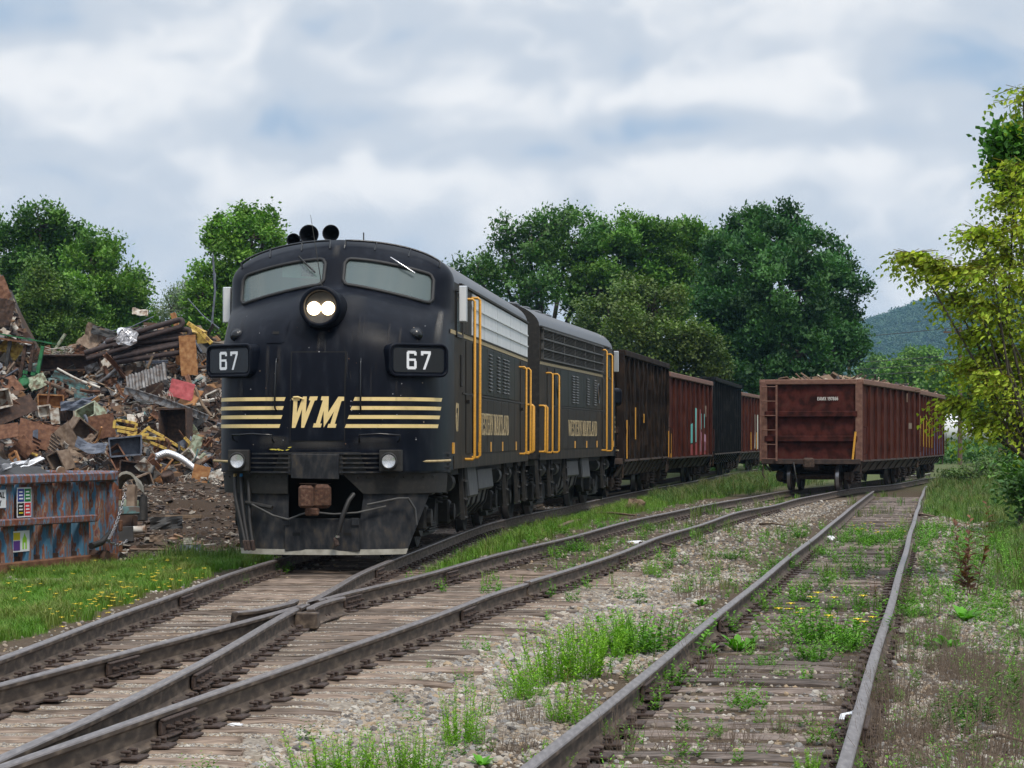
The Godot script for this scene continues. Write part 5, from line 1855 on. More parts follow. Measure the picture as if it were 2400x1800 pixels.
func make_train() -> void:
	S.loco_spring = spring_mesh(0.09, 0.24, 4, 0.018)
	S.car_spring = spring_mesh(0.1, 0.42, 5, 0.024)
	for r in [0.42, 0.51]:
		S["wheel_%.2f" % r] = wheel_mesh(r)
		S["tread_%.2f" % r] = tread_mesh(r)
	loco(true, "black locomotive with lit headlight, cream stripes and the number 67 on its rounded nose", Vector3(-2.49, RT, -32.0), -5.03)
	loco(false, "second black locomotive, facing away behind the first, with a long side grille", Vector3(1.2, RT, -61.7), 171.2)
	var a := gondola("dark brown black gondola car with bent ribs, coupled behind the second locomotive", Vector3(1.39, RT, -64.0), -8.9, 12.3, 3.8, 1.0, 11, 0.05, M.car_black, M.car_black, M.car_black)
	for q in [[0.2, 0.75, 1.75], [2.3, 1.25, 2.1], [4.5, 1.7, 1.95], [11.9, 0.7, 1.5]]:
		part("yellow_mark", one_box(Vector3(1.57, (q[1] + q[2]) * 0.5 + 0.3, -q[0]), Vector3(0.02, q[2] - q[1], 0.09)), M.rail_orange, a)
	var b := gondola("rust red gondola car with a turquoise and red graffiti patch on its side", Vector3(3.41, RT, -77.6), -10.1, 14.0, 3.6, 0.95, 9, 0.008, M.car_red, M.car_red, M.rim_rust)
	paint_patch(b, "graffiti", Color(0.3, 0.05, 0.05), [[6.6, 1.0], [12.2, 1.0], [12.2, 1.45], [10.6, 1.5], [10.5, 2.6], [9.2, 2.6], [9.1, 1.4], [6.6, 1.35]])
	paint_patch(b, "graffiti", Color(0.12, 0.5, 0.47), [[6.8, 1.4], [9.0, 1.45], [9.0, 1.75], [9.1, 2.62], [7.9, 2.65], [7.85, 2.1], [6.7, 2.0]])
	paint_patch(b, "graffiti", Color(0.33, 0.33, 0.36), [[9.25, 1.05], [10.4, 1.1], [10.45, 2.0], [9.3, 1.95]])
	paint_patch(b, "graffiti", Color(0.15, 0.45, 0.45), [[10.7, 1.9], [11.9, 1.95], [11.9, 2.45], [10.7, 2.45]])
	paint_patch(b, "graffiti", Color(0.45, 0.25, 0.36), [[10.7, 1.1], [12.3, 1.15], [12.3, 1.7], [10.7, 1.8]])
	part("yellow_mark", one_box(Vector3(1.57, 1.35, -0.15), Vector3(0.02, 0.75, 0.1)), M.rail_orange, b)
	part("notice", one_box(Vector3(1.47, 2.55, -12.2), Vector3(0.02, 0.4, 0.5)), M.rust_tan, b)
	gondola("black gondola car between two rust red ones", Vector3(6.08, RT, -93.0), -9.0, 15.3, 3.82, 0.98, 13, 0.004, M.car_slate, M.car_slate, M.car_slate)
	var c := gondola("farthest rust red gondola car, half hidden by the loaded one, with a white scrawl", Vector3(8.65, RT, -110.0), -10.8, 14.0, 3.57, 0.95, 9, 0.008, M.car_red, M.car_red, M.rim_rust)
	paint_patch(c, "graffiti", Color(0.5, 0.52, 0.46), [[7.5, 1.1], [9.6, 1.05], [9.9, 1.6], [9.4, 2.0], [9.4, 2.7], [7.6, 2.7], [7.7, 1.9]])
	for z in [4.4, 7.2]:
		part("yellow_mark", one_box(Vector3(1.57, 1.45, -z), Vector3(0.02, 0.8, 0.1)), M.rail_orange, c)
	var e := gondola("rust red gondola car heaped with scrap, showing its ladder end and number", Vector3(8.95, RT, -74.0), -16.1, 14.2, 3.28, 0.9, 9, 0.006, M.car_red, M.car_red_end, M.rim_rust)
	lettering("EAMX 197866", 0.62, 0.105, M.stencil_white, e, Transform3D(Basis(), Vector3(0.5, 2.76, 0.035)), true, "Droid Sans")
	part("yellow_mark", one_box(Vector3(1.3, 1.35, 0.13), Vector3(0.06, 0.85, 0.012), turned(0, 0, -6)), M.rail_orange, e)
	part("notice", one_box(Vector3(1.53, 2.0, -11.5), Vector3(0.02, 0.2, 0.9)), M.rust_tan, e)
	part("notice", one_box(Vector3(1.53, 2.95, -10.7), Vector3(0.02, 0.3, 0.1)), M.rust_tan, e)
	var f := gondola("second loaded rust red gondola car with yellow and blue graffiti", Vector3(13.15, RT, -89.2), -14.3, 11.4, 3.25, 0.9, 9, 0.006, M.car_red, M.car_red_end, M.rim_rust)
	paint_patch(f, "graffiti", Color(0.6, 0.42, 0.02), [[0.6, 1.3], [6.4, 1.2], [6.4, 2.15], [5.0, 2.3], [3.0, 2.2], [0.6, 2.45]])
	paint_patch(f, "graffiti", Color(0.1, 0.2, 0.4), [[6.5, 0.95], [11.6, 0.95], [11.6, 2.2], [6.5, 2.0]])
	paint_patch(f, "graffiti", Color(0.05, 0.08, 0.16), [[0.6, 0.95], [6.4, 0.95], [6.4, 1.18], [0.6, 1.28]])
	paint_patch(f, "graffiti", Color(0.22, 0.14, 0.3), [[7.6, 2.1], [11.0, 2.22], [11.0, 2.45], [7.6, 2.45]])
	# scrap heaped in the two loaded cars
	for q in [[e, 14.2, 3.28], [f, 11.4, 3.25]]:
		var m := MB.new()
		var r := dice(int(q[1] * 10))
		var tones := [Color(0.13, 0.08, 0.05), Color(0.26, 0.19, 0.12), Color(0.07, 0.045, 0.03), Color(0.34, 0.29, 0.22), Color(0.2, 0.12, 0.07), Color(0.04, 0.035, 0.035), Color(0.14, 0.085, 0.05), Color(0.09, 0.055, 0.035)]
		for i in 420:
			var z: float = -r.randf_range(0.4, q[1] - 0.4)
			var x := r.randf_range(-1.25, 1.25)
			var t := 0.5 + 0.5 * sin(z * 0.9 + 0.6) + 0.25 * sin(z * 2.3)
			var y: float = q[2] - 0.04 + t * 0.24 * (1.0 - absf(x) / 1.5) + r.randf_range(-0.12, 0.08)
			m.col(tones[r.randi() % tones.size()])
			var b2 := turned(r.randf_range(-35, 35), r.randf_range(0, 360), r.randf_range(-35, 35))
			if r.randf() < 0.4:
				m.box(Vector3(x, y, z), Vector3(r.randf_range(0.02, 0.06), r.randf_range(0.02, 0.05), r.randf_range(0.3, 1.1)), b2)
			else:
				m.box(Vector3(x, y, z), Vector3(r.randf_range(0.15, 0.5), r.randf_range(0.01, 0.08), r.randf_range(0.15, 0.45)), b2)
		m.col(Color(0.05, 0.035, 0.025))
		m.box(Vector3(0, q[2] - 0.4, -q[1] * 0.5), Vector3(2.7, 0.5, q[1] - 0.3))
		var l := solo("scrap_load", m.done(), M.any_colour, "scrap metal and splintered wood heaped in the nearer loaded red car" if q[0] == e else "scrap metal heaped in the farther loaded red car", "scrap load", q[0].transform, "", "stuff")
# ---------------------------------------------------------------- scrap heap

const HEAP_TOP := [Vector2(-420, 1120), Vector2(-260, 960), Vector2(-130, 760), Vector2(-40, 655), Vector2(0, 660), Vector2(40, 715), Vector2(66, 790), Vector2(110, 826), Vector2(165, 812), Vector2(225, 790), Vector2(300, 762), Vector2(350, 752), Vector2(430, 765), Vector2(480, 775), Vector2(530, 800), Vector2(600, 840), Vector2(700, 960)]
const HEAP_FOOT := 1146.0


func heap_at(px: float, py: float) -> Vector3:
	# the heap's face leans back from its foot to its crest
	var t := clampf((HEAP_FOOT - py) / (HEAP_FOOT - along(HEAP_TOP, px)), -0.1, 1.1)
	return at(px, py, 83.0 + 11.0 * t)


func crumpled(w: float, h: float, bend: float, rough: float, r: RandomNumberGenerator, thick := 0.012) -> ArrayMesh:
	var m := MB.new()
	var rows := []
	var back := []
	var ph := r.randf() * TAU
	for i in 6:
		var row := []
		var brow := []
		for j in 7:
			var x := (j / 6.0 - 0.5) * w * r.randf_range(0.96, 1.02)
			var y := (i / 5.0 - 0.5) * h * r.randf_range(0.96, 1.02)
			var z := bend * w * pow(j / 6.0 - 0.5, 2) * 2.0 + rough * w * 0.5 * (sin(j * 1.7 + ph) * cos(i * 1.3 + ph) + r.randf_range(-0.4, 0.4))
			row.append(Vector3(x, y, z))
			brow.append(Vector3(x, y, z - thick))
		rows.append(row)
		back.append(brow)
	m.grid(rows, false, true)
	m.grid(back, false, false)
	for i in 5:
		m.quad(rows[i][0], rows[i + 1][0], back[i + 1][0], back[i][0])
		m.quad(rows[i][6], back[i][6], back[i + 1][6], rows[i + 1][6])
	for j in 6:
		m.quad(rows[0][j], back[0][j], back[0][j + 1], rows[0][j + 1])
		m.quad(rows[5][j], rows[5][j + 1], back[5][j + 1], back[5][j])
	return m.done()


func open_box(w: float, h: float, d: float, r: RandomNumberGenerator) -> ArrayMesh:
	# a dented casing with one side gone
	var m := MB.new()
	var p := {}
	for x in [-1, 1]:
		for y in [-1, 1]:
			for z in [-1, 1]:
				p[[x, y, z]] = Vector3(x * w * 0.5, y * h * 0.5, z * d * 0.5) * Vector3(r.randf_range(0.88, 1.08), r.randf_range(0.88, 1.08), r.randf_range(0.9, 1.05))
	var f := [[[-1, -1, -1], [1, -1, -1], [1, 1, -1], [-1, 1, -1]], [[-1, -1, -1], [-1, 1, -1], [-1, 1, 1], [-1, -1, 1]], [[1, -1, -1], [1, 1, -1], [1, 1, 1], [1, -1, 1]], [[-1, -1, -1], [1, -1, -1], [1, -1, 1], [-1, -1, 1]], [[-1, 1, -1], [1, 1, -1], [1, 1, 1], [-1, 1, 1]]]
	for q in f:
		var c: Vector3 = (p[q[0]] + p[q[2]]) * 0.5
		m.face([p[q[0]], p[q[1]], p[q[2]], p[q[3]]], c)
		var s := []
		for k in q:
			s.append(p[k] - c.normalized() * 0.025)
		m.face(s, -c)
	for q in [[[-1, -1, 1], [1, -1, 1]], [[-1, 1, 1], [1, 1, 1]], [[-1, -1, 1], [-1, 1, 1]], [[1, -1, 1], [1, 1, 1]]]:
		m.bar(p[q[0]], p[q[1]], 0.05, 0.05)
	return m.done()


func i_beam(l: float, h: float, w: float, curve: float) -> ArrayMesh:
	var m := MB.new()
	var pts := []
	for i in 7:
		var t := i / 6.0 - 0.5
		pts.append(Vector3(t * l, -curve * l * t * t * 2.0, 0))
	for i in 6:
		var e: Vector3 = (pts[i + 1] - pts[i]).normalized() * 0.01
		for y in [-h * 0.5, h * 0.5]:
			m.bar(pts[i] + Vector3(0, y, 0), pts[i + 1] + e + Vector3(0, y, 0), 0.03, w, Vector3(0, 0, 1))
		m.bar(pts[i], pts[i + 1] + e, h, 0.02, Vector3(0, 0, 1))
	return m.done()


func corrugated(w: float, h: float, r: RandomNumberGenerator) -> ArrayMesh:
	var m := MB.new()
	var n := maxi(10, int(w / 0.06))
	var rows := [[], []]
	for i in n + 1:
		var x := (float(i) / n - 0.5) * w
		var z := 0.03 * (1.0 if i % 2 == 0 else -1.0) + 0.06 * sin(x * 2.0)
		rows[0].append(Vector3(x + r.randf_range(-0.01, 0.01), -h * 0.5, z))
		rows[1].append(Vector3(x + 0.08 * h, h * 0.5 + r.randf_range(-0.05, 0.05), z + 0.05))
	m.grid(rows, false, true)
	return m.done()


func wires(w: float, h: float, n: int, r: RandomNumberGenerator, t := 0.012) -> ArrayMesh:
	var m := MB.new()
	# one long wire, looping back and forth
	var p := []
	for i in n * 4:
		p.append(Vector3(r.randf_range(-0.6, 0.6) * w, r.randf_range(-0.55, 0.55) * h, r.randf_range(-0.3, 0.3)))
	var q := []
	for j in p.size() - 1:
		for k in 4:
			q.append(p[j].cubic_interpolate(p[j + 1], p[maxi(j - 1, 0)], p[mini(j + 2, p.size() - 1)], k / 4.0))
	m.tube(q, t, 4, false)
	return m.done()


func scrap_mesh(kind: String, w: float, h: float, r: RandomNumberGenerator) -> ArrayMesh:
	match kind:
		"sheet":
			return crumpled(w, h, r.randf_range(-0.5, 0.5), r.randf_range(0.05, 0.22), r)
		"plate":
			return crumpled(w, h, r.randf_range(-0.1, 0.1), 0.015, r, 0.04)
		"casing":
			return open_box(w, h, minf(w, h) * r.randf_range(0.6, 1.0), r)
		"beam":
			return i_beam(w, h, h * 0.7, r.randf_range(-0.08, 0.08))
		"corrugated sheet":
			return corrugated(w, h, r)
		"pipe":
			return one_tube([Vector3(-w * 0.5, 0, 0), Vector3(0, r.randf_range(-0.05, 0.05) * w, 0), Vector3(w * 0.5, 0, 0)], h * 0.5, 10)
		"bar":
			var m := MB.new()
			m.bar(Vector3(-w * 0.5, 0, 0), Vector3(w * 0.1, r.randf_range(-0.06, 0.06) * w, 0), h, h * 0.6, Vector3.UP, 0.01)
			m.bar(Vector3(w * 0.1, 0, 0), Vector3(w * 0.5, r.randf_range(-0.15, 0.15) * w, 0), h, h * 0.6, Vector3.UP, 0.01)
			return m.done()
		"frame":
			var m := MB.new()
			var t := 0.07
			m.bar(Vector3(-w * 0.5, -h * 0.5, 0), Vector3(w * 0.5, -h * 0.5, 0), t, t)
			m.bar(Vector3(-w * 0.5, h * 0.5, 0), Vector3(w * 0.5, h * 0.5, 0.1), t, t)
			for x in [-0.5, -0.2, 0.15, 0.5]:
				m.bar(Vector3(x * w, -h * 0.5, 0.01), Vector3(x * w, h * 0.5, 0.03), t, t)
			return m.done()
		"drum":
			var m := MB.new()
			m.lathe([Vector2(0, -h * 0.5), Vector2(w * 0.45, -h * 0.5), Vector2(w * 0.5, -h * 0.45), Vector2(w * 0.47, -h * 0.1), Vector2(w * 0.5, 0), Vector2(w * 0.47, h * 0.1), Vector2(w * 0.5, h * 0.45), Vector2(w * 0.45, h * 0.5), Vector2(w * 0.4, h * 0.42), Vector2(0, h * 0.42)], 16, Transform3D(), false)
			return m.done()
		"wires":
			return wires(w, h, 7, r)
	return crumpled(w, h, 0.1, 0.05, r)


func make_heap() -> void:
	var r := dice(800)
	# the body of the heap
	var m := MB.new()
	var rows := []
	for i in 15:
		var t := i / 14.0
		var row := []
		for j in 90:
			var px := -420.0 + j * 12.6
			var top := along(HEAP_TOP, px)
			var p := heap_at(px, lerpf(HEAP_FOOT, top + 16.0, minf(t, 0.86) / 0.86))
			if t > 0.86:
				p.z -= (t - 0.86) * 60.0
				p.y *= 1.0 - (t - 0.86) * 3.0
			row.append(p + Vector3(r.randf_range(-0.15, 0.15), r.randf_range(-0.15, 0.15), r.randf_range(-1.2, 0.1)))
		rows.append(row)
	var tones := [Color(0.05, 0.033, 0.024), Color(0.028, 0.02, 0.017), Color(0.085, 0.05, 0.033), Color(0.02, 0.018, 0.018), Color(0.11, 0.07, 0.045), Color(0.07, 0.065, 0.065)]
	for i in rows.size() - 1:
		for j in 89:
			m.col(tones[r.randi() % tones.size()])
			m.quad(rows[i][j], rows[i + 1][j], rows[i + 1][j + 1], rows[i][j + 1])
	solo("scrap_heap", m.done(), M.any_colour, "dark tangled body of the big scrap metal heap", "scrap heap", Transform3D(), "", "stuff")
	# small bits on it and on the churned ground before it
	var bit := MB.new()
	bit.box(Vector3.ZERO, Vector3(0.3, 0.02, 0.16))
	bit.box(Vector3(0.05, 0.05, 0.03), Vector3(0.05, 0.1, 0.2), turned(20, 30, 15))
	var bm := bit.done()
	var places := []
	var tints := []
	var tb := [Color(0.09, 0.05, 0.03), Color(0.17, 0.1, 0.06), Color(0.05, 0.035, 0.03), Color(0.3, 0.26, 0.21), Color(0.42, 0.4, 0.37), Color(0.13, 0.14, 0.16), Color(0.24, 0.13, 0.06), Color(0.07, 0.05, 0.04), Color(0.1, 0.06, 0.045), Color(0.035, 0.03, 0.03)]
	for i in 6200:
		var px := r.randf_range(-400, 620)
		var py := lerpf(along(HEAP_TOP, px) + 10.0, HEAP_FOOT + 4.0, pow(r.randf(), 0.8))
		var p := heap_at(px, py) + Vector3(0, 0, r.randf_range(0.0, 0.5))
		places.append(Transform3D(Basis.from_euler(Vector3(r.randf() * TAU, r.randf() * TAU, r.randf() * TAU)).scaled(Vector3(r.randf_range(0.5, 2.6), r.randf_range(0.5, 1.6), r.randf_range(0.4, 1.6))), p))
		tints.append(tb[r.randi() % tb.size()] * r.randf_range(0.6, 1.3))
	many("scrap_bits", bm, M.any_colour, places, tints, self, "small broken bits of metal all over the scrap heap", "scrap bits")
	places = []
	tints = []
	var keep := func(x: float, d: float) -> float:
		return cover(x, d).z if x < cen(CA, d) - 1.8 else 0.0
	var soil := [Color(0.07, 0.045, 0.03), Color(0.1, 0.065, 0.045), Color(0.045, 0.03, 0.024), Color(0.06, 0.042, 0.03), Color(0.13, 0.09, 0.06), Color(0.09, 0.06, 0.042), Color(0.035, 0.028, 0.024), Color(0.055, 0.04, 0.03), Color(0.08, 0.055, 0.04), Color(0.2, 0.12, 0.07), Color(0.09, 0.045, 0.025), Color(0.3, 0.27, 0.23)]
	for p in scatter(15000, 34.0, 92.0, 805, keep, -25.0, 0.0):
		var k := r.randf_range(0.08, 0.3) if r.randf() < 0.85 else r.randf_range(0.3, 0.75)
		places.append(Transform3D(Basis.from_euler(Vector3(r.randf_range(-0.5, 0.5), r.randf() * TAU, r.randf_range(-0.5, 0.5))).scaled(Vector3(k * 1.5, k, k)), p + Vector3(0, 0.02, 0)))
		tints.append(soil[r.randi() % soil.size()] * r.randf_range(0.7, 1.2))
	many("ground_debris", bm, M.any_colour, places, tints, self, "wood chips and metal crumbs on the churned dirt before the heap", "debris")
	heap_landmarks(r)
	heap_pieces()


var landmarks := []


func scrap(called: String, kind: String, px: float, py: float, w: float, h: float, yaw: float, pitch: float, roll: float, mat: String, label: String, out := 0.9, cat := "scrap metal") -> MeshInstance3D:
	var p := heap_at(px, py)
	p.z += out
	var k := -p.z / F
	var r := dice(int(px * 13 + py * 7))
	return solo(called, scrap_mesh(kind, w * k, h * k, r), M[mat], label, cat, Transform3D(turned(pitch, yaw, roll), p), "loose pieces of the scrap heap")


func mark(name: String, px: float, py: float) -> void:
	landmarks.append([name, px, py])


func heap_landmarks(r: RandomNumberGenerator) -> void:
	# the cab of some broken machine
	var c := heap_at(60, 860) + Vector3(0, 0, 1.6)
	var cab := thing("machine_cab", "torn green and brown machine cab frame at the left of the scrap heap", "machine cab", c)
	var q := func(px: float, py: float, z := 0.0) -> Vector3: return at(px, py, -c.z) - c + Vector3(0, 0, z)
	var f := MB.new()
	f.bar(q.call(2, 783), q.call(128, 806), 0.05, 1.1, Vector3(0, 0, 1))
	part("roof", f.done(), M.green_paint, cab)
	f = MB.new()
	f.bar(q.call(-10, 792, 0.5), q.call(84, 806, 0.5), 0.07, 0.3, Vector3(0, 0, 1))
	part("roof_edge", f.done(), M.rust_mid, cab)
	for s in [[106, 812, 92, 884, "green_paint"], [66, 808, 50, 906, "rust_dark"], [30, 800, 14, 900, "black_sheet"], [96, 880, 60, 872, "green_paint"], [64, 880, 54, 912, "green_paint"], [84, 806, 74, 880, "rust_dark"]]:
		f = MB.new()
		f.bar(q.call(s[0], s[1], 0.45), q.call(s[2], s[3], 0.45), 0.14, 0.12)
		part("post", f.done(), M[s[4]], cab)
	part("panel", one_box(q.call(74, 900, 0.3), Vector3(0.62, 0.45, 0.08), turned(0, 10, -6)), M.green_paint, cab)
	part("seat", one_box(q.call(84, 862, 0.1), Vector3(0.36, 0.34, 0.3), turned(10, 20, 5), 0.06), M.teal_paint, cab)
	mark("green machine cab", 60, 850)
	scrap("bucket", "drum", 82, 902, 27, 24, 0, 60, 10, "green_paint", "bright green bucket lying by the green machine cab", 1.9, "bucket")
	# hairpin boiler tubes
	var bc := heap_at(340, 800) + Vector3(0, 0, 2.6)
	var pb := thing("pipe_bundle", "bundle of long brown hairpin pipes across the top of the scrap heap", "pipe bundle", bc)
	for s in [[250, 803, 421, 750, 421, 768, 268, 812], [262, 826, 398, 776, 398, 794, 275, 832], [232, 813, 418, 786, 418, 803, 262, 836], [268, 842, 424, 808, 424, 826, 272, 850], [300, 790, 436, 772, 436, 790, 300, 806], [200, 828, 300, 800, 300, 815, 205, 842]]:
		var z := r.randf_range(-0.2, 0.35)
		var a := at(s[0], s[1], -bc.z) - bc + Vector3(0, 0, z)
		var b := at(s[2], s[3], -bc.z) - bc + Vector3(0, 0, z)
		var d := at(s[4], s[5], -bc.z) - bc + Vector3(0, 0, z)
		var e := at(s[6], s[7], -bc.z) - bc + Vector3(0, 0, z)
		var mid := (b + d) * 0.5
		var rad := b.distance_to(d) * 0.5
		var dir := (b - a).normalized()
		var arc := [a, a.lerp(b, 0.5) + Vector3(0, 0.02, 0), b]
		for i in range(1, 6):
			var th := PI * i / 6.0
			arc.append(mid + (b - mid) * cos(th) + dir * rad * sin(th))
		arc.append(d)
		arc.append(e)
		part("pipe", one_tube(arc, 0.1, 9), M.pipe_brown, pb)
	mark("brown pipe bundle", 350, 800)
	var fm := MB.new()
	var fr := dice(5)
	var frows := []
	for i in 11:
		var row := []
		for j in 18:
			var a := TAU * j / 18.0
			var rad := i / 10.0
			row.append(Vector3(cos(a) * 0.43, sin(a) * 0.38, 0) * rad * (fr.randf_range(0.72, 1.15) if i > 5 else fr.randf_range(0.85, 1.1)) + Vector3(0, 0, fr.randf_range(-0.13, 0.13) + 0.1 * (1.0 - rad)))
		frows.append(row)
	fm.grid(frows, true, false)
	var foil := fm.done()
	solo("crumpled_foil", foil, M.foil, "crumpled shiny white metal sheet lying on the brown pipes", "metal sheet", Transform3D(turned(-20, 15, 10), heap_at(332, 799) + Vector3(0, 0, 3.6)))
	mark("crumpled white foil", 332, 799)
	var set_pieces := [
		["sheet_metal", "sheet", 347, 738, 38, 18, 20, -30, -8, "dirty_white", "cream metal sheet on the very top of the heap", "top cream sheet"],
		["metal_tray", "casing", 182, 852, 140, 36, 10, 10, 1, "rust_dark", "long rusty brown tray below the left end of the pipes", "rusty tray"],
		["steel_post", "bar", 441, 802, 122, 20, 0, 0, 88, "rust_orange", "thick orange rusted post standing right of the pipes", "orange post"],
		["wall_sheet", "plate", 460, 838, 40, 95, 15, 0, 4, "rust_orange", "tall orange yellow wall panel behind the locomotive's left side", "orange wall panel"],
		["roof_trim", "bar", 489, 786, 74, 16, 0, 0, -37, "yellow_paint", "cream yellow roof edge slanting down behind the locomotive", "slanting cream roof edge"],
		["steel_angle", "bar", 470, 802, 68, 7, 0, 0, -52, "blue_grey", "thin mauve grey bar leaning over the orange panel", "mauve bar"],
		["roofing_sheet", "corrugated sheet", 367, 890, 104, 42, -15, -20, 18, "grey_sheet", "grey corrugated sheet in the middle of the heap", "grey corrugated sheet"],
		["timber_plank", "bar", 356, 873, 78, 9, 0, 0, 60, "timber", "brown plank standing aslant before the grey corrugated sheet", "aslant plank"],
		["red_sheet_metal", "plate", 443, 916, 58, 42, 10, -5, -14, "red_paint", "bright red panel near the right side of the heap", "red panel"],
		["steel_channel", "beam", 408, 946, 206, 16, 0, 0, -19, "grey_sheet", "long pale grey curved channel running down to the right", "long grey channel"],
		["painted_sheet", "plate", 187, 898, 92, 18, 20, 10, -26, "teal_paint", "dark blue green panel sloping down below the rusty tray", "blue green panel"],
		["conduit", "pipe", 212, 890, 110, 6, 0, 0, -24, "dirty_white", "pale conduit above the blue green panel", "pale conduit"],
		["steel_plate", "plate", 66, 962, 106, 44, 20, -20, 24, "rust_dark", "big dark brown plate tilted up at the left of the heap", "dark tilted plate"],
		["white_casing", "casing", 22, 938, 54, 44, 30, 0, 12, "dirty_white", "white rust streaked appliance casing at the left edge", "white appliance casing"],
		["orange_box", "casing", 137, 941, 58, 28, 12, 5, -3, "rust_orange", "orange rusted box right of the dark tilted plate", "orange box"],
		["white_box", "casing", 124, 964, 30, 26, 40, 0, 8, "dirty_white", "small white casing under the orange box", "small white casing"],
		["white_cabinet", "plate", 147, 976, 22, 38, 30, 0, 6, "dirty_white", "narrow white cabinet door below the orange box", "narrow white door"],
		["grey_plate", "sheet", 203, 951, 78, 24, 0, -25, 5, "blue_grey", "grey bent plate with a yellow scrape in the middle left of the heap", "grey bent plate"],
		["rusty_sheet", "plate", 255, 1000, 64, 56, -10, 0, 8, "rust_mid", "square rusty panel with grey flakes left of the yellow frame", "square rusty panel"],
		["beige_casing", "casing", 203, 1014, 58, 50, 35, 10, -35, "rust_tan", "beige casing standing on its corner", "beige casing"],
		["steel_plate", "plate", 111, 1020, 92, 62, 10, -15, -14, "rust_mid", "wide brown plate just above the dumpster", "wide brown plate"],
		["steel_plate", "plate", 38, 1012, 74, 36, -10, -20, 10, "rust_mid", "brown plate above the left end of the dumpster", "left brown plate"],
		["bent_plate", "sheet", 178, 1034, 46, 80, 40, 0, 32, "rust_tan", "folded tan brown plate leaning above the dumpster's right end", "folded tan plate"],
		["blue_tank", "casing", 316, 1046, 78, 46, 15, 0, 4, "blue_grey", "blue grey tank under the yellow frame", "blue grey tank"],
		["blue_sheet", "sheet", 236, 1050, 72, 30, 10, -35, -14, "blue_grey", "pale blue sheet lying left of the blue grey tank", "pale blue sheet"],
		["rusty_cabinet", "casing", 433, 1006, 66, 92, -12, 0, 1, "rust_dark", "tall rust brown cabinet right of the yellow frame", "tall rusty cabinet"],
		["green_sheet", "sheet", 481, 1042, 28, 44, 30, 0, -20, "pale_green", "pale green curved sheet beside the locomotive", "pale green sheet"],
		["blue_stick", "bar", 481, 1067, 34, 5, 0, 0, 66, "teal_paint", "light blue stick by the pale green sheet", "light blue stick"],
		["rusty_drum", "drum", 415, 1122, 32, 38, 0, 30, 12, "rust_dark", "rusty brown motor drum at the foot of the heap", "rusty motor drum"],
		["rusty_block", "casing", 354, 1130, 48, 36, 25, 0, 24, "rust_tan", "tan rusty block at the foot of the heap", "tan rusty block"],
		["black_sheet", "sheet", 262, 782, 60, 24, 20, -30, -20, "black_sheet", "black sheets left of the top of the pipes", "black sheets"],
		["crushed_sheet", "sheet", 14, 690, 70, 56, 10, 0, 20, "rust_mid", "crushed rusty panel at the highest left corner of the heap", "crushed rusty panel"],
		["crushed_sheet", "sheet", 6, 668, 44, 30, -20, 10, 35, "dirty_white", "torn white panel on top of the crushed rusty panel", "torn white panel"],
		["crushed_sheet", "sheet", 40, 738, 40, 60, 20, 0, -14, "rust_dark", "dark torn panel above the green machine cab", "dark torn panel"],
		["steel_bar", "bar", 62, 756, 60, 9, 0, 0, -72, "rust_tan", "tan bar hanging down above the green machine cab", "tan hanging bar"],
		["orange_plate", "plate", 493, 1108, 40, 40, 20, 0, -14, "rust_orange", "orange plate leaning at the foot of the heap beside the locomotive", "orange foot plate"],
		["dark_casing", "casing", 330, 1096, 60, 30, 10, 0, -6, "rust_dark", "dark brown casing under the blue grey tank", "dark low casing"],
		["steel_pole", "pipe", 134, 952, 110, 5, 0, 0, 88, "rust_mid", "thin brown pole standing before the orange box", "thin brown pole"],
		["pale_green_pipe", "pipe", 154, 812, 60, 8, 0, 0, 58, "pale_green", "pale green pipe sticking up left of the pipes", "pale green pipe"],
		["loose_wires", "wires", 160, 826, 70, 26, 0, 0, 0, "dirty_white", "tangle of white wires right of the green machine cab", "white wire tangle"],
		["fabric_sheet", "sheet", 118, 898, 44, 34, 10, -20, 24, "pale_green", "pale green torn sheet beside the green bucket", "pale torn sheet"],
		["tall_rod", "pipe", 514, 690, 170, 5, 0, 0, 89, "blue_grey", "tall thin grey pole rising beside the locomotive's left mirror", "tall thin pole"]]
	for s in set_pieces:
		scrap(s[0], s[1], s[2], s[3], s[4], s[5], s[6], s[7], s[8], s[9], s[10], 1.5 + 0.25 * (absi(int(s[2]) * 7 + int(s[3])) % 5))
		mark(s[11], s[2], s[3])
	# the yellow ladder like frame
	var yc := heap_at(340, 1015) + Vector3(0, 0, 2.4)
	var y := thing("steel_ladder", "bent yellow steel ladder frame lying down the front of the heap", "ladder frame", yc)
	for s in [[272, 984, 318, 992], [270, 984, 268, 1004], [272, 1000, 318, 1008], [275, 1009, 320, 1018], [318, 992, 316, 1022], [300, 1022, 388, 1030], [302, 1024, 350, 1018], [345, 1004, 384, 1024], [384, 1026, 436, 1058], [350, 1000, 326, 1020], [318, 1026, 352, 1036], [352, 1036, 400, 1056], [400, 1056, 420, 1066], [433, 1025, 449, 1042], [445, 1040, 440, 1062], [404, 1083, 424, 1084]]:
		var b := MB.new()
		var z := r.randf_range(-0.15, 0.15)
		b.bar(at(s[0], s[1], -yc.z) - yc + Vector3(0, 0, z), at(s[2], s[3], -yc.z) - yc + Vector3(0, 0, z), 0.075, 0.1, Vector3.UP, 0.01)
		part("bar", b.done(), M.yellow_paint, y)
	mark("yellow ladder frame", 340, 1015)
	# a thick twisted steel cable
	var cc := heap_at(415, 1090) + Vector3(0, 0, 2.2)
	var cb := MB.new()
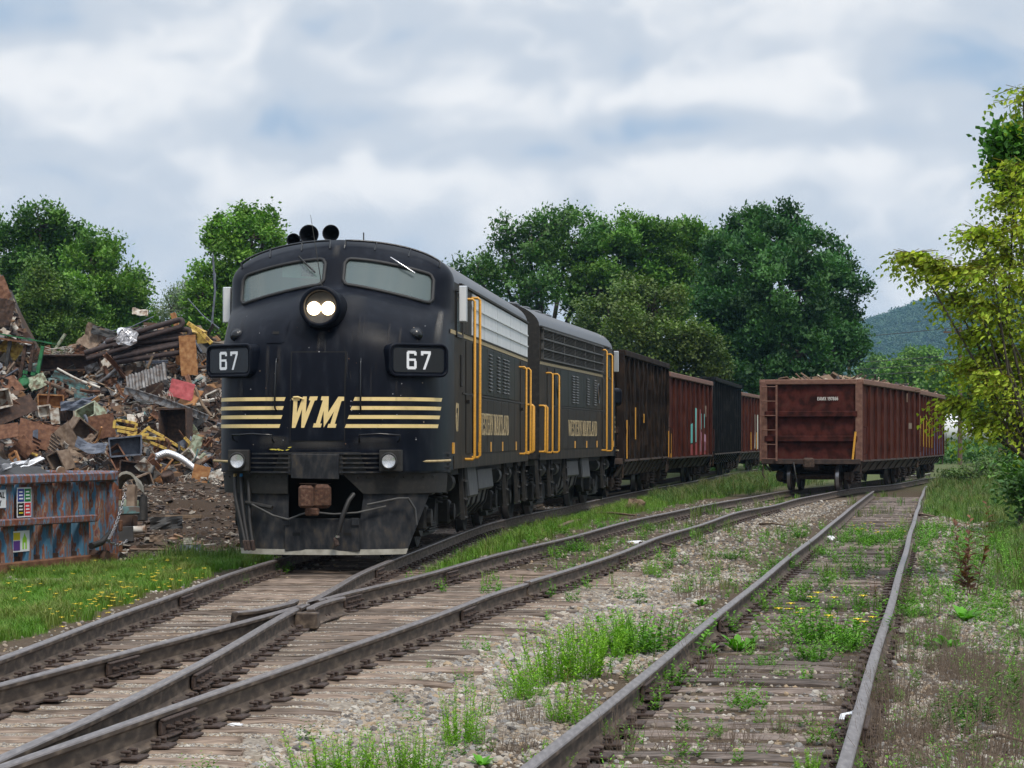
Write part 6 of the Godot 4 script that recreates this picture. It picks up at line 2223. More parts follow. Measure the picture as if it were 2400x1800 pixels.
	for k in 5:
		var p := []
		for i in 40:
			var t := i / 39.0
			var px := lerpf(366, 470, t)
			var py := along([Vector2(366, 1070), Vector2(392, 1062), Vector2(425, 1075), Vector2(452, 1095), Vector2(470, 1112)], px)
			var a := TAU * k / 5.0 + t * 26.0
			p.append(at(px, py, -cc.z) - cc + Vector3(0, cos(a), sin(a)) * 0.075)
		cb.tube(p, 0.055, 5)
	solo("steel_cable", cb.done(), M.foil, "thick twisted silver cable at the lower right of the heap", "cable", Transform3D(Basis(), cc))
	mark("twisted silver cable", 418, 1085)
	# poles and guy wires of a broken mast behind
	for s in [[505, 640, 498, 765, "leaning wire left of the tall thin pole"], [440, 700, 514, 770, "long slack wire slanting to the foot of the tall thin pole"], [262, 776, 360, 742, "thin bent rod over the top of the pipes"]]:
		var a := at(s[0], s[1], 95.0)
		var b := at(s[2], s[3], 94.0)
		solo("guy_wire", one_tube([a, a.lerp(b, 0.5) + Vector3(0, -0.1, 0), b], 0.025, 4), M.blue_grey, s[4], "wire")


func heap_pieces() -> void:
	# the rest of the loose scrap, piece by piece
	var r := dice(820)
	var colours := {"rust_dark": "dark brown", "rust_mid": "rust brown", "rust_tan": "tan", "rust_orange": "orange rusted", "dirty_white": "dirty white", "grey_sheet": "grey", "blue_grey": "blue grey", "black_sheet": "black", "yellow_paint": "yellow", "teal_paint": "blue green", "pale_green": "pale green", "timber": "wooden"}
	var bag := ["rust_dark", "rust_orange", "dirty_white", "rust_mid", "rust_mid", "rust_mid", "rust_mid", "rust_tan", "rust_tan", "rust_mid", "rust_mid", "rust_tan", "dirty_white", "dirty_white", "grey_sheet", "grey_sheet", "blue_grey", "black_sheet", "black_sheet", "rust_orange", "teal_paint", "pale_green", "rust_dark", "yellow_paint", "rust_dark", "rust_mid"]
	var kinds := ["sheet", "sheet", "sheet", "sheet", "plate", "plate", "casing", "beam", "beam", "bar", "bar", "bar", "pipe", "pipe", "sheet", "frame", "corrugated sheet", "drum", "wires", "wires"]
	var seen := {}
	var n := 0
	var tries := 0
	while n < 295 and tries < 3000:
		tries += 1
		var px := r.randf_range(-330, 560)
		var top := along(HEAP_TOP, px)
		var py := lerpf(top + 6.0, HEAP_FOOT + (22.0 if px > 340 else 2.0), r.randf())
		if (px < 265 and px > -60 and py > 1085) or (px < -20 and r.randf() < 0.7):
			continue
		if px > 235 and px < 432 and py > 752 and py < 846:
			continue
		var kind: String = kinds[r.randi() % kinds.size()]
		var mat: String = bag[r.randi() % bag.size()]
		if kind == "bar" and r.randf() < 0.25:
			mat = "timber"
		var w := r.randf_range(20, 62)
		var h := w * r.randf_range(0.4, 0.9)
		if kind in ["beam", "bar", "pipe"]:
			w = r.randf_range(30, 95)
			h = r.randf_range(4.0, 10.0)
		elif kind == "wires":
			mat = ["black_sheet", "rust_dark", "dirty_white"][r.randi() % 3]
		elif kind == "drum":
			w = r.randf_range(14, 24)
			h = w * 1.2
		var roll := r.randf_range(-70, 70)
		var best: Array = landmarks[0]
		var far := 1e9
		for l in landmarks:
			var d := Vector2(px - l[1], (py - l[2]) * 1.3).length()
			if d < far:
				far = d
				best = l
		var dx: float = px - best[1]
		var dy: float = py - best[2]
		var rel := "over" if far < 14.0 else (("right of" if dx > 0 else "left of") if absf(dx) > absf(dy) * 1.3 else ("below" if dy > 0 else "above"))
		var tilt := "upright " if absf(roll) > 55 else ("tilted " if absf(roll) > 20 else "flat lying ")
		var size := "large " if w > 46 and not kind in ["beam", "bar", "pipe"] else ("long " if w > 50 else ("small " if w < 30 else ""))
		var tail := "tangled " if kind == "wires" else ""
		var label: String = "%s%s %s %s the %s in the heap" % [size, colours[mat], kind, rel, best[0]]
		if seen.has(label):
			label = "%s%s%s %s %s the %s in the heap" % [tilt, size, colours[mat], kind, rel, best[0]]
		if kind == "wires":
			label = label.replace("wires", "wire tangle")
		if seen.has(label):
			continue
		seen[label] = true
		n += 1
		var called := "scrap_" + kind.replace("corrugated sheet", "roofing").replace("wires", "wire").replace("frame", "grating").replace("drum", "barrel").replace("casing", "box")
		scrap(called, kind, px, py, w, h, r.randf_range(-50, 50), r.randf_range(-45, 30), roll, mat, label, r.randf_range(0.3, 1.6))


# ---------------------------------------------------------------- dumpster and what lies beside it

func make_dumpster() -> void:
	var b := Vector3(-5.77, -0.06, -35.8)
	var o := thing("dumpster", "long open roll off dumpster with peeling blue paint over rust", "dumpster", b, 73.1)
	var long := 5.6
	var wide := 2.3
	for side in [0.0, -wide]:
		var sg := 1.0 if side == 0.0 else -1.0
		var m := MB.new()
		var plan := []
		var x := 0.0
		while x < long - 0.1:
			for q in [[0.0, 0.0], [0.16, 0.0], [0.22, 0.16], [0.42, 0.16], [0.48, 0.0]]:
				plan.append(Vector2(-x - q[0], q[1]))
			x += 0.55
		var rows := []
		for y in [0.16, 0.4, 0.66, 0.95, 1.2]:
			var row := []
			for p in plan:
				row.append(Vector3(p.x, y, side + sg * (p.y - 0.16)))
			rows.append(row)
		m.grid(rows, false, sg < 0)
		part("corrugated_side", m.done(), M.dumpster_side, o)
		part("top_rail", one_box(Vector3(-long * 0.5, 1.27, side), Vector3(long, 0.13, 0.15), turned(0, 0, 0), 0.02), M.dumpster_rust, o)
		part("middle_rail", one_box(Vector3(-long * 0.5 - 0.35, 0.7, side + sg * 0.05), Vector3(long - 0.7, 0.1, 0.12), turned(0, 0, -0.3), 0.015), M.dumpster_rust, o)
		part("bottom_rail", one_box(Vector3(-long * 0.5, 0.1, side), Vector3(long, 0.14, 0.14), Basis(), 0.015), M.rust_mid, o)
		part("corner_post", one_box(Vector3(-0.02, 0.7, side - sg * 0.02), Vector3(0.16, 1.3, 0.17), Basis(), 0.015), M.dumpster_rust, o)
		for h in [1.0, 0.55, 0.25]:
			part("hinge", one_box(Vector3(0.08, h, side + sg * 0.03), Vector3(0.07, 0.16, 0.14), Basis(), 0.012), M.rust_mid, o)
	part("end_door", one_box(Vector3(0.0, 0.72, -wide * 0.5), Vector3(0.07, 1.15, wide - 0.3), Basis(), 0.01), M.dumpster_rust, o)
	part("end_rail", one_box(Vector3(0.0, 1.3, -wide * 0.5), Vector3(0.12, 0.1, wide - 0.1), Basis(), 0.015), M.dumpster_rust, o)
	part("floor", one_box(Vector3(-long * 0.5, 0.2, -wide * 0.5), Vector3(long - 0.1, 0.06, wide - 0.15)), M.rust_dark, o)
	part("skid", one_box(Vector3(-long * 0.5, 0.03, -0.4), Vector3(long, 0.1, 0.12)), M.rust_dark, o)
	part("skid", one_box(Vector3(-long * 0.5, 0.03, -wide + 0.4), Vector3(long, 0.1, 0.12)), M.rust_dark, o)
	part("roller", one_tube([Vector3(-0.5, 0.12, -0.1), Vector3(-0.5, 0.12, 0.16)], 0.1, 12), M.rust_dark, o)
	part("winch_bar", one_tube([Vector3(-0.9, 0.3, 0.1), Vector3(-0.62, 0.34, 0.13), Vector3(-0.3, 0.5, 0.12)], [0.05, 0.045, 0.025], 7), M.black_sheet, o)
	# stickers on the ribs
	var sheet := func(x0: float, x1: float, y0: float, y1: float, z: float) -> ArrayMesh:
		return one_box(Vector3((x0 + x1) * 0.5, (y0 + y1) * 0.5, z), Vector3(x1 - x0, y1 - y0, 0.004))
	plain("ink_blue", Color(0.03, 0.05, 0.28), 0.5)
	plain("ink_green", Color(0.01, 0.2, 0.05), 0.5)
	plain("ink_red", Color(0.6, 0.03, 0.04), 0.5)
	plain("ink_black", Color(0.01, 0.01, 0.01), 0.5)
	plain("ink_purple", Color(0.1, 0.04, 0.22), 0.5)
	plain("ink_yellow", Color(0.6, 0.5, 0.03), 0.5)
	plain("ink_lime", Color(0.3, 0.6, 0.04), 0.5)
	var st := part("sticker", sheet.call(-2.9, -2.5, 0.76, 1.16, 0.006), M.white_paint, o)
	for q in [[-2.88, -2.71, 0.97, 1.14, "ink_blue"], [-2.69, -2.52, 0.97, 1.14, "ink_green"], [-2.88, -2.71, 0.78, 0.95, "ink_black"], [-2.69, -2.52, 0.78, 0.95, "ink_red"]]:
		part("print", sheet.call(q[0], q[1], q[2], q[3], 0.0095), M[q[4]], st)
		for i in 3:
			part("print", sheet.call(q[0] + 0.03, q[1] - 0.03 - 0.01 * i, q[2] + 0.03 + i * 0.045, q[2] + 0.05 + i * 0.045, 0.013), M.white_paint if i != 0 or q[4] != "ink_black" else M.ink_yellow, st)
	st = part("sticker", sheet.call(-3.0, -2.55, 0.3, 0.58, 0.006), M.white_paint, o)
	part("print", sheet.call(-3.0, -2.82, 0.46, 0.56, 0.0095), M.ink_yellow, st)
	part("print", sheet.call(-3.0, -2.82, 0.32, 0.45, 0.0095), M.ink_purple, st)
	var arrow := MB.new()
	arrow.prism(PackedVector2Array([Vector2(-0.06, -0.11), Vector2(-0.02, -0.11), Vector2(-0.02, -0.02), Vector2(0.02, -0.02), Vector2(0.02, -0.11), Vector2(0.06, -0.11), Vector2(0.06, 0.03), Vector2(0.03, 0.06), Vector2(0.0, 0.11), Vector2(-0.03, 0.06), Vector2(-0.06, 0.03)]), Vector3(-2.69, 0.44, 0.01), Vector3(1, 0, 0), Vector3.UP, 0.003)
	part("print", arrow.done(), M.ink_lime, st)
	st = part("sign", sheet.call(-3.72, -3.2, 0.9, 1.14, 0.006), M.white_paint, o)
	lettering("METAL", 0.42, 0.075, M.ink_black, st, Transform3D(Basis(), Vector3(-3.45, 1.07, 0.009)), true, "Droid Sans")
	lettering("ONLY", 0.34, 0.075, M.ink_black, st, Transform3D(Basis(), Vector3(-3.5, 0.965, 0.009)), true, "Droid Sans")
	# chain hanging from the corner to the winch
	var ch := thing("chain", "pale steel chain hanging across the dumpster's right corner", "chain", b, 73.1)
	var pts := []
	for i in 24:
		var t := i / 23.0
		pts.append(Vector3(0.12, 1.02, 0.1).lerp(Vector3(-0.62, 0.38, 0.2), t) + Vector3(0, -0.08 * sin(t * PI), 0.03))
	for i in 10:
		pts.append(Vector3(-0.6, 0.36, 0.2).lerp(Vector3(0.1, 0.34, 0.16), i / 9.0) + Vector3(0, -0.06 * sin(i / 9.0 * PI), 0.02))
	var link := []
	for k in 13:
		var a := TAU * k / 12.0
		link.append(Vector3(cos(a) * 0.034, sin(a) * 0.018, 0))
	var lm := one_tube(link, 0.008, 5)
	for i in pts.size() - 1:
		var x: Vector3 = (pts[i + 1] - pts[i]).normalized()
		var z := x.cross(Vector3.UP).normalized()
		var y := z.cross(x)
		var bs := Basis(x, y, z) if i % 2 == 0 else Basis(x, z, -y)
		part("link", lm, M.tread_steel, ch, Transform3D(bs, (pts[i] + pts[i + 1]) * 0.5))
	# black roofing and scraps piled in it
	var inside := [
		["roofing_felt", -1.4, 1.38, -1.1, 1.6, 1.3, -72, 10, 5, "black_sheet", "black roofing felt heaped in the dumpster near its right end"],
		["roofing_felt", -2.6, 1.46, -1.0, 1.6, 1.4, -70, -20, -6, "black_sheet", "black roofing felt in the middle of the dumpster"],
		["roofing_felt", -3.9, 1.48, -1.1, 1.8, 1.5, -74, 15, 4, "black_sheet", "black roofing felt at the left of the dumpster"],
		["white_strip", -2.2, 1.44, -0.5, 1.3, 0.07, -60, 5, 2, "white_paint", "white edged strip on the black roofing in the dumpster"],
		["white_strip", -1.3, 1.46, -0.7, 0.6, 0.08, -50, -35, 20, "white_paint", "short white strip near the right end of the black roofing"],
		["white_strip", -3.2, 1.47, -0.6, 0.7, 0.12, -60, 30, -8, "white_paint", "torn white strip at the left of the dumpster load"],
		["wooden_offcut", -3.7, 1.45, -0.35, 0.8, 0.16, -50, 10, 6, "rust_tan", "brown board on the left of the dumpster load"],
		["teal_sheet", -1.6, 1.42, -1.7, 1.9, 0.14, -20, -12, -4, "teal_paint", "long teal panel along the far side of the dumpster"],
		["paper_tube", -0.85, 1.36, -0.4, 0.3, 0.11, 0, 30, 0, "dirty_white", "short white tube on the dumpster rim"]]
	var xf := Transform3D(turned(0, 73.1, 0), b)
	for q in inside:
		var r := dice(int(q[1] * 100) + 900)
		var mesh := crumpled(q[4], q[5], 0.1, 0.07, r, 0.02) if q[0] != "paper_tube" else one_tube([Vector3(-0.15, 0, 0), Vector3(0.15, 0, 0)], 0.06, 12)
		solo(q[0], mesh, M[q[9]], q[10], "scrap", xf * Transform3D(turned(q[6], q[7], q[8]), Vector3(q[1], q[2], q[3])), "load of the dumpster")
	# things standing between the dumpster and the heap
	var g := "junk beside the dumpster"
	var near := [
		["concrete_arch", 300, 1128, 60, 40, 42.5, "concrete", "pale half round cover lying right of the dumpster", "arch"],
		["timber_plank", 309, 1168, 20, 62, 42.0, "rust_tan", "upright brown board with holes right of the dumpster", "box"],
		["teal_beam", 294, 1197, 66, 18, 41.6, "teal_paint", "teal beam right of the dumpster", "box"],
		["pale_sheet", 296, 1180, 56, 16, 42.3, "pale_green", "pale mint panel behind the teal beam", "box"],
		["rusty_box", 290, 1223, 56, 34, 42.0, "rust_dark", "dark rusty box under the teal beam", "box"],
		["black_tank", 333, 1192, 26, 56, 42.8, "black_sheet", "black round tank right of the teal beam", "tank"],
		["black_box", 288, 1254, 50, 36, 40.5, "black_sheet", "black box on the ground right of the dumpster", "box"],
		["rusty_tube", 326, 1242, 32, 20, 41.0, "dirty_white", "rust stained white tube on the ground", "tube"],
		["brown_roll", 318, 1256, 44, 6, 41.0, "timber", "brown board under the white tube", "box"],
		["black_mesh", 390, 1226, 76, 30, 46.0, "black_sheet", "crumpled black mesh on the dirt before the heap", "sheet"],
		["timber_plank", 430, 1212, 90, 9, 52.0, "timber", "long brown plank on the dirt before the heap", "box"],
		["white_lath", 441, 1170, 106, 4, 71.0, "white_paint", "long white lath on the dirt before the heap", "box"],
		["grey_slab", 448, 1284, 52, 14, 38.6, "blue_grey", "grey slab at the edge of the grass", "sheet"],
		["pale_lath", 350, 1288, 96, 4, 38.4, "rust_tan", "thin pale board at the edge of the grass", "box"],
		["bark_piece", 368, 1262, 34, 16, 41.0, "rust_tan", "curled tan sheet on the dirt", "sheet"],
		["stone_block", 440, 1266, 20, 12, 41.0, "concrete", "pinkish stone on the dirt", "sheet"],
		["broken_post", 270, 1158, 8, 40, 42.6, "rust_dark", "short dark post against the dumpster's end", "box"]]
	for q in near:
		var p := at(q[1], q[2], q[5])
		var k: float = q[5] / F
		var w: float = q[3] * k
		var h: float = q[4] * k
		var r := dice(int(q[1]))
		var mesh: ArrayMesh
		match q[8]:
			"arch":
				var m := MB.new()
				var rows := [[], [], [], []]
				for i in 9:
					var a := PI * i / 8.0
					for j in 4:
						var rr := (w * 0.5) if j == 1 or j == 2 else w * 0.42
						rows[j].append(Vector3(cos(a) * rr, sin(a) * h * (1.0 if j == 1 or j == 2 else 0.84) - h * 0.5, 0.25 if j < 2 else -0.5))
				m.grid(rows, false, false)
				mesh = m.done()
			"tank":
				mesh = one_tube([Vector3(0, -h * 0.5, 0), Vector3(0, h * 0.5, 0)], w * 0.5, 16)
			"tube":
				mesh = one_tube([Vector3(-w * 0.5, 0, 0), Vector3(w * 0.5, 0, 0.06)], h * 0.45, 14)
			"sheet":
				mesh = crumpled(w, h, 0.3, 0.1, r, 0.02)
			_:
				mesh = one_box(Vector3.ZERO, Vector3(w, h, minf(w, h) * 0.9 + 0.03), Basis(), 0.008)
		solo(q[0], mesh, M[q[6]], q[7], q[0].replace("_", " "), Transform3D(turned(-8, r.randf_range(-18, 18), r.randf_range(-3, 3)), p), g)
# ---------------------------------------------------------------- hills, trees, far things

func leaf_cluster(s: int, n: int, reach: float, l: float, w: float, droop := 0.0) -> ArrayMesh:
	var r := dice(s)
	var m := MB.new()
	for i in n:
		var p := Vector3(r.randfn(0, 0.5), r.randfn(0, 0.42), r.randfn(0, 0.5)) * reach
		var dir := Vector3(r.randf_range(-1, 1), r.randf_range(-0.6, 0.7) - droop, r.randf_range(-1, 1)).normalized()
		var nor := (Vector3(r.randf_range(-0.8, 0.8), 1.0, r.randf_range(-0.8, 0.8))).normalized()
		var side := dir.cross(nor).normalized()
		var k := r.randf_range(0.75, 1.25)
		var t := r.randf_range(0.8, 1.2)
		m.col(Color(t, t, t * 0.95))
		var a := p
		var b := p + dir * l * k * 0.45 + side * w * 0.5 * k - side.cross(dir) * w * 0.1
		var c := p + dir * l * k
		var d := p + dir * l * k * 0.45 - side * w * 0.5 * k - side.cross(dir) * w * 0.1
		m.tri(a, b, c)
		m.tri(a, c, d)
	return m.done()


func on_ball(r: RandomNumberGenerator) -> Vector3:
	var v := Vector3(r.randfn(), r.randfn(), r.randfn())
	return v.normalized()


# lobes: [px, py, half width px, half height px, depth shift m]; the crown is leaves on many small bunches round each lobe
func tree(called: String, label: String, d: float, lobes: Array, foot: Array, leaf_m: Material, cluster: Mesh, dens: float, tint: Color, spread: float, s: int, bunch := 0.42, cat := "tree", group := "") -> Node3D:
	var r := dice(s)
	var base := at(foot[0], foot[1], d)
	base.y = minf(base.y, 0.0)
	var o := thing(called, label, cat, base, 0.0, group)
	var places := []
	var tints := []
	var tr := MB.new()
	var heart := Vector3.ZERO
	for q in lobes:
		heart += at(q[0], q[1], d + q[4]) - base
	heart /= lobes.size()
	var fork := Vector3(heart.x * 0.5, heart.y * 0.42, heart.z * 0.5)
	var rad: float = foot[2]
	tr.tube([Vector3(0, -0.2, 0), Vector3(fork.x * 0.2, fork.y * 0.5, fork.z * 0.2), fork], [rad * 1.25, rad, rad * 0.85], 8)
	for q in lobes:
		var c := at(q[0], q[1], d + q[4]) - base
		var rx: float = q[2] * d / F
		var ry: float = q[3] * d / F
		var rz := rx * 0.85
		tr.tube([fork, fork.lerp(c, 0.5) + Vector3(r.randf_range(-0.3, 0.3), -0.08 * ry, r.randf_range(-0.3, 0.3)), c, c + Vector3(r.randf_range(-0.3, 0.3) * rx, ry * 0.6, 0)], [rad * 0.7, rad * 0.45, rad * 0.28, rad * 0.08], 6, false)
		var sub := minf(rx, ry) * bunch
		var n := int(clampf(rx * ry / (sub * sub) * 2.6, 4, 40))
		for i in n:
			var v := on_ball(r)
			var k := r.randf_range(0.6, 0.95) if i % 4 else r.randf_range(0.9, 1.18)
			var sc := c + Vector3(v.x * rx, v.y * ry, v.z * rz) * k
			var sr := sub * r.randf_range(0.7, 1.25)
			if i % 3 == 0:
				tr.tube([c.lerp(sc, 0.1), c.lerp(sc, 0.6) + Vector3(0, -sr * 0.2, 0), sc], [rad * 0.16, rad * 0.1, rad * 0.04], 4, false)
			var tone := r.randf_range(1.0 - spread, 1.0 + spread)
			var warm := r.randf_range(-0.1, 0.1)
			for j in maxi(int(sr * sr * 12.6 * dens), 2):
				var w := on_ball(r)
				w.y = w.y * 0.75 + 0.12
				var p := sc + w * sr * pow(r.randf(), 0.4)
				var g := tone * r.randf_range(0.8, 1.2)
				places.append(Transform3D(Basis.from_euler(Vector3(r.randf_range(-0.5, 0.5), r.randf() * TAU, r.randf_range(-0.5, 0.5))).scaled(Vector3.ONE * r.randf_range(0.75, 1.2)), p))
				tints.append(Color(tint.r * g * (1.0 + warm), tint.g * g, tint.b * g * (1.0 - warm)))
	part("trunk", tr.done(), M.bark, o)
	many("crown", cluster, leaf_m, places, tints, o)
	return o


func make_hills() -> void:
	# one wooded ridge far behind the yard
	var ridge := [Vector2(-900, 1015), Vector2(200, 1000), Vector2(1200, 960), Vector2(1700, 880), Vector2(1900, 815), Vector2(2050, 760), Vector2(2110, 741), Vector2(2160, 725), Vector2(2220, 717), Vector2(2320, 700), Vector2(2500, 690), Vector2(2800, 720), Vector2(3300, 820), Vector2(4200, 990)]
	var r := dice(61)
	var rows := []
	var n := FastNoiseLite.new()
	n.seed = 8
	n.frequency = 0.006
	var crowns := []
	var tints := []
	for i in 21:
		var t := i / 20.0
		var d := 1500.0 + t * 1500.0
		var row := []
		for j in 121:
			var px := -900.0 + j * 42.5
			var top := at(px, along(ridge, px), 2700.0)
			var x := top.x
			var up := maxf(top.y, 2.0) * smoothstep(0.0, 0.78, t) * (1.0 if t < 0.8 else 1.0 - (t - 0.8) * 1.2)
			row.append(Vector3(x, up + n.get_noise_2d(x, d) * 10.0 * t, -d))
		rows.append(row)
	var m := MB.new()
	m.col(Color(0.03, 0.06, 0.03))
	m.soft(1)
	m.grid(rows, false, true)
	var hm := plain("hill_floor", Color(0.02, 0.045, 0.022), 0.95)
	solo("hills", m.done(), hm, "long blue green wooded ridge far behind the rail yard", "", Transform3D(), "", "structure")
	var blob := leaf_cluster(77, 80, 7.5, 3.2, 2.8)
	for i in 26000:
		var fi := r.randf_range(2.0, 18.9)
		var fj := r.randf_range(58.0, 112.0)
		var a: Vector3 = rows[int(fi)][int(fj)].lerp(rows[int(fi)][int(fj) + 1], fj - int(fj))
		var b: Vector3 = rows[int(fi) + 1][int(fj)].lerp(rows[int(fi) + 1][int(fj) + 1], fj - int(fj))
		var k := r.randf_range(0.5, 1.0)
		crowns.append(Transform3D(Basis(Vector3.UP, r.randf() * TAU).scaled(Vector3(k, k * r.randf_range(0.8, 1.3), k) * 0.8), a.lerp(b, fi - int(fi)) + Vector3(0, 4.0, 0)))
		var g := r.randf_range(0.8, 1.2)
		tints.append(Color(g * r.randf_range(0.9, 1.1), g, g))
	many("forest", blob, M.leaf_hill, crowns, tints, self, "wooded slope of trees covering the far ridge", "forest")


func make_trees() -> void:
	var lc := leaf_cluster(1, 18, 0.5, 0.24, 0.14)
	var lf := leaf_cluster(2, 18, 0.42, 0.2, 0.12)
	var fine := leaf_cluster(3, 18, 0.45, 0.2, 0.07, 0.7)
	var g := "trees behind the gondola cars"
	tree("broad_tree", "broad airy dark green tree with sky showing through, rising behind the locomotive roofs", 150.0, [[1240, 585, 75, 60, 0], [1330, 570, 90, 65, 2], [1180, 650, 60, 55, 0], [1115, 640, 50, 40, -2], [1270, 680, 70, 45, -2], [1360, 660, 75, 50, 3], [1290, 525, 60, 30, 1], [1190, 560, 35, 45, 0], [1140, 720, 50, 45, 2], [1230, 750, 60, 40, 1]], [1298, 1075, 0.34], M.leaf_oak, lc, 2.2, Color(1.0, 1.0, 0.95), 0.48, 21, 0.36, "tree", g)
	tree("maple_tree", "bright mid green maple between the airy tree and the big dark tree", 152.0, [[1440, 610, 85, 80, 0], [1540, 600, 90, 75, 1], [1500, 560, 65, 45, 0], [1400, 690, 70, 60, -2], [1600, 570, 45, 55, 2], [1560, 690, 100, 80, 1], [1650, 600, 50, 65, 3], [1450, 560, 40, 35, 2]], [1530, 1075, 0.38], M.leaf_maple, lc, 4.2, Color(0.72, 0.8, 0.8), 0.48, 22, 0.34, "tree", g)
	tree("oak_tree", "tallest big dark green tree, wide crowned, behind the end of the gondola cars", 142.0, [[1790, 560, 95, 70, 0], [1880, 610, 85, 75, -2], [1720, 640, 90, 85, -3], [1830, 690, 120, 90, -4], [1940, 720, 75, 85, 0], [1990, 790, 45, 70, 1], [1730, 780, 110, 90, -4], [1880, 830, 120, 90, -5], [1960, 620, 35, 60, 1], [1800, 880, 120, 60, -5], [1670, 860, 80, 70, -2], [1690, 720, 50, 70, -4]], [1830, 1080, 0.5], M.leaf_dark, lc, 4.6, Color(1.0, 1.0, 1.0), 0.52, 23, 0.32, "tree", g)
	tree("ash_tree", "lower olive green tree with russet seed clusters, in front of the taller trees", 122.0, [[1430, 760, 85, 75, 0], [1530, 720, 70, 60, 0], [1500, 800, 110, 75, -2], [1600, 830, 80, 70, -2], [1380, 800, 50, 55, 1], [1660, 850, 50, 45, -1], [1560, 900, 110, 50, -2], [1430, 870, 70, 50, 0], [1470, 690, 40, 40, 1]], [1500, 1110, 0.26], M.leaf_olive, lf, 5.0, Color(0.9, 0.9, 0.9), 0.42, 24, 0.3, "tree", g)
	var h := "trees beyond the scrap heap"
	tree("poplar_tree", "tall dark green tree at the left edge, highest beyond the scrap heap", 140.0, [[95, 530, 50, 55, 0], [40, 590, 50, 55, 0], [130, 590, 40, 55, 1], [185, 570, 22, 40, 1], [20, 680, 60, 60, 1], [90, 650, 60, 50, 0], [-60, 600, 70, 100, 2], [30, 770, 70, 60, 0], [100, 740, 60, 60, 1]], [70, 1085, 0.36], M.leaf_maple, lc, 4.4, Color(0.62, 0.72, 0.85), 0.3, 25, 0.34, "tree", h)
	tree("maple_tree", "fresh green spreading tree right of the tallest one, beyond the scrap heap", 134.0, [[210, 620, 55, 60, 0], [250, 590, 35, 40, 1], [270, 700, 65, 60, 0], [180, 720, 70, 70, -2], [310, 680, 35, 50, 1], [230, 790, 90, 60, -1], [320, 760, 35, 45, 2], [260, 850, 80, 50, 0], [180, 840, 70, 50, 0]], [215, 1090, 0.3], M.leaf_maple, lc, 4.4, Color(0.85, 0.9, 0.9), 0.35, 26, 0.32, "tree", h)
	tree("young_tree", "lighter olive bushy tree standing in front of the spreading tree", 126.0, [[115, 690, 60, 70, 0], [70, 740, 50, 50, 0], [140, 770, 70, 55, 0], [190, 800, 60, 45, 1], [60, 800, 60, 40, 1], [120, 850, 80, 50, 0]], [120, 1095, 0.2], M.leaf_olive, lf, 5.0, Color(0.8, 0.95, 0.7), 0.25, 27, 0.34, "tree", h)
	tree("maple_tree", "bright green maple rising just left of the leading locomotive", 118.0, [[590, 560, 55, 60, 0], [530, 550, 35, 50, 1], [560, 620, 70, 55, 0], [620, 540, 35, 40, 1], [500, 660, 55, 55, 0], [560, 690, 80, 60, 1], [575, 515, 22, 30, 1], [640, 600, 30, 50, 2], [470, 700, 35, 40, -1], [500, 560, 14, 30, 1], [540, 760, 80, 50, 0], [470, 770, 50, 40, 0], [600, 760, 60, 60, 1]], [570, 1110, 0.26], M.leaf_maple, lf, 4.8, Color(1.0, 1.05, 1.0), 0.35, 28, 0.34, "tree", h)
	tree("willow_tree", "pale feathery willow low between the two green trees", 155.0, [[400, 720, 50, 50, 0], [445, 700, 35, 40, 1], [370, 770, 40, 45, 0], [430, 770, 60, 45, 0], [400, 830, 80, 45, 0]], [415, 1070, 0.22], M.leaf_willow, fine, 3.6, Color(0.9, 0.95, 1.0), 0.2, 29, 0.4, "tree", h)
	# growth round the yard's far end on the right
	var k := "trees round the far end of the yard"
	var far := [[2100, 900, 250.0, "hazy mid green tree just right of the loaded red cars"], [2160, 860, 330.0, "pale hazy tree below the hill, left of the utility pole"], [2220, 900, 240.0, "hazy bushy tree at the foot of the utility pole"], [2050, 880, 380.0, "faint far tree above the loaded red cars"], [2290, 880, 210.0, "hazy tree right of the utility pole"], [2360, 860, 230.0, "hazy tree behind the yellow green branches"], [1980, 950, 260.0, "low hazy tree behind the scrap load"]]
	for i in far.size():
		var q: Array = far[i]
		var x: float = q[0]
		var y: float = q[1]
		tree("distant_tree", q[3], q[2], [[x, y, 45, 45, 0], [x - 40, y + 40, 45, 40, 1], [x + 45, y + 35, 45, 45, -1], [x, y + 70, 70, 40, 0]], [x, 1068, 0.25], M.leaf_maple, leaf_cluster(40 + i, 14, 0.75, 0.5, 0.3), 1.6, Color(1.0, 1.0, 1.1), 0.3, 60 + i, 0.4, "tree", k)
	# low growth along the back of the yard
	var r := dice(90)
	var places := []
	var tints := []
	for i in 5200:
		var px := r.randf_range(-150, 2420)
		var d := r.randf_range(128.0, 165.0)
		var hgt := 2.6 * pow(r.randf(), 0.6) * (0.75 + 0.4 * sin(px * 0.011) + 0.3 * sin(px * 0.037))
		if px > 2060:
			d += 45.0
			hgt *= 0.5
		var p := at(px, 1000, d)
		p.y = hgt
		places.append(Transform3D(Basis(Vector3.UP, r.randf() * TAU).scaled(Vector3.ONE * r.randf_range(0.9, 1.6)), p))
		var t := r.randf_range(0.5, 1.15)
		tints.append(Color(t, t, t * 0.9))
	many("undergrowth", lc, M.leaf_oak, places, tints, self, "dense green undergrowth along the back of the yard", "undergrowth")
	# the near yellow green tree at the right edge and what stands behind it
	var spray := MB.new()
	var q := dice(95)
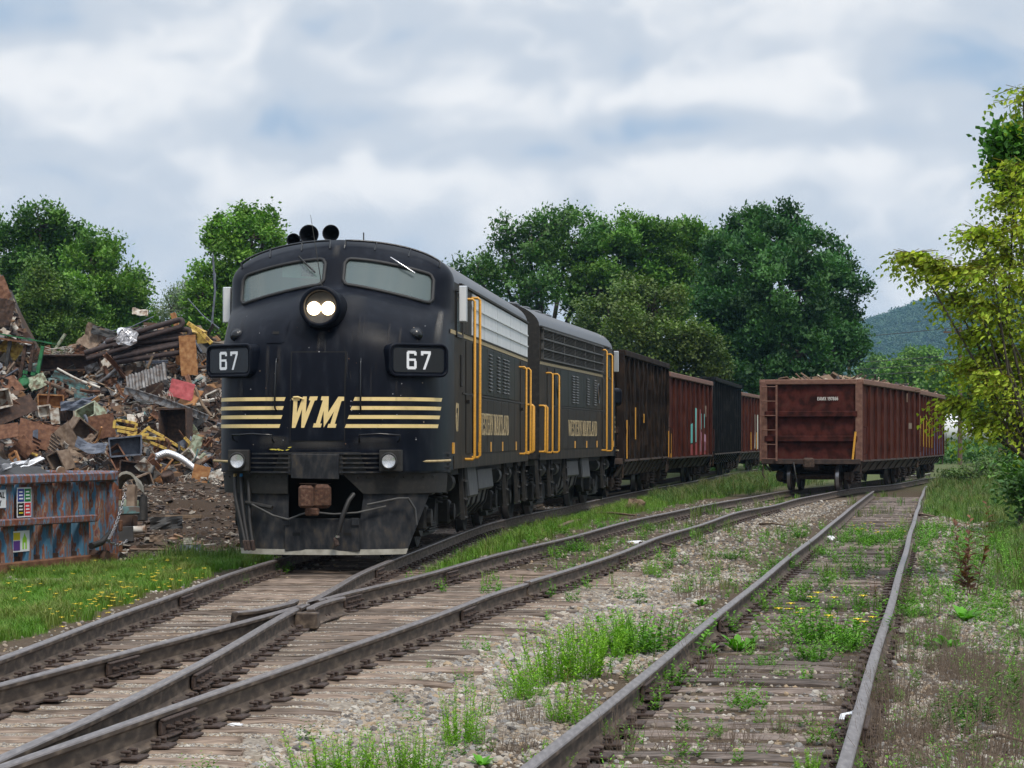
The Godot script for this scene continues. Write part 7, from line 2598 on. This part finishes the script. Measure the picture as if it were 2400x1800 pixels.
	for i in 7:
		var a := Vector3(q.randf_range(-0.04, 0.04), -0.02, q.randf_range(-0.04, 0.04)) + Vector3(0.06 * i, -0.014 * i * i * 0.4, 0)
		var dir := Vector3(q.randf_range(-0.6, 1.3), q.randf_range(-1.0, -0.1), q.randf_range(-1.2, 1.2)).normalized()
		var sd := dir.cross(Vector3(q.randf_range(-1, 1), 0.4, q.randf_range(-1, 1))).normalized()
		var l := q.randf_range(0.05, 0.082)
		var w := l * 0.55
		var nn := sd.cross(dir) * w * 0.22
		var t := q.randf_range(0.8, 1.2)
		spray.col(Color(t, t, t))
		var pts := [a, a + dir * l * 0.3 + sd * w * 0.5 + nn, a + dir * l * 0.62 + sd * w * 0.42 + nn, a + dir * l, a + dir * l * 0.62 - sd * w * 0.42 + nn, a + dir * l * 0.3 - sd * w * 0.5 + nn]
		for j in range(1, 5):
			spray.tri(pts[0], pts[j], pts[j + 1])
	spray.col(Color(0.5, 0.35, 0.2))
	spray.bar(Vector3.ZERO, Vector3(0.26, -0.06, 0), 0.005, 0.005)
	var sm := spray.done()
	var yl := [[2420, 510, 90, 66, 0], [2362, 575, 52, 42, 0], [2330, 650, 52, 38, -0.5], [2410, 680, 76, 60, 0.4], [2282, 630, 30, 22, 0], [2345, 745, 60, 42, 0], [2420, 800, 70, 54, 0.5], [2295, 715, 36, 26, -0.4], [2380, 880, 60, 42, 0.2], [2310, 890, 42, 28, -0.3], [2360, 970, 50, 34, 0], [2420, 980, 55, 48, 0.3], [2398, 225, 30, 34, 0], [2300, 545, 30, 15, 0], [2232, 632, 20, 9, 0], [2185, 612, 13, 5, 0], [2140, 596, 13, 5, 0], [2250, 700, 26, 18, 0.2], [2262, 850, 24, 16, 0.1], [2382, 400, 40, 26, 0.2], [2345, 820, 40, 28, 0.3], [2360, 470, 26, 20, 0.3], [2240, 940, 24, 14, 0.2], [2280, 780, 24, 16, 0.2], [2300, 990, 30, 18, 0.1], [2330, 600, 26, 20, 0.5]]
	tree("box_elder", "yellow green tree leaning in at the right edge with drooping leaves", 30.0, yl, [2560, 1390, 0.035], M.leaf_yellow, sm, 32.0, Color(0.85, 0.9, 0.9), 0.4, 97, 0.36)
	tree("dark_maple", "dark green leafy branch among the yellow green leaves at the right edge", 33.0, [[2390, 330, 40, 45, 0], [2400, 400, 55, 50, 0], [2345, 340, 22, 25, 0], [2370, 440, 40, 30, 0.3]], [2600, 1350, 0.05], M.leaf_oak, leaf_cluster(98, 18, 0.2, 0.11, 0.075), 36.0, Color(1.1, 1.25, 0.9), 0.35, 99, 0.5)
	var bush := leaf_cluster(101, 16, 0.26, 0.14, 0.07)
	tree("thorn_bush", "dark green bush under the yellow green tree at the right edge", 48.0, [[2400, 1060, 50, 60, 0], [2375, 1120, 36, 36, -1], [2420, 1170, 50, 60, -2], [2450, 1040, 60, 90, 0]], [2390, 1240, 0.05], M.leaf_oak, bush, 12.0, Color(1.0, 1.0, 0.9), 0.35, 102, 0.45, "bush")
	tree("low_bush", "grey green low bush beside the path, left of the dark bush", 100.0, [[2290, 1105, 40, 20, 0], [2335, 1098, 40, 26, 1], [2240, 1115, 30, 12, 0]], [2290, 1129, 0.04], M.leaf_olive, bush, 9.0, Color(0.75, 0.85, 0.8), 0.3, 103, 0.5, "bush")


func make_far_things() -> void:
	var p := on_ground(2250, 1090)
	var o := thing("utility_pole", "wooden utility pole standing beyond the far end of the yard", "utility pole", p)
	part("pole", one_tube([Vector3(0, -0.2, 0), Vector3(0.02, 9.3, 0)], [0.16, 0.11], 8), M.pole_wood, o)
	part("crossarm", one_box(Vector3(0, 8.7, 0.1), Vector3(2.2, 0.12, 0.1)), M.pole_wood, o)
	for x in [-0.95, -0.4, 0.4, 0.95]:
		part("insulator", one_tube([Vector3(x, 8.76, 0.1), Vector3(x, 8.93, 0.1)], 0.05, 6), M.tank_grey, o)
	var q := on_ground(1990, 1088)
	var o2 := thing("utility_pole", "second wooden utility pole, hidden among the trees behind the loaded cars", "utility pole", q)
	part("pole", one_tube([Vector3(0, -0.2, 0), Vector3(0, 8.0, 0)], [0.16, 0.11], 8), M.pole_wood, o2)
	var labels := ["topmost overhead wire, crossing below the ridge line", "middle overhead wire in front of the far hill", "lowest pair of overhead wires above the loaded red cars", "overhead wire just above the lowest pair"]
	for i in 4:
		var a := p + Vector3([-0.95, -0.4, 0.4, 0.0][i], [8.93, 7.2, 6.3, 6.7][i], 0.1)
		var b := q + Vector3(-30.0, [7.6, 6.4, 6.0, 6.3][i], 4.0)
		var pts := []
		for j in 13:
			var t := j / 12.0
			pts.append(a.lerp(b, t) + Vector3(0, -1.2 * t * (1.0 - t) * 2.0, 0))
		var c := a + (a - b) * 0.5 + Vector3(0, 0.4, 0)
		pts.push_front(c)
		solo("overhead_wire", one_tube(pts, 0.02, 4), M.wire, labels[i], "wire")
	# a pale tank car on another track
	var w := on_ground(2300, 1072)
	var t := thing("tank_car", "white tank car standing beyond the far end of the yard", "rail car", Vector3(w.x, 0.0, w.z), 4.0)
	var bx := Transform3D(Basis(Vector3(0, 1, 0), Vector3(-1, 0, 0), Vector3(0, 0, 1)), Vector3(6.0, 2.6, 0))
	var m := MB.new()
	m.lathe([Vector2(0, 0), Vector2(0.9, 0.12), Vector2(1.35, 0.5), Vector2(1.4, 1.0), Vector2(1.4, 11.0), Vector2(1.35, 11.5), Vector2(0.9, 11.9), Vector2(0, 12)], 20, bx)
	part("tank", m.done(), M.white_paint, t)
	part("sill", one_box(Vector3(0, 1.05, 0), Vector3(13, 0.3, 1.2)), M.car_grime, t)
	part("dome", one_tube([Vector3(0, 3.9, 0), Vector3(0, 4.4, 0)], 0.5, 12), M.white_paint, t)
	for x in [-5.0, -3.4, 3.4, 5.0]:
		for z in [-0.72, 0.72]:
			part("wheel", one_tube([Vector3(x, 0.45, z - 0.06), Vector3(x, 0.45, z + 0.06)], 0.45, 14), M.wheel_rust, t)
	# a shed corner half hidden by leaves
	var s := on_ground(2356, 1100)
	var sh := thing("metal_shed", "corner of a white metal shed with a rusty post, behind the right edge leaves", "shed", s)
	part("wall", one_box(Vector3(1.6, 1.2, -0.6), Vector3(2.4, 2.6, 0.1)), M.white_paint, sh)
	part("doorway", one_box(Vector3(0.25, 1.2, -0.5), Vector3(0.6, 2.4, 0.1)), M.void_black, sh)
	part("post", one_box(Vector3(-0.2, 1.25, -0.4), Vector3(0.22, 2.6, 0.2), Basis(), 0.02), M.rust_tan, sh)
	part("roof", one_box(Vector3(1.2, 2.6, -1.4), Vector3(3.4, 0.1, 2.2), turned(-6, 0, 0)), M.grey_sheet, sh)
# ---------------------------------------------------------------- grass, gravel, weeds, litter

func blade_tuft(s: int, n: int, h: float, lean: float, w: float, reach: float) -> ArrayMesh:
	var r := dice(s)
	var m := MB.new()
	m.soft(1)
	for i in n:
		var p := Vector3(r.randf_range(-1, 1) * reach, 0, r.randf_range(-1, 1) * reach)
		var a := r.randf() * TAU
		var out := Vector3(cos(a), 0, sin(a))
		var side := Vector3(-out.z, 0, out.x) * w
		var k := h * r.randf_range(0.5, 1.15)
		var ln := lean * r.randf_range(0.2, 1.2)
		var c := r.randf_range(0.75, 1.25)
		m.col(Color(c, c, c))
		var q := p + Vector3.UP * k * 0.55 + out * k * ln * 0.25
		var t := p + Vector3.UP * k * (1.0 - ln * 0.3) + out * k * ln
		m.tri(p - side, p + side, q + side * 0.7)
		m.tri(p - side, q + side * 0.7, q - side * 0.7)
		m.tri(q - side * 0.7, q + side * 0.7, t)
	return m.done()


func scatter(count: int, d0: float, d1: float, s: int, keep: Callable, x0 := -1e9, x1 := 1e9) -> Array:
	# places spread evenly over what the lens can see of the ground
	var r := dice(s)
	var out := []
	var tries := 0
	while out.size() < count and tries < count * 14:
		tries += 1
		var d := sqrt(lerpf(d0 * d0, d1 * d1, r.randf()))
		var x := r.randf_range(-0.225, 0.225) * d
		if x < x0 or x > x1:
			continue
		if r.randf() < keep.call(x, d):
			out.append(Vector3(x, ground_y(x, d), -d))
	return out


func make_grass() -> void:
	var t1 := blade_tuft(1, 12, 0.17, 0.7, 0.0035, 0.06)
	var t2 := blade_tuft(2, 10, 0.26, 0.6, 0.005, 0.09)
	var keep := func(x: float, d: float) -> float: return cover(x, d).y
	var sets := [
		[t1, 12000, 20.0, 38.0, -99.0, -3.4, "short bright grass on the verge between the rail and the dumpster", 0.8],
		[t1, 6000, 29.0, 76.0, -2.0, 14.0, "grass strip growing along the train and between the tracks", 0.95],
		[t1, 4500, 12.0, 50.0, 2.2, 99.0, "rough grass and weeds along the right edge of the yard", 1.25],
		[t1, 8000, 50.0, 120.0, 4.0, 99.0, "far grass round the end of the yard", 1.7],
		[t2, 2500, 36.0, 75.0, -20.0, -2.0, "grass between the locomotives and the scrap heap", 1.2]]
	for i in sets.size():
		var q: Array = sets[i]
		var r := dice(200 + i)
		var places := []
		var tints := []
		for p in scatter(q[1], q[2], q[3], 210 + i, keep, q[4], q[5]):
			var n := patch.get_noise_2d(p.x * 40.0, -p.z * 30.0)
			var k: float = q[7] * r.randf_range(0.6, 1.25) * (1.0 + n * 0.5)
			places.append(Transform3D(Basis(Vector3.UP, r.randf() * TAU).scaled(Vector3(k, k * (1.0 + n * 0.4), k)), p))
			var v := r.randf_range(0.75, 1.2)
			var dry := clampf(n * 1.3 + r.randf_range(-0.2, 0.35), 0.0, 1.0)
			var c := Color(0.12, 0.27, 0.025).lerp(Color(0.25, 0.25, 0.08), dry)
			if i >= 2:
				c = Color(0.085, 0.18, 0.03).lerp(Color(0.2, 0.18, 0.08), dry)
			if i == 1:
				c = Color(0.14, 0.3, 0.03).lerp(Color(0.22, 0.25, 0.07), dry)
			tints.append(c * v)
		many("grass", q[0], M.grass_blade, places, tints, self, q[6], "grass")


func pebble(s: int) -> ArrayMesh:
	var r := dice(s)
	var m := MB.new()
	var t := (1.0 + sqrt(5.0)) / 2.0
	var v := []
	for q in [[-1, t, 0], [1, t, 0], [-1, -t, 0], [1, -t, 0], [0, -1, t], [0, 1, t], [0, -1, -t], [0, 1, -t], [t, 0, -1], [t, 0, 1], [-t, 0, -1], [-t, 0, 1]]:
		var p := Vector3(q[0], q[1], q[2]).normalized()
		v.append(p * Vector3(1.0, 0.62, 0.8) * r.randf_range(0.72, 1.2))
	for f in [[0, 11, 5], [0, 5, 1], [0, 1, 7], [0, 7, 10], [0, 10, 11], [1, 5, 9], [5, 11, 4], [11, 10, 2], [10, 7, 6], [7, 1, 8], [3, 9, 4], [3, 4, 2], [3, 2, 6], [3, 6, 8], [3, 8, 9], [4, 9, 5], [2, 4, 11], [6, 2, 10], [8, 6, 7], [9, 8, 1]]:
		m.face([v[f[0]], v[f[1]], v[f[2]]], v[f[0]] + v[f[1]] + v[f[2]])
	return m.done()


func on_tie(x: float, d: float) -> bool:
	if d > 33.2 or d < 9.0:
		return false
	var i := clampi(int((d - 9.6) / 0.5) - 1, 0, tie_places.size() - 1)
	for j in range(maxi(i - 3, 0), mini(i + 5, tie_places.size())):
		var q: Array = tie_places[j]
		if absf(q[0] - d) < 0.125 and x > q[1] - 0.02 and x < q[2] + 0.02:
			return true
	return false


func on_bed(x: float, d: float) -> bool:
	return d < 33.0 and x > cen(CA, d) - 1.1 and x < cen(CB, d) + 1.4


func make_gravel() -> void:
	var keep := func(x: float, d: float) -> float:
		var w := cover(x, d)
		if on_tie(x, d):
			return 0.03
		return clampf(w.x * w.x * 1.1 + 0.015, 0.0, 1.0)
	var tones := [Color(0.302, 0.260, 0.214), Color(0.252, 0.206, 0.160), Color(0.185, 0.155, 0.126), Color(0.319, 0.286, 0.244), Color(0.286, 0.214, 0.139), Color(0.101, 0.091, 0.084), Color(0.227, 0.218, 0.210), Color(0.386, 0.361, 0.319), Color(0.210, 0.172, 0.134)]
	var names := ["loose grey and tan ballast stones round the near tracks", "ballast stones in the middle of the yard", "far scattered ballast stones"]
	for k in 3:
		var r := dice(300 + k)
		var spots := scatter([90000, 80000, 26000][k], [10.5, 19.0, 32.0][k], [19.0, 32.0, 70.0][k], 310 + k, keep)
		for v in 3:
			var places := []
			var tints := []
			for i in range(v, spots.size(), 3):
				var p: Vector3 = spots[i]
				var sz: float = r.randf_range(0.009, 0.028) * [1.0, 1.15, 1.35][k]
				if r.randf() < 0.05:
					sz *= 1.7
				if on_bed(p.x, -p.z):
					sz *= 0.75
					p.y -= sz * 0.6
				p.y += sz * 0.25
				places.append(Transform3D(Basis.from_euler(Vector3(r.randf_range(-0.6, 0.6), r.randf() * TAU, r.randf_range(-0.6, 0.6))).scaled(Vector3.ONE * sz), p))
				var n := patch.get_noise_2d(p.x * 30.0, -p.z * 30.0)
				tints.append(tones[r.randi() % tones.size()] * (r.randf_range(0.8, 1.15) + n * 0.35))
			many("gravel", pebble(320 + v), M.stone, places, tints, self, names[k], "gravel")


# a bunch of upright stems set with narrow leaves
func stalk_plant(s: int, stems: int, h: float, reach: float, leaf: float, wide: float, step: float, c: Color, flowers := 0) -> Array:
	var r := dice(s)
	var st := MB.new()
	var lf := MB.new()
	var fl := MB.new()
	st.col(c * 0.7)
	for i in stems:
		var p := Vector3(r.randfn(0, 0.5) * reach, 0, r.randfn(0, 0.5) * reach)
		var top := p * 1.5 + Vector3(r.randf_range(-0.1, 0.1) * h, h * r.randf_range(0.45, 1.05), r.randf_range(-0.1, 0.1) * h)
		var mid := p.lerp(top, 0.5) + Vector3(r.randf_range(-0.03, 0.03), 0, r.randf_range(-0.03, 0.03))
		st.tube([p, mid, top], [0.0034, 0.0024, 0.0012], 4, false)
		var y := 0.12
		while y < 1.0:
			var q := p.lerp(mid, y * 2.0) if y < 0.5 else mid.lerp(top, y * 2.0 - 1.0)
			var a := r.randf() * TAU
			var up := r.randf_range(0.3, 1.1)
			var dir := Vector3(cos(a), up, sin(a)).normalized()
			var sd := Vector3(-sin(a), 0, cos(a))
			var l := leaf * r.randf_range(0.6, 1.15) * (1.15 - y * 0.55)
			var k := r.randf_range(0.75, 1.25)
			lf.col(Color(c.r * k * (1.0 + y * 0.25), c.g * k * (1.0 + y * 0.15), c.b * k))
			var tip := q + dir * l + Vector3(0, -l * 0.2, 0)
			var m1 := q + dir * l * 0.5
			lf.tri(q, m1 + sd * wide * l, tip)
			lf.tri(q, tip, m1 - sd * wide * l)
			y += step * r.randf_range(0.6, 1.4)
		if flowers > 0 and i < flowers:
			for j in 5:
				var a := TAU * j / 5.0
				var dv := Vector3(cos(a), 0.5, sin(a)) * 0.03
				var sv := Vector3(-sin(a), 0, cos(a)) * 0.017
				fl.tri(top, top + dv + sv, top + dv - sv)
	return [st.done(), lf.done(), fl.done() if flowers > 0 else null]


# a rosette of broad pointed leaves
func broad_plant(s: int, n: int, l: float, c: Color) -> Array:
	var r := dice(s)
	var lf := MB.new()
	for i in n:
		var a := TAU * i / n + r.randf_range(-0.4, 0.4)
		var up := r.randf_range(0.5, 1.7)
		var dir := Vector3(cos(a), up, sin(a)).normalized()
		var sd := Vector3(-sin(a), 0, cos(a))
		var k := r.randf_range(0.75, 1.25)
		var ll := l * r.randf_range(0.7, 1.2)
		lf.col(Color(c.r * k, c.g * k, c.b * k))
		var pts := [Vector3.ZERO, dir * ll * 0.35, dir * ll * 0.7 + Vector3(0, -ll * 0.06, 0), dir * ll + Vector3(0, -ll * 0.22, 0)]
		var ww := [0.012, ll * 0.13, ll * 0.11, 0.0]
		for j in 3:
			lf.tri(pts[j] - sd * ww[j], pts[j] + sd * ww[j], pts[j + 1] + sd * ww[j + 1])
			lf.tri(pts[j] - sd * ww[j], pts[j + 1] + sd * ww[j + 1], pts[j + 1] - sd * ww[j + 1])
	return [null, lf.done(), null]


var weed_kinds := {}


func weed(kind: String, px: float, py: float, tall: float, label: String, wide := 1.0, called := "weed") -> Node3D:
	var p := on_ground(px, py)
	p.y = ground_y(p.x, -p.z)
	var k: Array = weed_kinds[kind]
	var hgt: float = tall * -p.z / F / k[1]
	var o := thing(called, label, "weed", p, fposmod(px * 7.3, 360.0), k[2])
	o.scale = Vector3(hgt * wide * 1.25, hgt, hgt * wide * 1.25)
	if k[0][0]:
		part("stems", k[0][0], M.weed_leaf if kind != "dry" else M.dry_stem, o, Transform3D(), "stuff")
	if k[0][1]:
		part("leaves", k[0][1], M.weed_leaf, o, Transform3D(), "stuff")
	if k[0][2]:
		part("flowers", k[0][2], M.petal, o, Transform3D(), "stuff")
	return o


func make_weeds() -> void:
	var bright := Color(0.2, 0.42, 0.03)
	var mid := Color(0.12, 0.3, 0.03)
	weed_kinds["stalk"] = [stalk_plant(501, 34, 0.5, 0.2, 0.06, 0.17, 0.028, bright), 0.5, "bright green stalky weeds"]
	weed_kinds["stalk2"] = [stalk_plant(502, 46, 0.5, 0.28, 0.062, 0.17, 0.03, bright * 0.92), 0.5, "bright green stalky weeds"]
	weed_kinds["thin"] = [stalk_plant(503, 8, 0.5, 0.12, 0.075, 0.1, 0.07, mid), 0.5, "bright green stalky weeds"]
	weed_kinds["bushy"] = [stalk_plant(504, 40, 0.45, 0.28, 0.085, 0.22, 0.05, mid), 0.45, "leafy weeds between the rails"]
	weed_kinds["flower"] = [stalk_plant(505, 48, 0.45, 0.32, 0.085, 0.2, 0.05, mid, 14), 0.45, "leafy weeds between the rails"]
	weed_kinds["broad"] = [broad_plant(506, 15, 0.26, Color(0.11, 0.32, 0.025)), 0.26, "broad leaved weeds"]
	weed_kinds["dry"] = [[stalk_plant(507, 46, 0.4, 0.4, 0.05, 0.05, 0.5, Color(0.08, 0.05, 0.035))[0], null, null], 0.4, "dry brown weeds"]
	weed_kinds["dead"] = [stalk_plant(508, 5, 1.0, 0.08, 0.13, 0.26, 0.035, Color(0.15, 0.075, 0.05)), 1.0, "dry brown weeds"]
	weed_kinds["sumac"] = [stalk_plant(509, 9, 0.5, 0.3, 0.16, 0.14, 0.05, Color(0.07, 0.14, 0.03)), 0.5, "leafy weeds between the rails"]
	var list := [
		["stalk2", 770, 1812, 130, "bright green weed clump at the bottom edge, left of the other clump there", 0.9],
		["stalk", 830, 1806, 120, "sparse bright stalks at the bottom edge between the two bigger clumps", 0.9],
		["stalk2", 965, 1808, 125, "bright green weed clump at the bottom edge nearest the right hand track", 0.75],
		["stalk", 1076, 1742, 145, "tall narrow bright weed on the ballast below the middle of the photo", 0.6],
		["thin", 1120, 1752, 90, "wispy weed touching the tall narrow one", 1.0],
		["thin", 1145, 1662, 85, "thin darker weed alone on the pale ballast", 1.0],
		["stalk", 1329, 1702, 100, "rounded bright weed beside the near left rail of the overgrown track", 0.9],
		["stalk", 1242, 1634, 105, "bright weed with brown base stems, left end of the weed row", 0.9],
		["thin", 1205, 1622, 90, "slim weed just left of the brown based weed", 1.0],
		["stalk2", 1310, 1600, 150, "tallest bright weed clump in the row beside the overgrown track", 0.75],
		["stalk2", 1376, 1592, 140, "bright weed clump right of the tallest one in the row", 0.75],
		["stalk", 1420, 1545, 110, "bright weed clump behind the row, nearer the rail", 0.9],
		["bushy", 1515, 1536, 115, "broad leafy weed mass beside the rail at the right end of the row", 1.1],
		["stalk", 1460, 1530, 105, "bright stalks filling the row before the leafy mass", 0.9],
		["bushy", 1398, 1732, 65, "small leafy weed against the inside of the near rail", 0.8],
		["thin", 1492, 1668, 70, "upright green weed inside the rail above the small leafy one", 0.9],
		["bushy", 1562, 1600, 65, "leafy weed against the inner side of the rail, halfway up the weed row", 1.0],
		["stalk", 1290, 1808, 70, "green shoots at the bottom edge inside the overgrown track", 1.0],
		["broad", 1130, 1800, 40, "small broad leaved plant at the bottom edge on brown dirt", 1.0],
		["stalk", 1900, 1800, 60, "low green shoots at the bottom edge in the middle of the overgrown track", 1.1],
		["broad", 1660, 1530, 40, "broad leaved rosette just inside the left rail", 1.0],
		["broad", 1728, 1520, 62, "bright broad leaved plant between the rails, left of the flowering weed", 0.9],
		["broad", 1756, 1512, 42, "smaller broad leaved plant touching the bright one", 0.9],
		["flower", 1945, 1505, 110, "large leafy weed with yellow flowers between the rails", 1.1],
		["bushy", 1990, 1520, 60, "low leafy weed at the foot of the yellow flowering one, towards the right rail", 1.0],
		["bushy", 1910, 1540, 60, "low leafy weed in front of the yellow flowering one", 1.0],
		["bushy", 1680, 1480, 60, "leafy weed against the left rail beyond the broad leaved plants", 1.1],
		["bushy", 1790, 1560, 36, "small weed on the ties in the middle of the track", 1.0],
		["thin", 1830, 1430, 40, "thin weed on the ties beyond the flowering one", 1.0],
		["bushy", 1830, 1336, 40, "grassy weed leaning on the left rail farther up the track", 1.2],
		["broad", 1613, 1386, 26, "bright rosette on pale ballast left of the overgrown track", 1.0],
		["broad", 1642, 1424, 28, "second rosette on pale ballast, nearer than the first", 1.0],
		["stalk", 1527, 1342, 42, "narrow weed clump on the ballast between the tracks", 0.8],
		["bushy", 1712, 1302, 26, "small round weed on dark dirt between the tracks", 0.9],
		["flower", 2042, 1270, 46, "round yellow flowered weed far up between the rails", 1.0],
		["flower", 2096, 1262, 34, "small yellow flowered weed against the right rail", 0.9],
		["bushy", 1870, 1262, 28, "far low weed beside the left rail", 1.0],
		["broad", 2226, 1527, 55, "bright broad leaved plant on stones right of the overgrown track", 1.1],
		["broad", 2262, 1454, 50, "broad leaved plant at the edge of the tall grass", 1.1],
		["bushy", 2140, 1450, 44, "fine leaved weed right beside the right rail", 1.2],
		["sumac", 2290, 1690, 95, "feathery leaved seedling in the lower right corner", 1.2],
		["sumac", 2195, 1706, 70, "smaller feathery seedling left of the corner one", 1.0],
		["sumac", 2385, 1640, 100, "feathery seedling at the right edge above the corner one", 1.0],
		["dead", 2269, 1395, 250, "dead brown sapling with withered leaves right of the track", 0.8],
		["dead", 2050, 1400, 70, "small dead brown stalk inside the right rail", 0.6],
		["dead", 1330, 1660, 120, "dead brown stalk leaning by the near left rail", 0.35],
		["dry", 2085, 1660, 90, "big dry brown brush heap against the right rail", 1.0],
		["dry", 2150, 1740, 80, "dry brown brush below the big heap, towards the corner", 1.1],
		["dry", 2040, 1730, 70, "dry brown twigs hanging over the right rail", 0.9],
		["dry", 1170, 1770, 60, "low dry brown weeds on the dirt left of the near rail", 1.2],
		["dry", 1240, 1760, 55, "dry brown weeds touching the near left rail", 1.2],
		["thin", 575, 1372, 34, "small weed beside the left rail in front of the locomotive", 1.0],
		["bushy", 640, 1342, 34, "green weed growing by the rail under the locomotive's left corner", 1.4],
		["bushy", 492, 1390, 30, "small weed at the rail joint on the far left track", 0.9],
		["bushy", 1430, 1245, 36, "green weed by the middle track's left rail", 1.3],
		["bushy", 1345, 1290, 26, "low weed between the middle track's rails", 1.4],
	]
	for q in list:
		weed(q[0], q[1], q[2], q[3], q[4], q[5])
	# seedlings too many to count
	var r := dice(600)
	var places := []
	var tints := []
	var keep := func(x: float, d: float) -> float:
		var c := cen(CC, d)
		var n := patch.get_noise_2d(x * 50.0 + 300.0, d * 40.0)
		var w := smoothstep(0.0, 0.5, n)
		if absf(x - c) < 0.9:
			return w * 0.9
		if x > c + 0.9:
			return 0.35 + w * 0.6
		if x > cen(CB, d) + 1.3 or (d > 27.0 and x > cen(CA, d) + 1.2):
			return w * 0.4
		return 0.0
	for p in scatter(1500, 10.5, 48.0, 601, keep):
		places.append(Transform3D(Basis(Vector3.UP, r.randf() * TAU).scaled(Vector3.ONE * r.randf_range(0.12, 0.4) * (1.0 if -p.z < 25.0 else 1.3)), p))
		var v := r.randf_range(0.6, 1.2)
		tints.append(Color(v, v * r.randf_range(0.85, 1.1), v))
	many("weeds", stalk_plant(510, 7, 0.5, 0.2, 0.13, 0.2, 0.09, mid)[1], M.weed_leaf, places, tints, self, "small green seedlings scattered over the overgrown track and its edges", "weeds")
	# dry dead stems over the right side and the dirt
	places = []
	var keep2 := func(x: float, d: float) -> float:
		var c := cen(CC, d)
		var n := patch.get_noise_2d(x * 35.0 - 300.0, d * 25.0)
		if x > c + 0.75:
			return smoothstep(-0.1, 0.4, n + 0.15) * smoothstep(24.0, 14.0, d) + 0.05
		if x > c - 1.9:
			return smoothstep(0.1, 0.5, n) * 0.25
		return 0.0
	for p in scatter(240, 10.5, 30.0, 603, keep2):
		places.append(Transform3D(Basis(Vector3.UP, r.randf() * TAU).scaled(Vector3.ONE * r.randf_range(0.25, 0.7)), p))
	many("dead_stems", weed_kinds["dry"][0][0], M.dry_stem, places, [], self, "dead brown stems lying over the ground right of the overgrown track", "dead weeds")
	# yellow flowers in the verge
	var fm := MB.new()
	for j in 5:
		var a := TAU * j / 5.0
		var dv := Vector3(cos(a), 0.35, sin(a)) * 0.03
		var sv := Vector3(-sin(a), 0, cos(a)) * 0.016
		fm.tri(Vector3.ZERO, dv + sv, dv - sv)
	places = []
	for i in 130:
		var t := r.randf()
		var px := lerpf(170, 420, t) + r.randfn(0, 40)
		var py := lerpf(1462, 1350, t) + r.randfn(0, 16)
		if i % 3 == 0:
			px = r.randf_range(20, 520)
			py = r.randf_range(1330, 1440)
		var p := on_ground(px, py)
		if p.x > cen(CA, -p.z) - 0.98:
			continue
		p.y = ground_y(p.x, -p.z) + r.randf_range(0.1, 0.24)
		places.append(Transform3D(Basis(Vector3.UP, r.randf() * TAU).scaled(Vector3.ONE * r.randf_range(0.45, 1.0)), p))
	many("buttercup_flowers", fm.done(), M.petal, places, [], self, "small yellow flowers in the grass beside the left rail", "flowers")


func make_litter() -> void:
	# things lying about
	var r := dice(700)
	var crumple := func(size: Vector3, s: int) -> ArrayMesh:
		var q := dice(s)
		var m := MB.new()
		var rows := []
		for i in 7:
			var row := []
			for j in 10:
				var a := TAU * j / 10.0
				var b := PI * (i / 6.0 - 0.5)
				row.append(Vector3(cos(b) * cos(a), sin(b), cos(b) * sin(a)) * size * q.randf_range(0.6, 1.15))
			rows.append(row)
		m.grid(rows, true, false)
		return m.done()
	var spots := [
		["plastic_bag", 533, 1508, Vector3(0.055, 0.06, 0.05), "foil", "crumpled silver wrapper between the crossing rails", "wrapper"],
		["paper_scrap", 553, 1692, Vector3(0.05, 0.012, 0.03), "white_paint", "scrap of white paper on the ballast by the near rail joint", "paper"],
		["plastic_bag", 1945, 1262, Vector3(0.1, 0.05, 0.08), "white_paint", "crumpled white plastic bag far up between the overgrown rails", "plastic bag"],
		["rotten_stump", 1490, 1196, Vector3(0.3, 0.2, 0.25), "timber", "rotten broken stump lying on the grass beside the train", "stump"],
		["paper_scrap", 1500, 1270, Vector3(0.28, 0.03, 0.1), "white_paint", "flat white litter beside the middle track", "litter"],
		["plastic_cup", 236, 1328, Vector3(0.06, 0.06, 0.06), "chrome", "shiny dented metal ball on the grass near the dumpster", "metal ball"],
		["white_stone", 2000, 1690, Vector3(0.09, 0.06, 0.07), "white_paint", "pale crumpled litter by the right rail", "litter"],
		["white_stone", 2136, 1282, Vector3(0.08, 0.05, 0.07), "concrete", "pale broken stone right of the overgrown track", "stone"],
		["white_stone", 2120, 1490, Vector3(0.08, 0.05, 0.07), "concrete", "big flat pale stone beside the right rail", "stone"],
		["red_litter", 1434, 1330, Vector3(0.05, 0.04, 0.05), "red_paint", "small red scrap on the ballast by the middle track", "litter"],
	]
	for q in spots:
		var p := on_ground(q[1], q[2])
		p.y = ground_y(p.x, -p.z) + q[3].y * 0.6
		solo(q[0], crumple.call(q[3], int(q[1])), M[q[4]], q[5], q[6], Transform3D(Basis(Vector3.UP, r.randf() * TAU), p))
	var planks := [
		[1395, 1204, 1490, 1208, 0.08, "bent dark stick lying by the train"], [1310, 1236, 1362, 1218, 0.09, "charred branch beside the middle track"], [2140, 1208, 2190, 1210, 0.07, "brown stick right of the overgrown track"],
		[1780, 1228, 1860, 1234, 0.05, "rotten lath between the tracks"], [1500, 1272, 1590, 1282, 0.05, "grey lath inside the middle track"], [2300, 1730, 2400, 1738, 0.03, "pale bare twig in the lower right corner"]]
	for q in planks:
		var a := on_ground(q[0], q[1], 0.03)
		var b := on_ground(q[2], q[3], 0.05)
		solo("stick", one_tube([a, a.lerp(b, 0.4) + Vector3(0, 0.03, 0.02), b], [q[4] * 0.5, q[4] * 0.4, q[4] * 0.25], 5), M.timber, q[5], "stick")
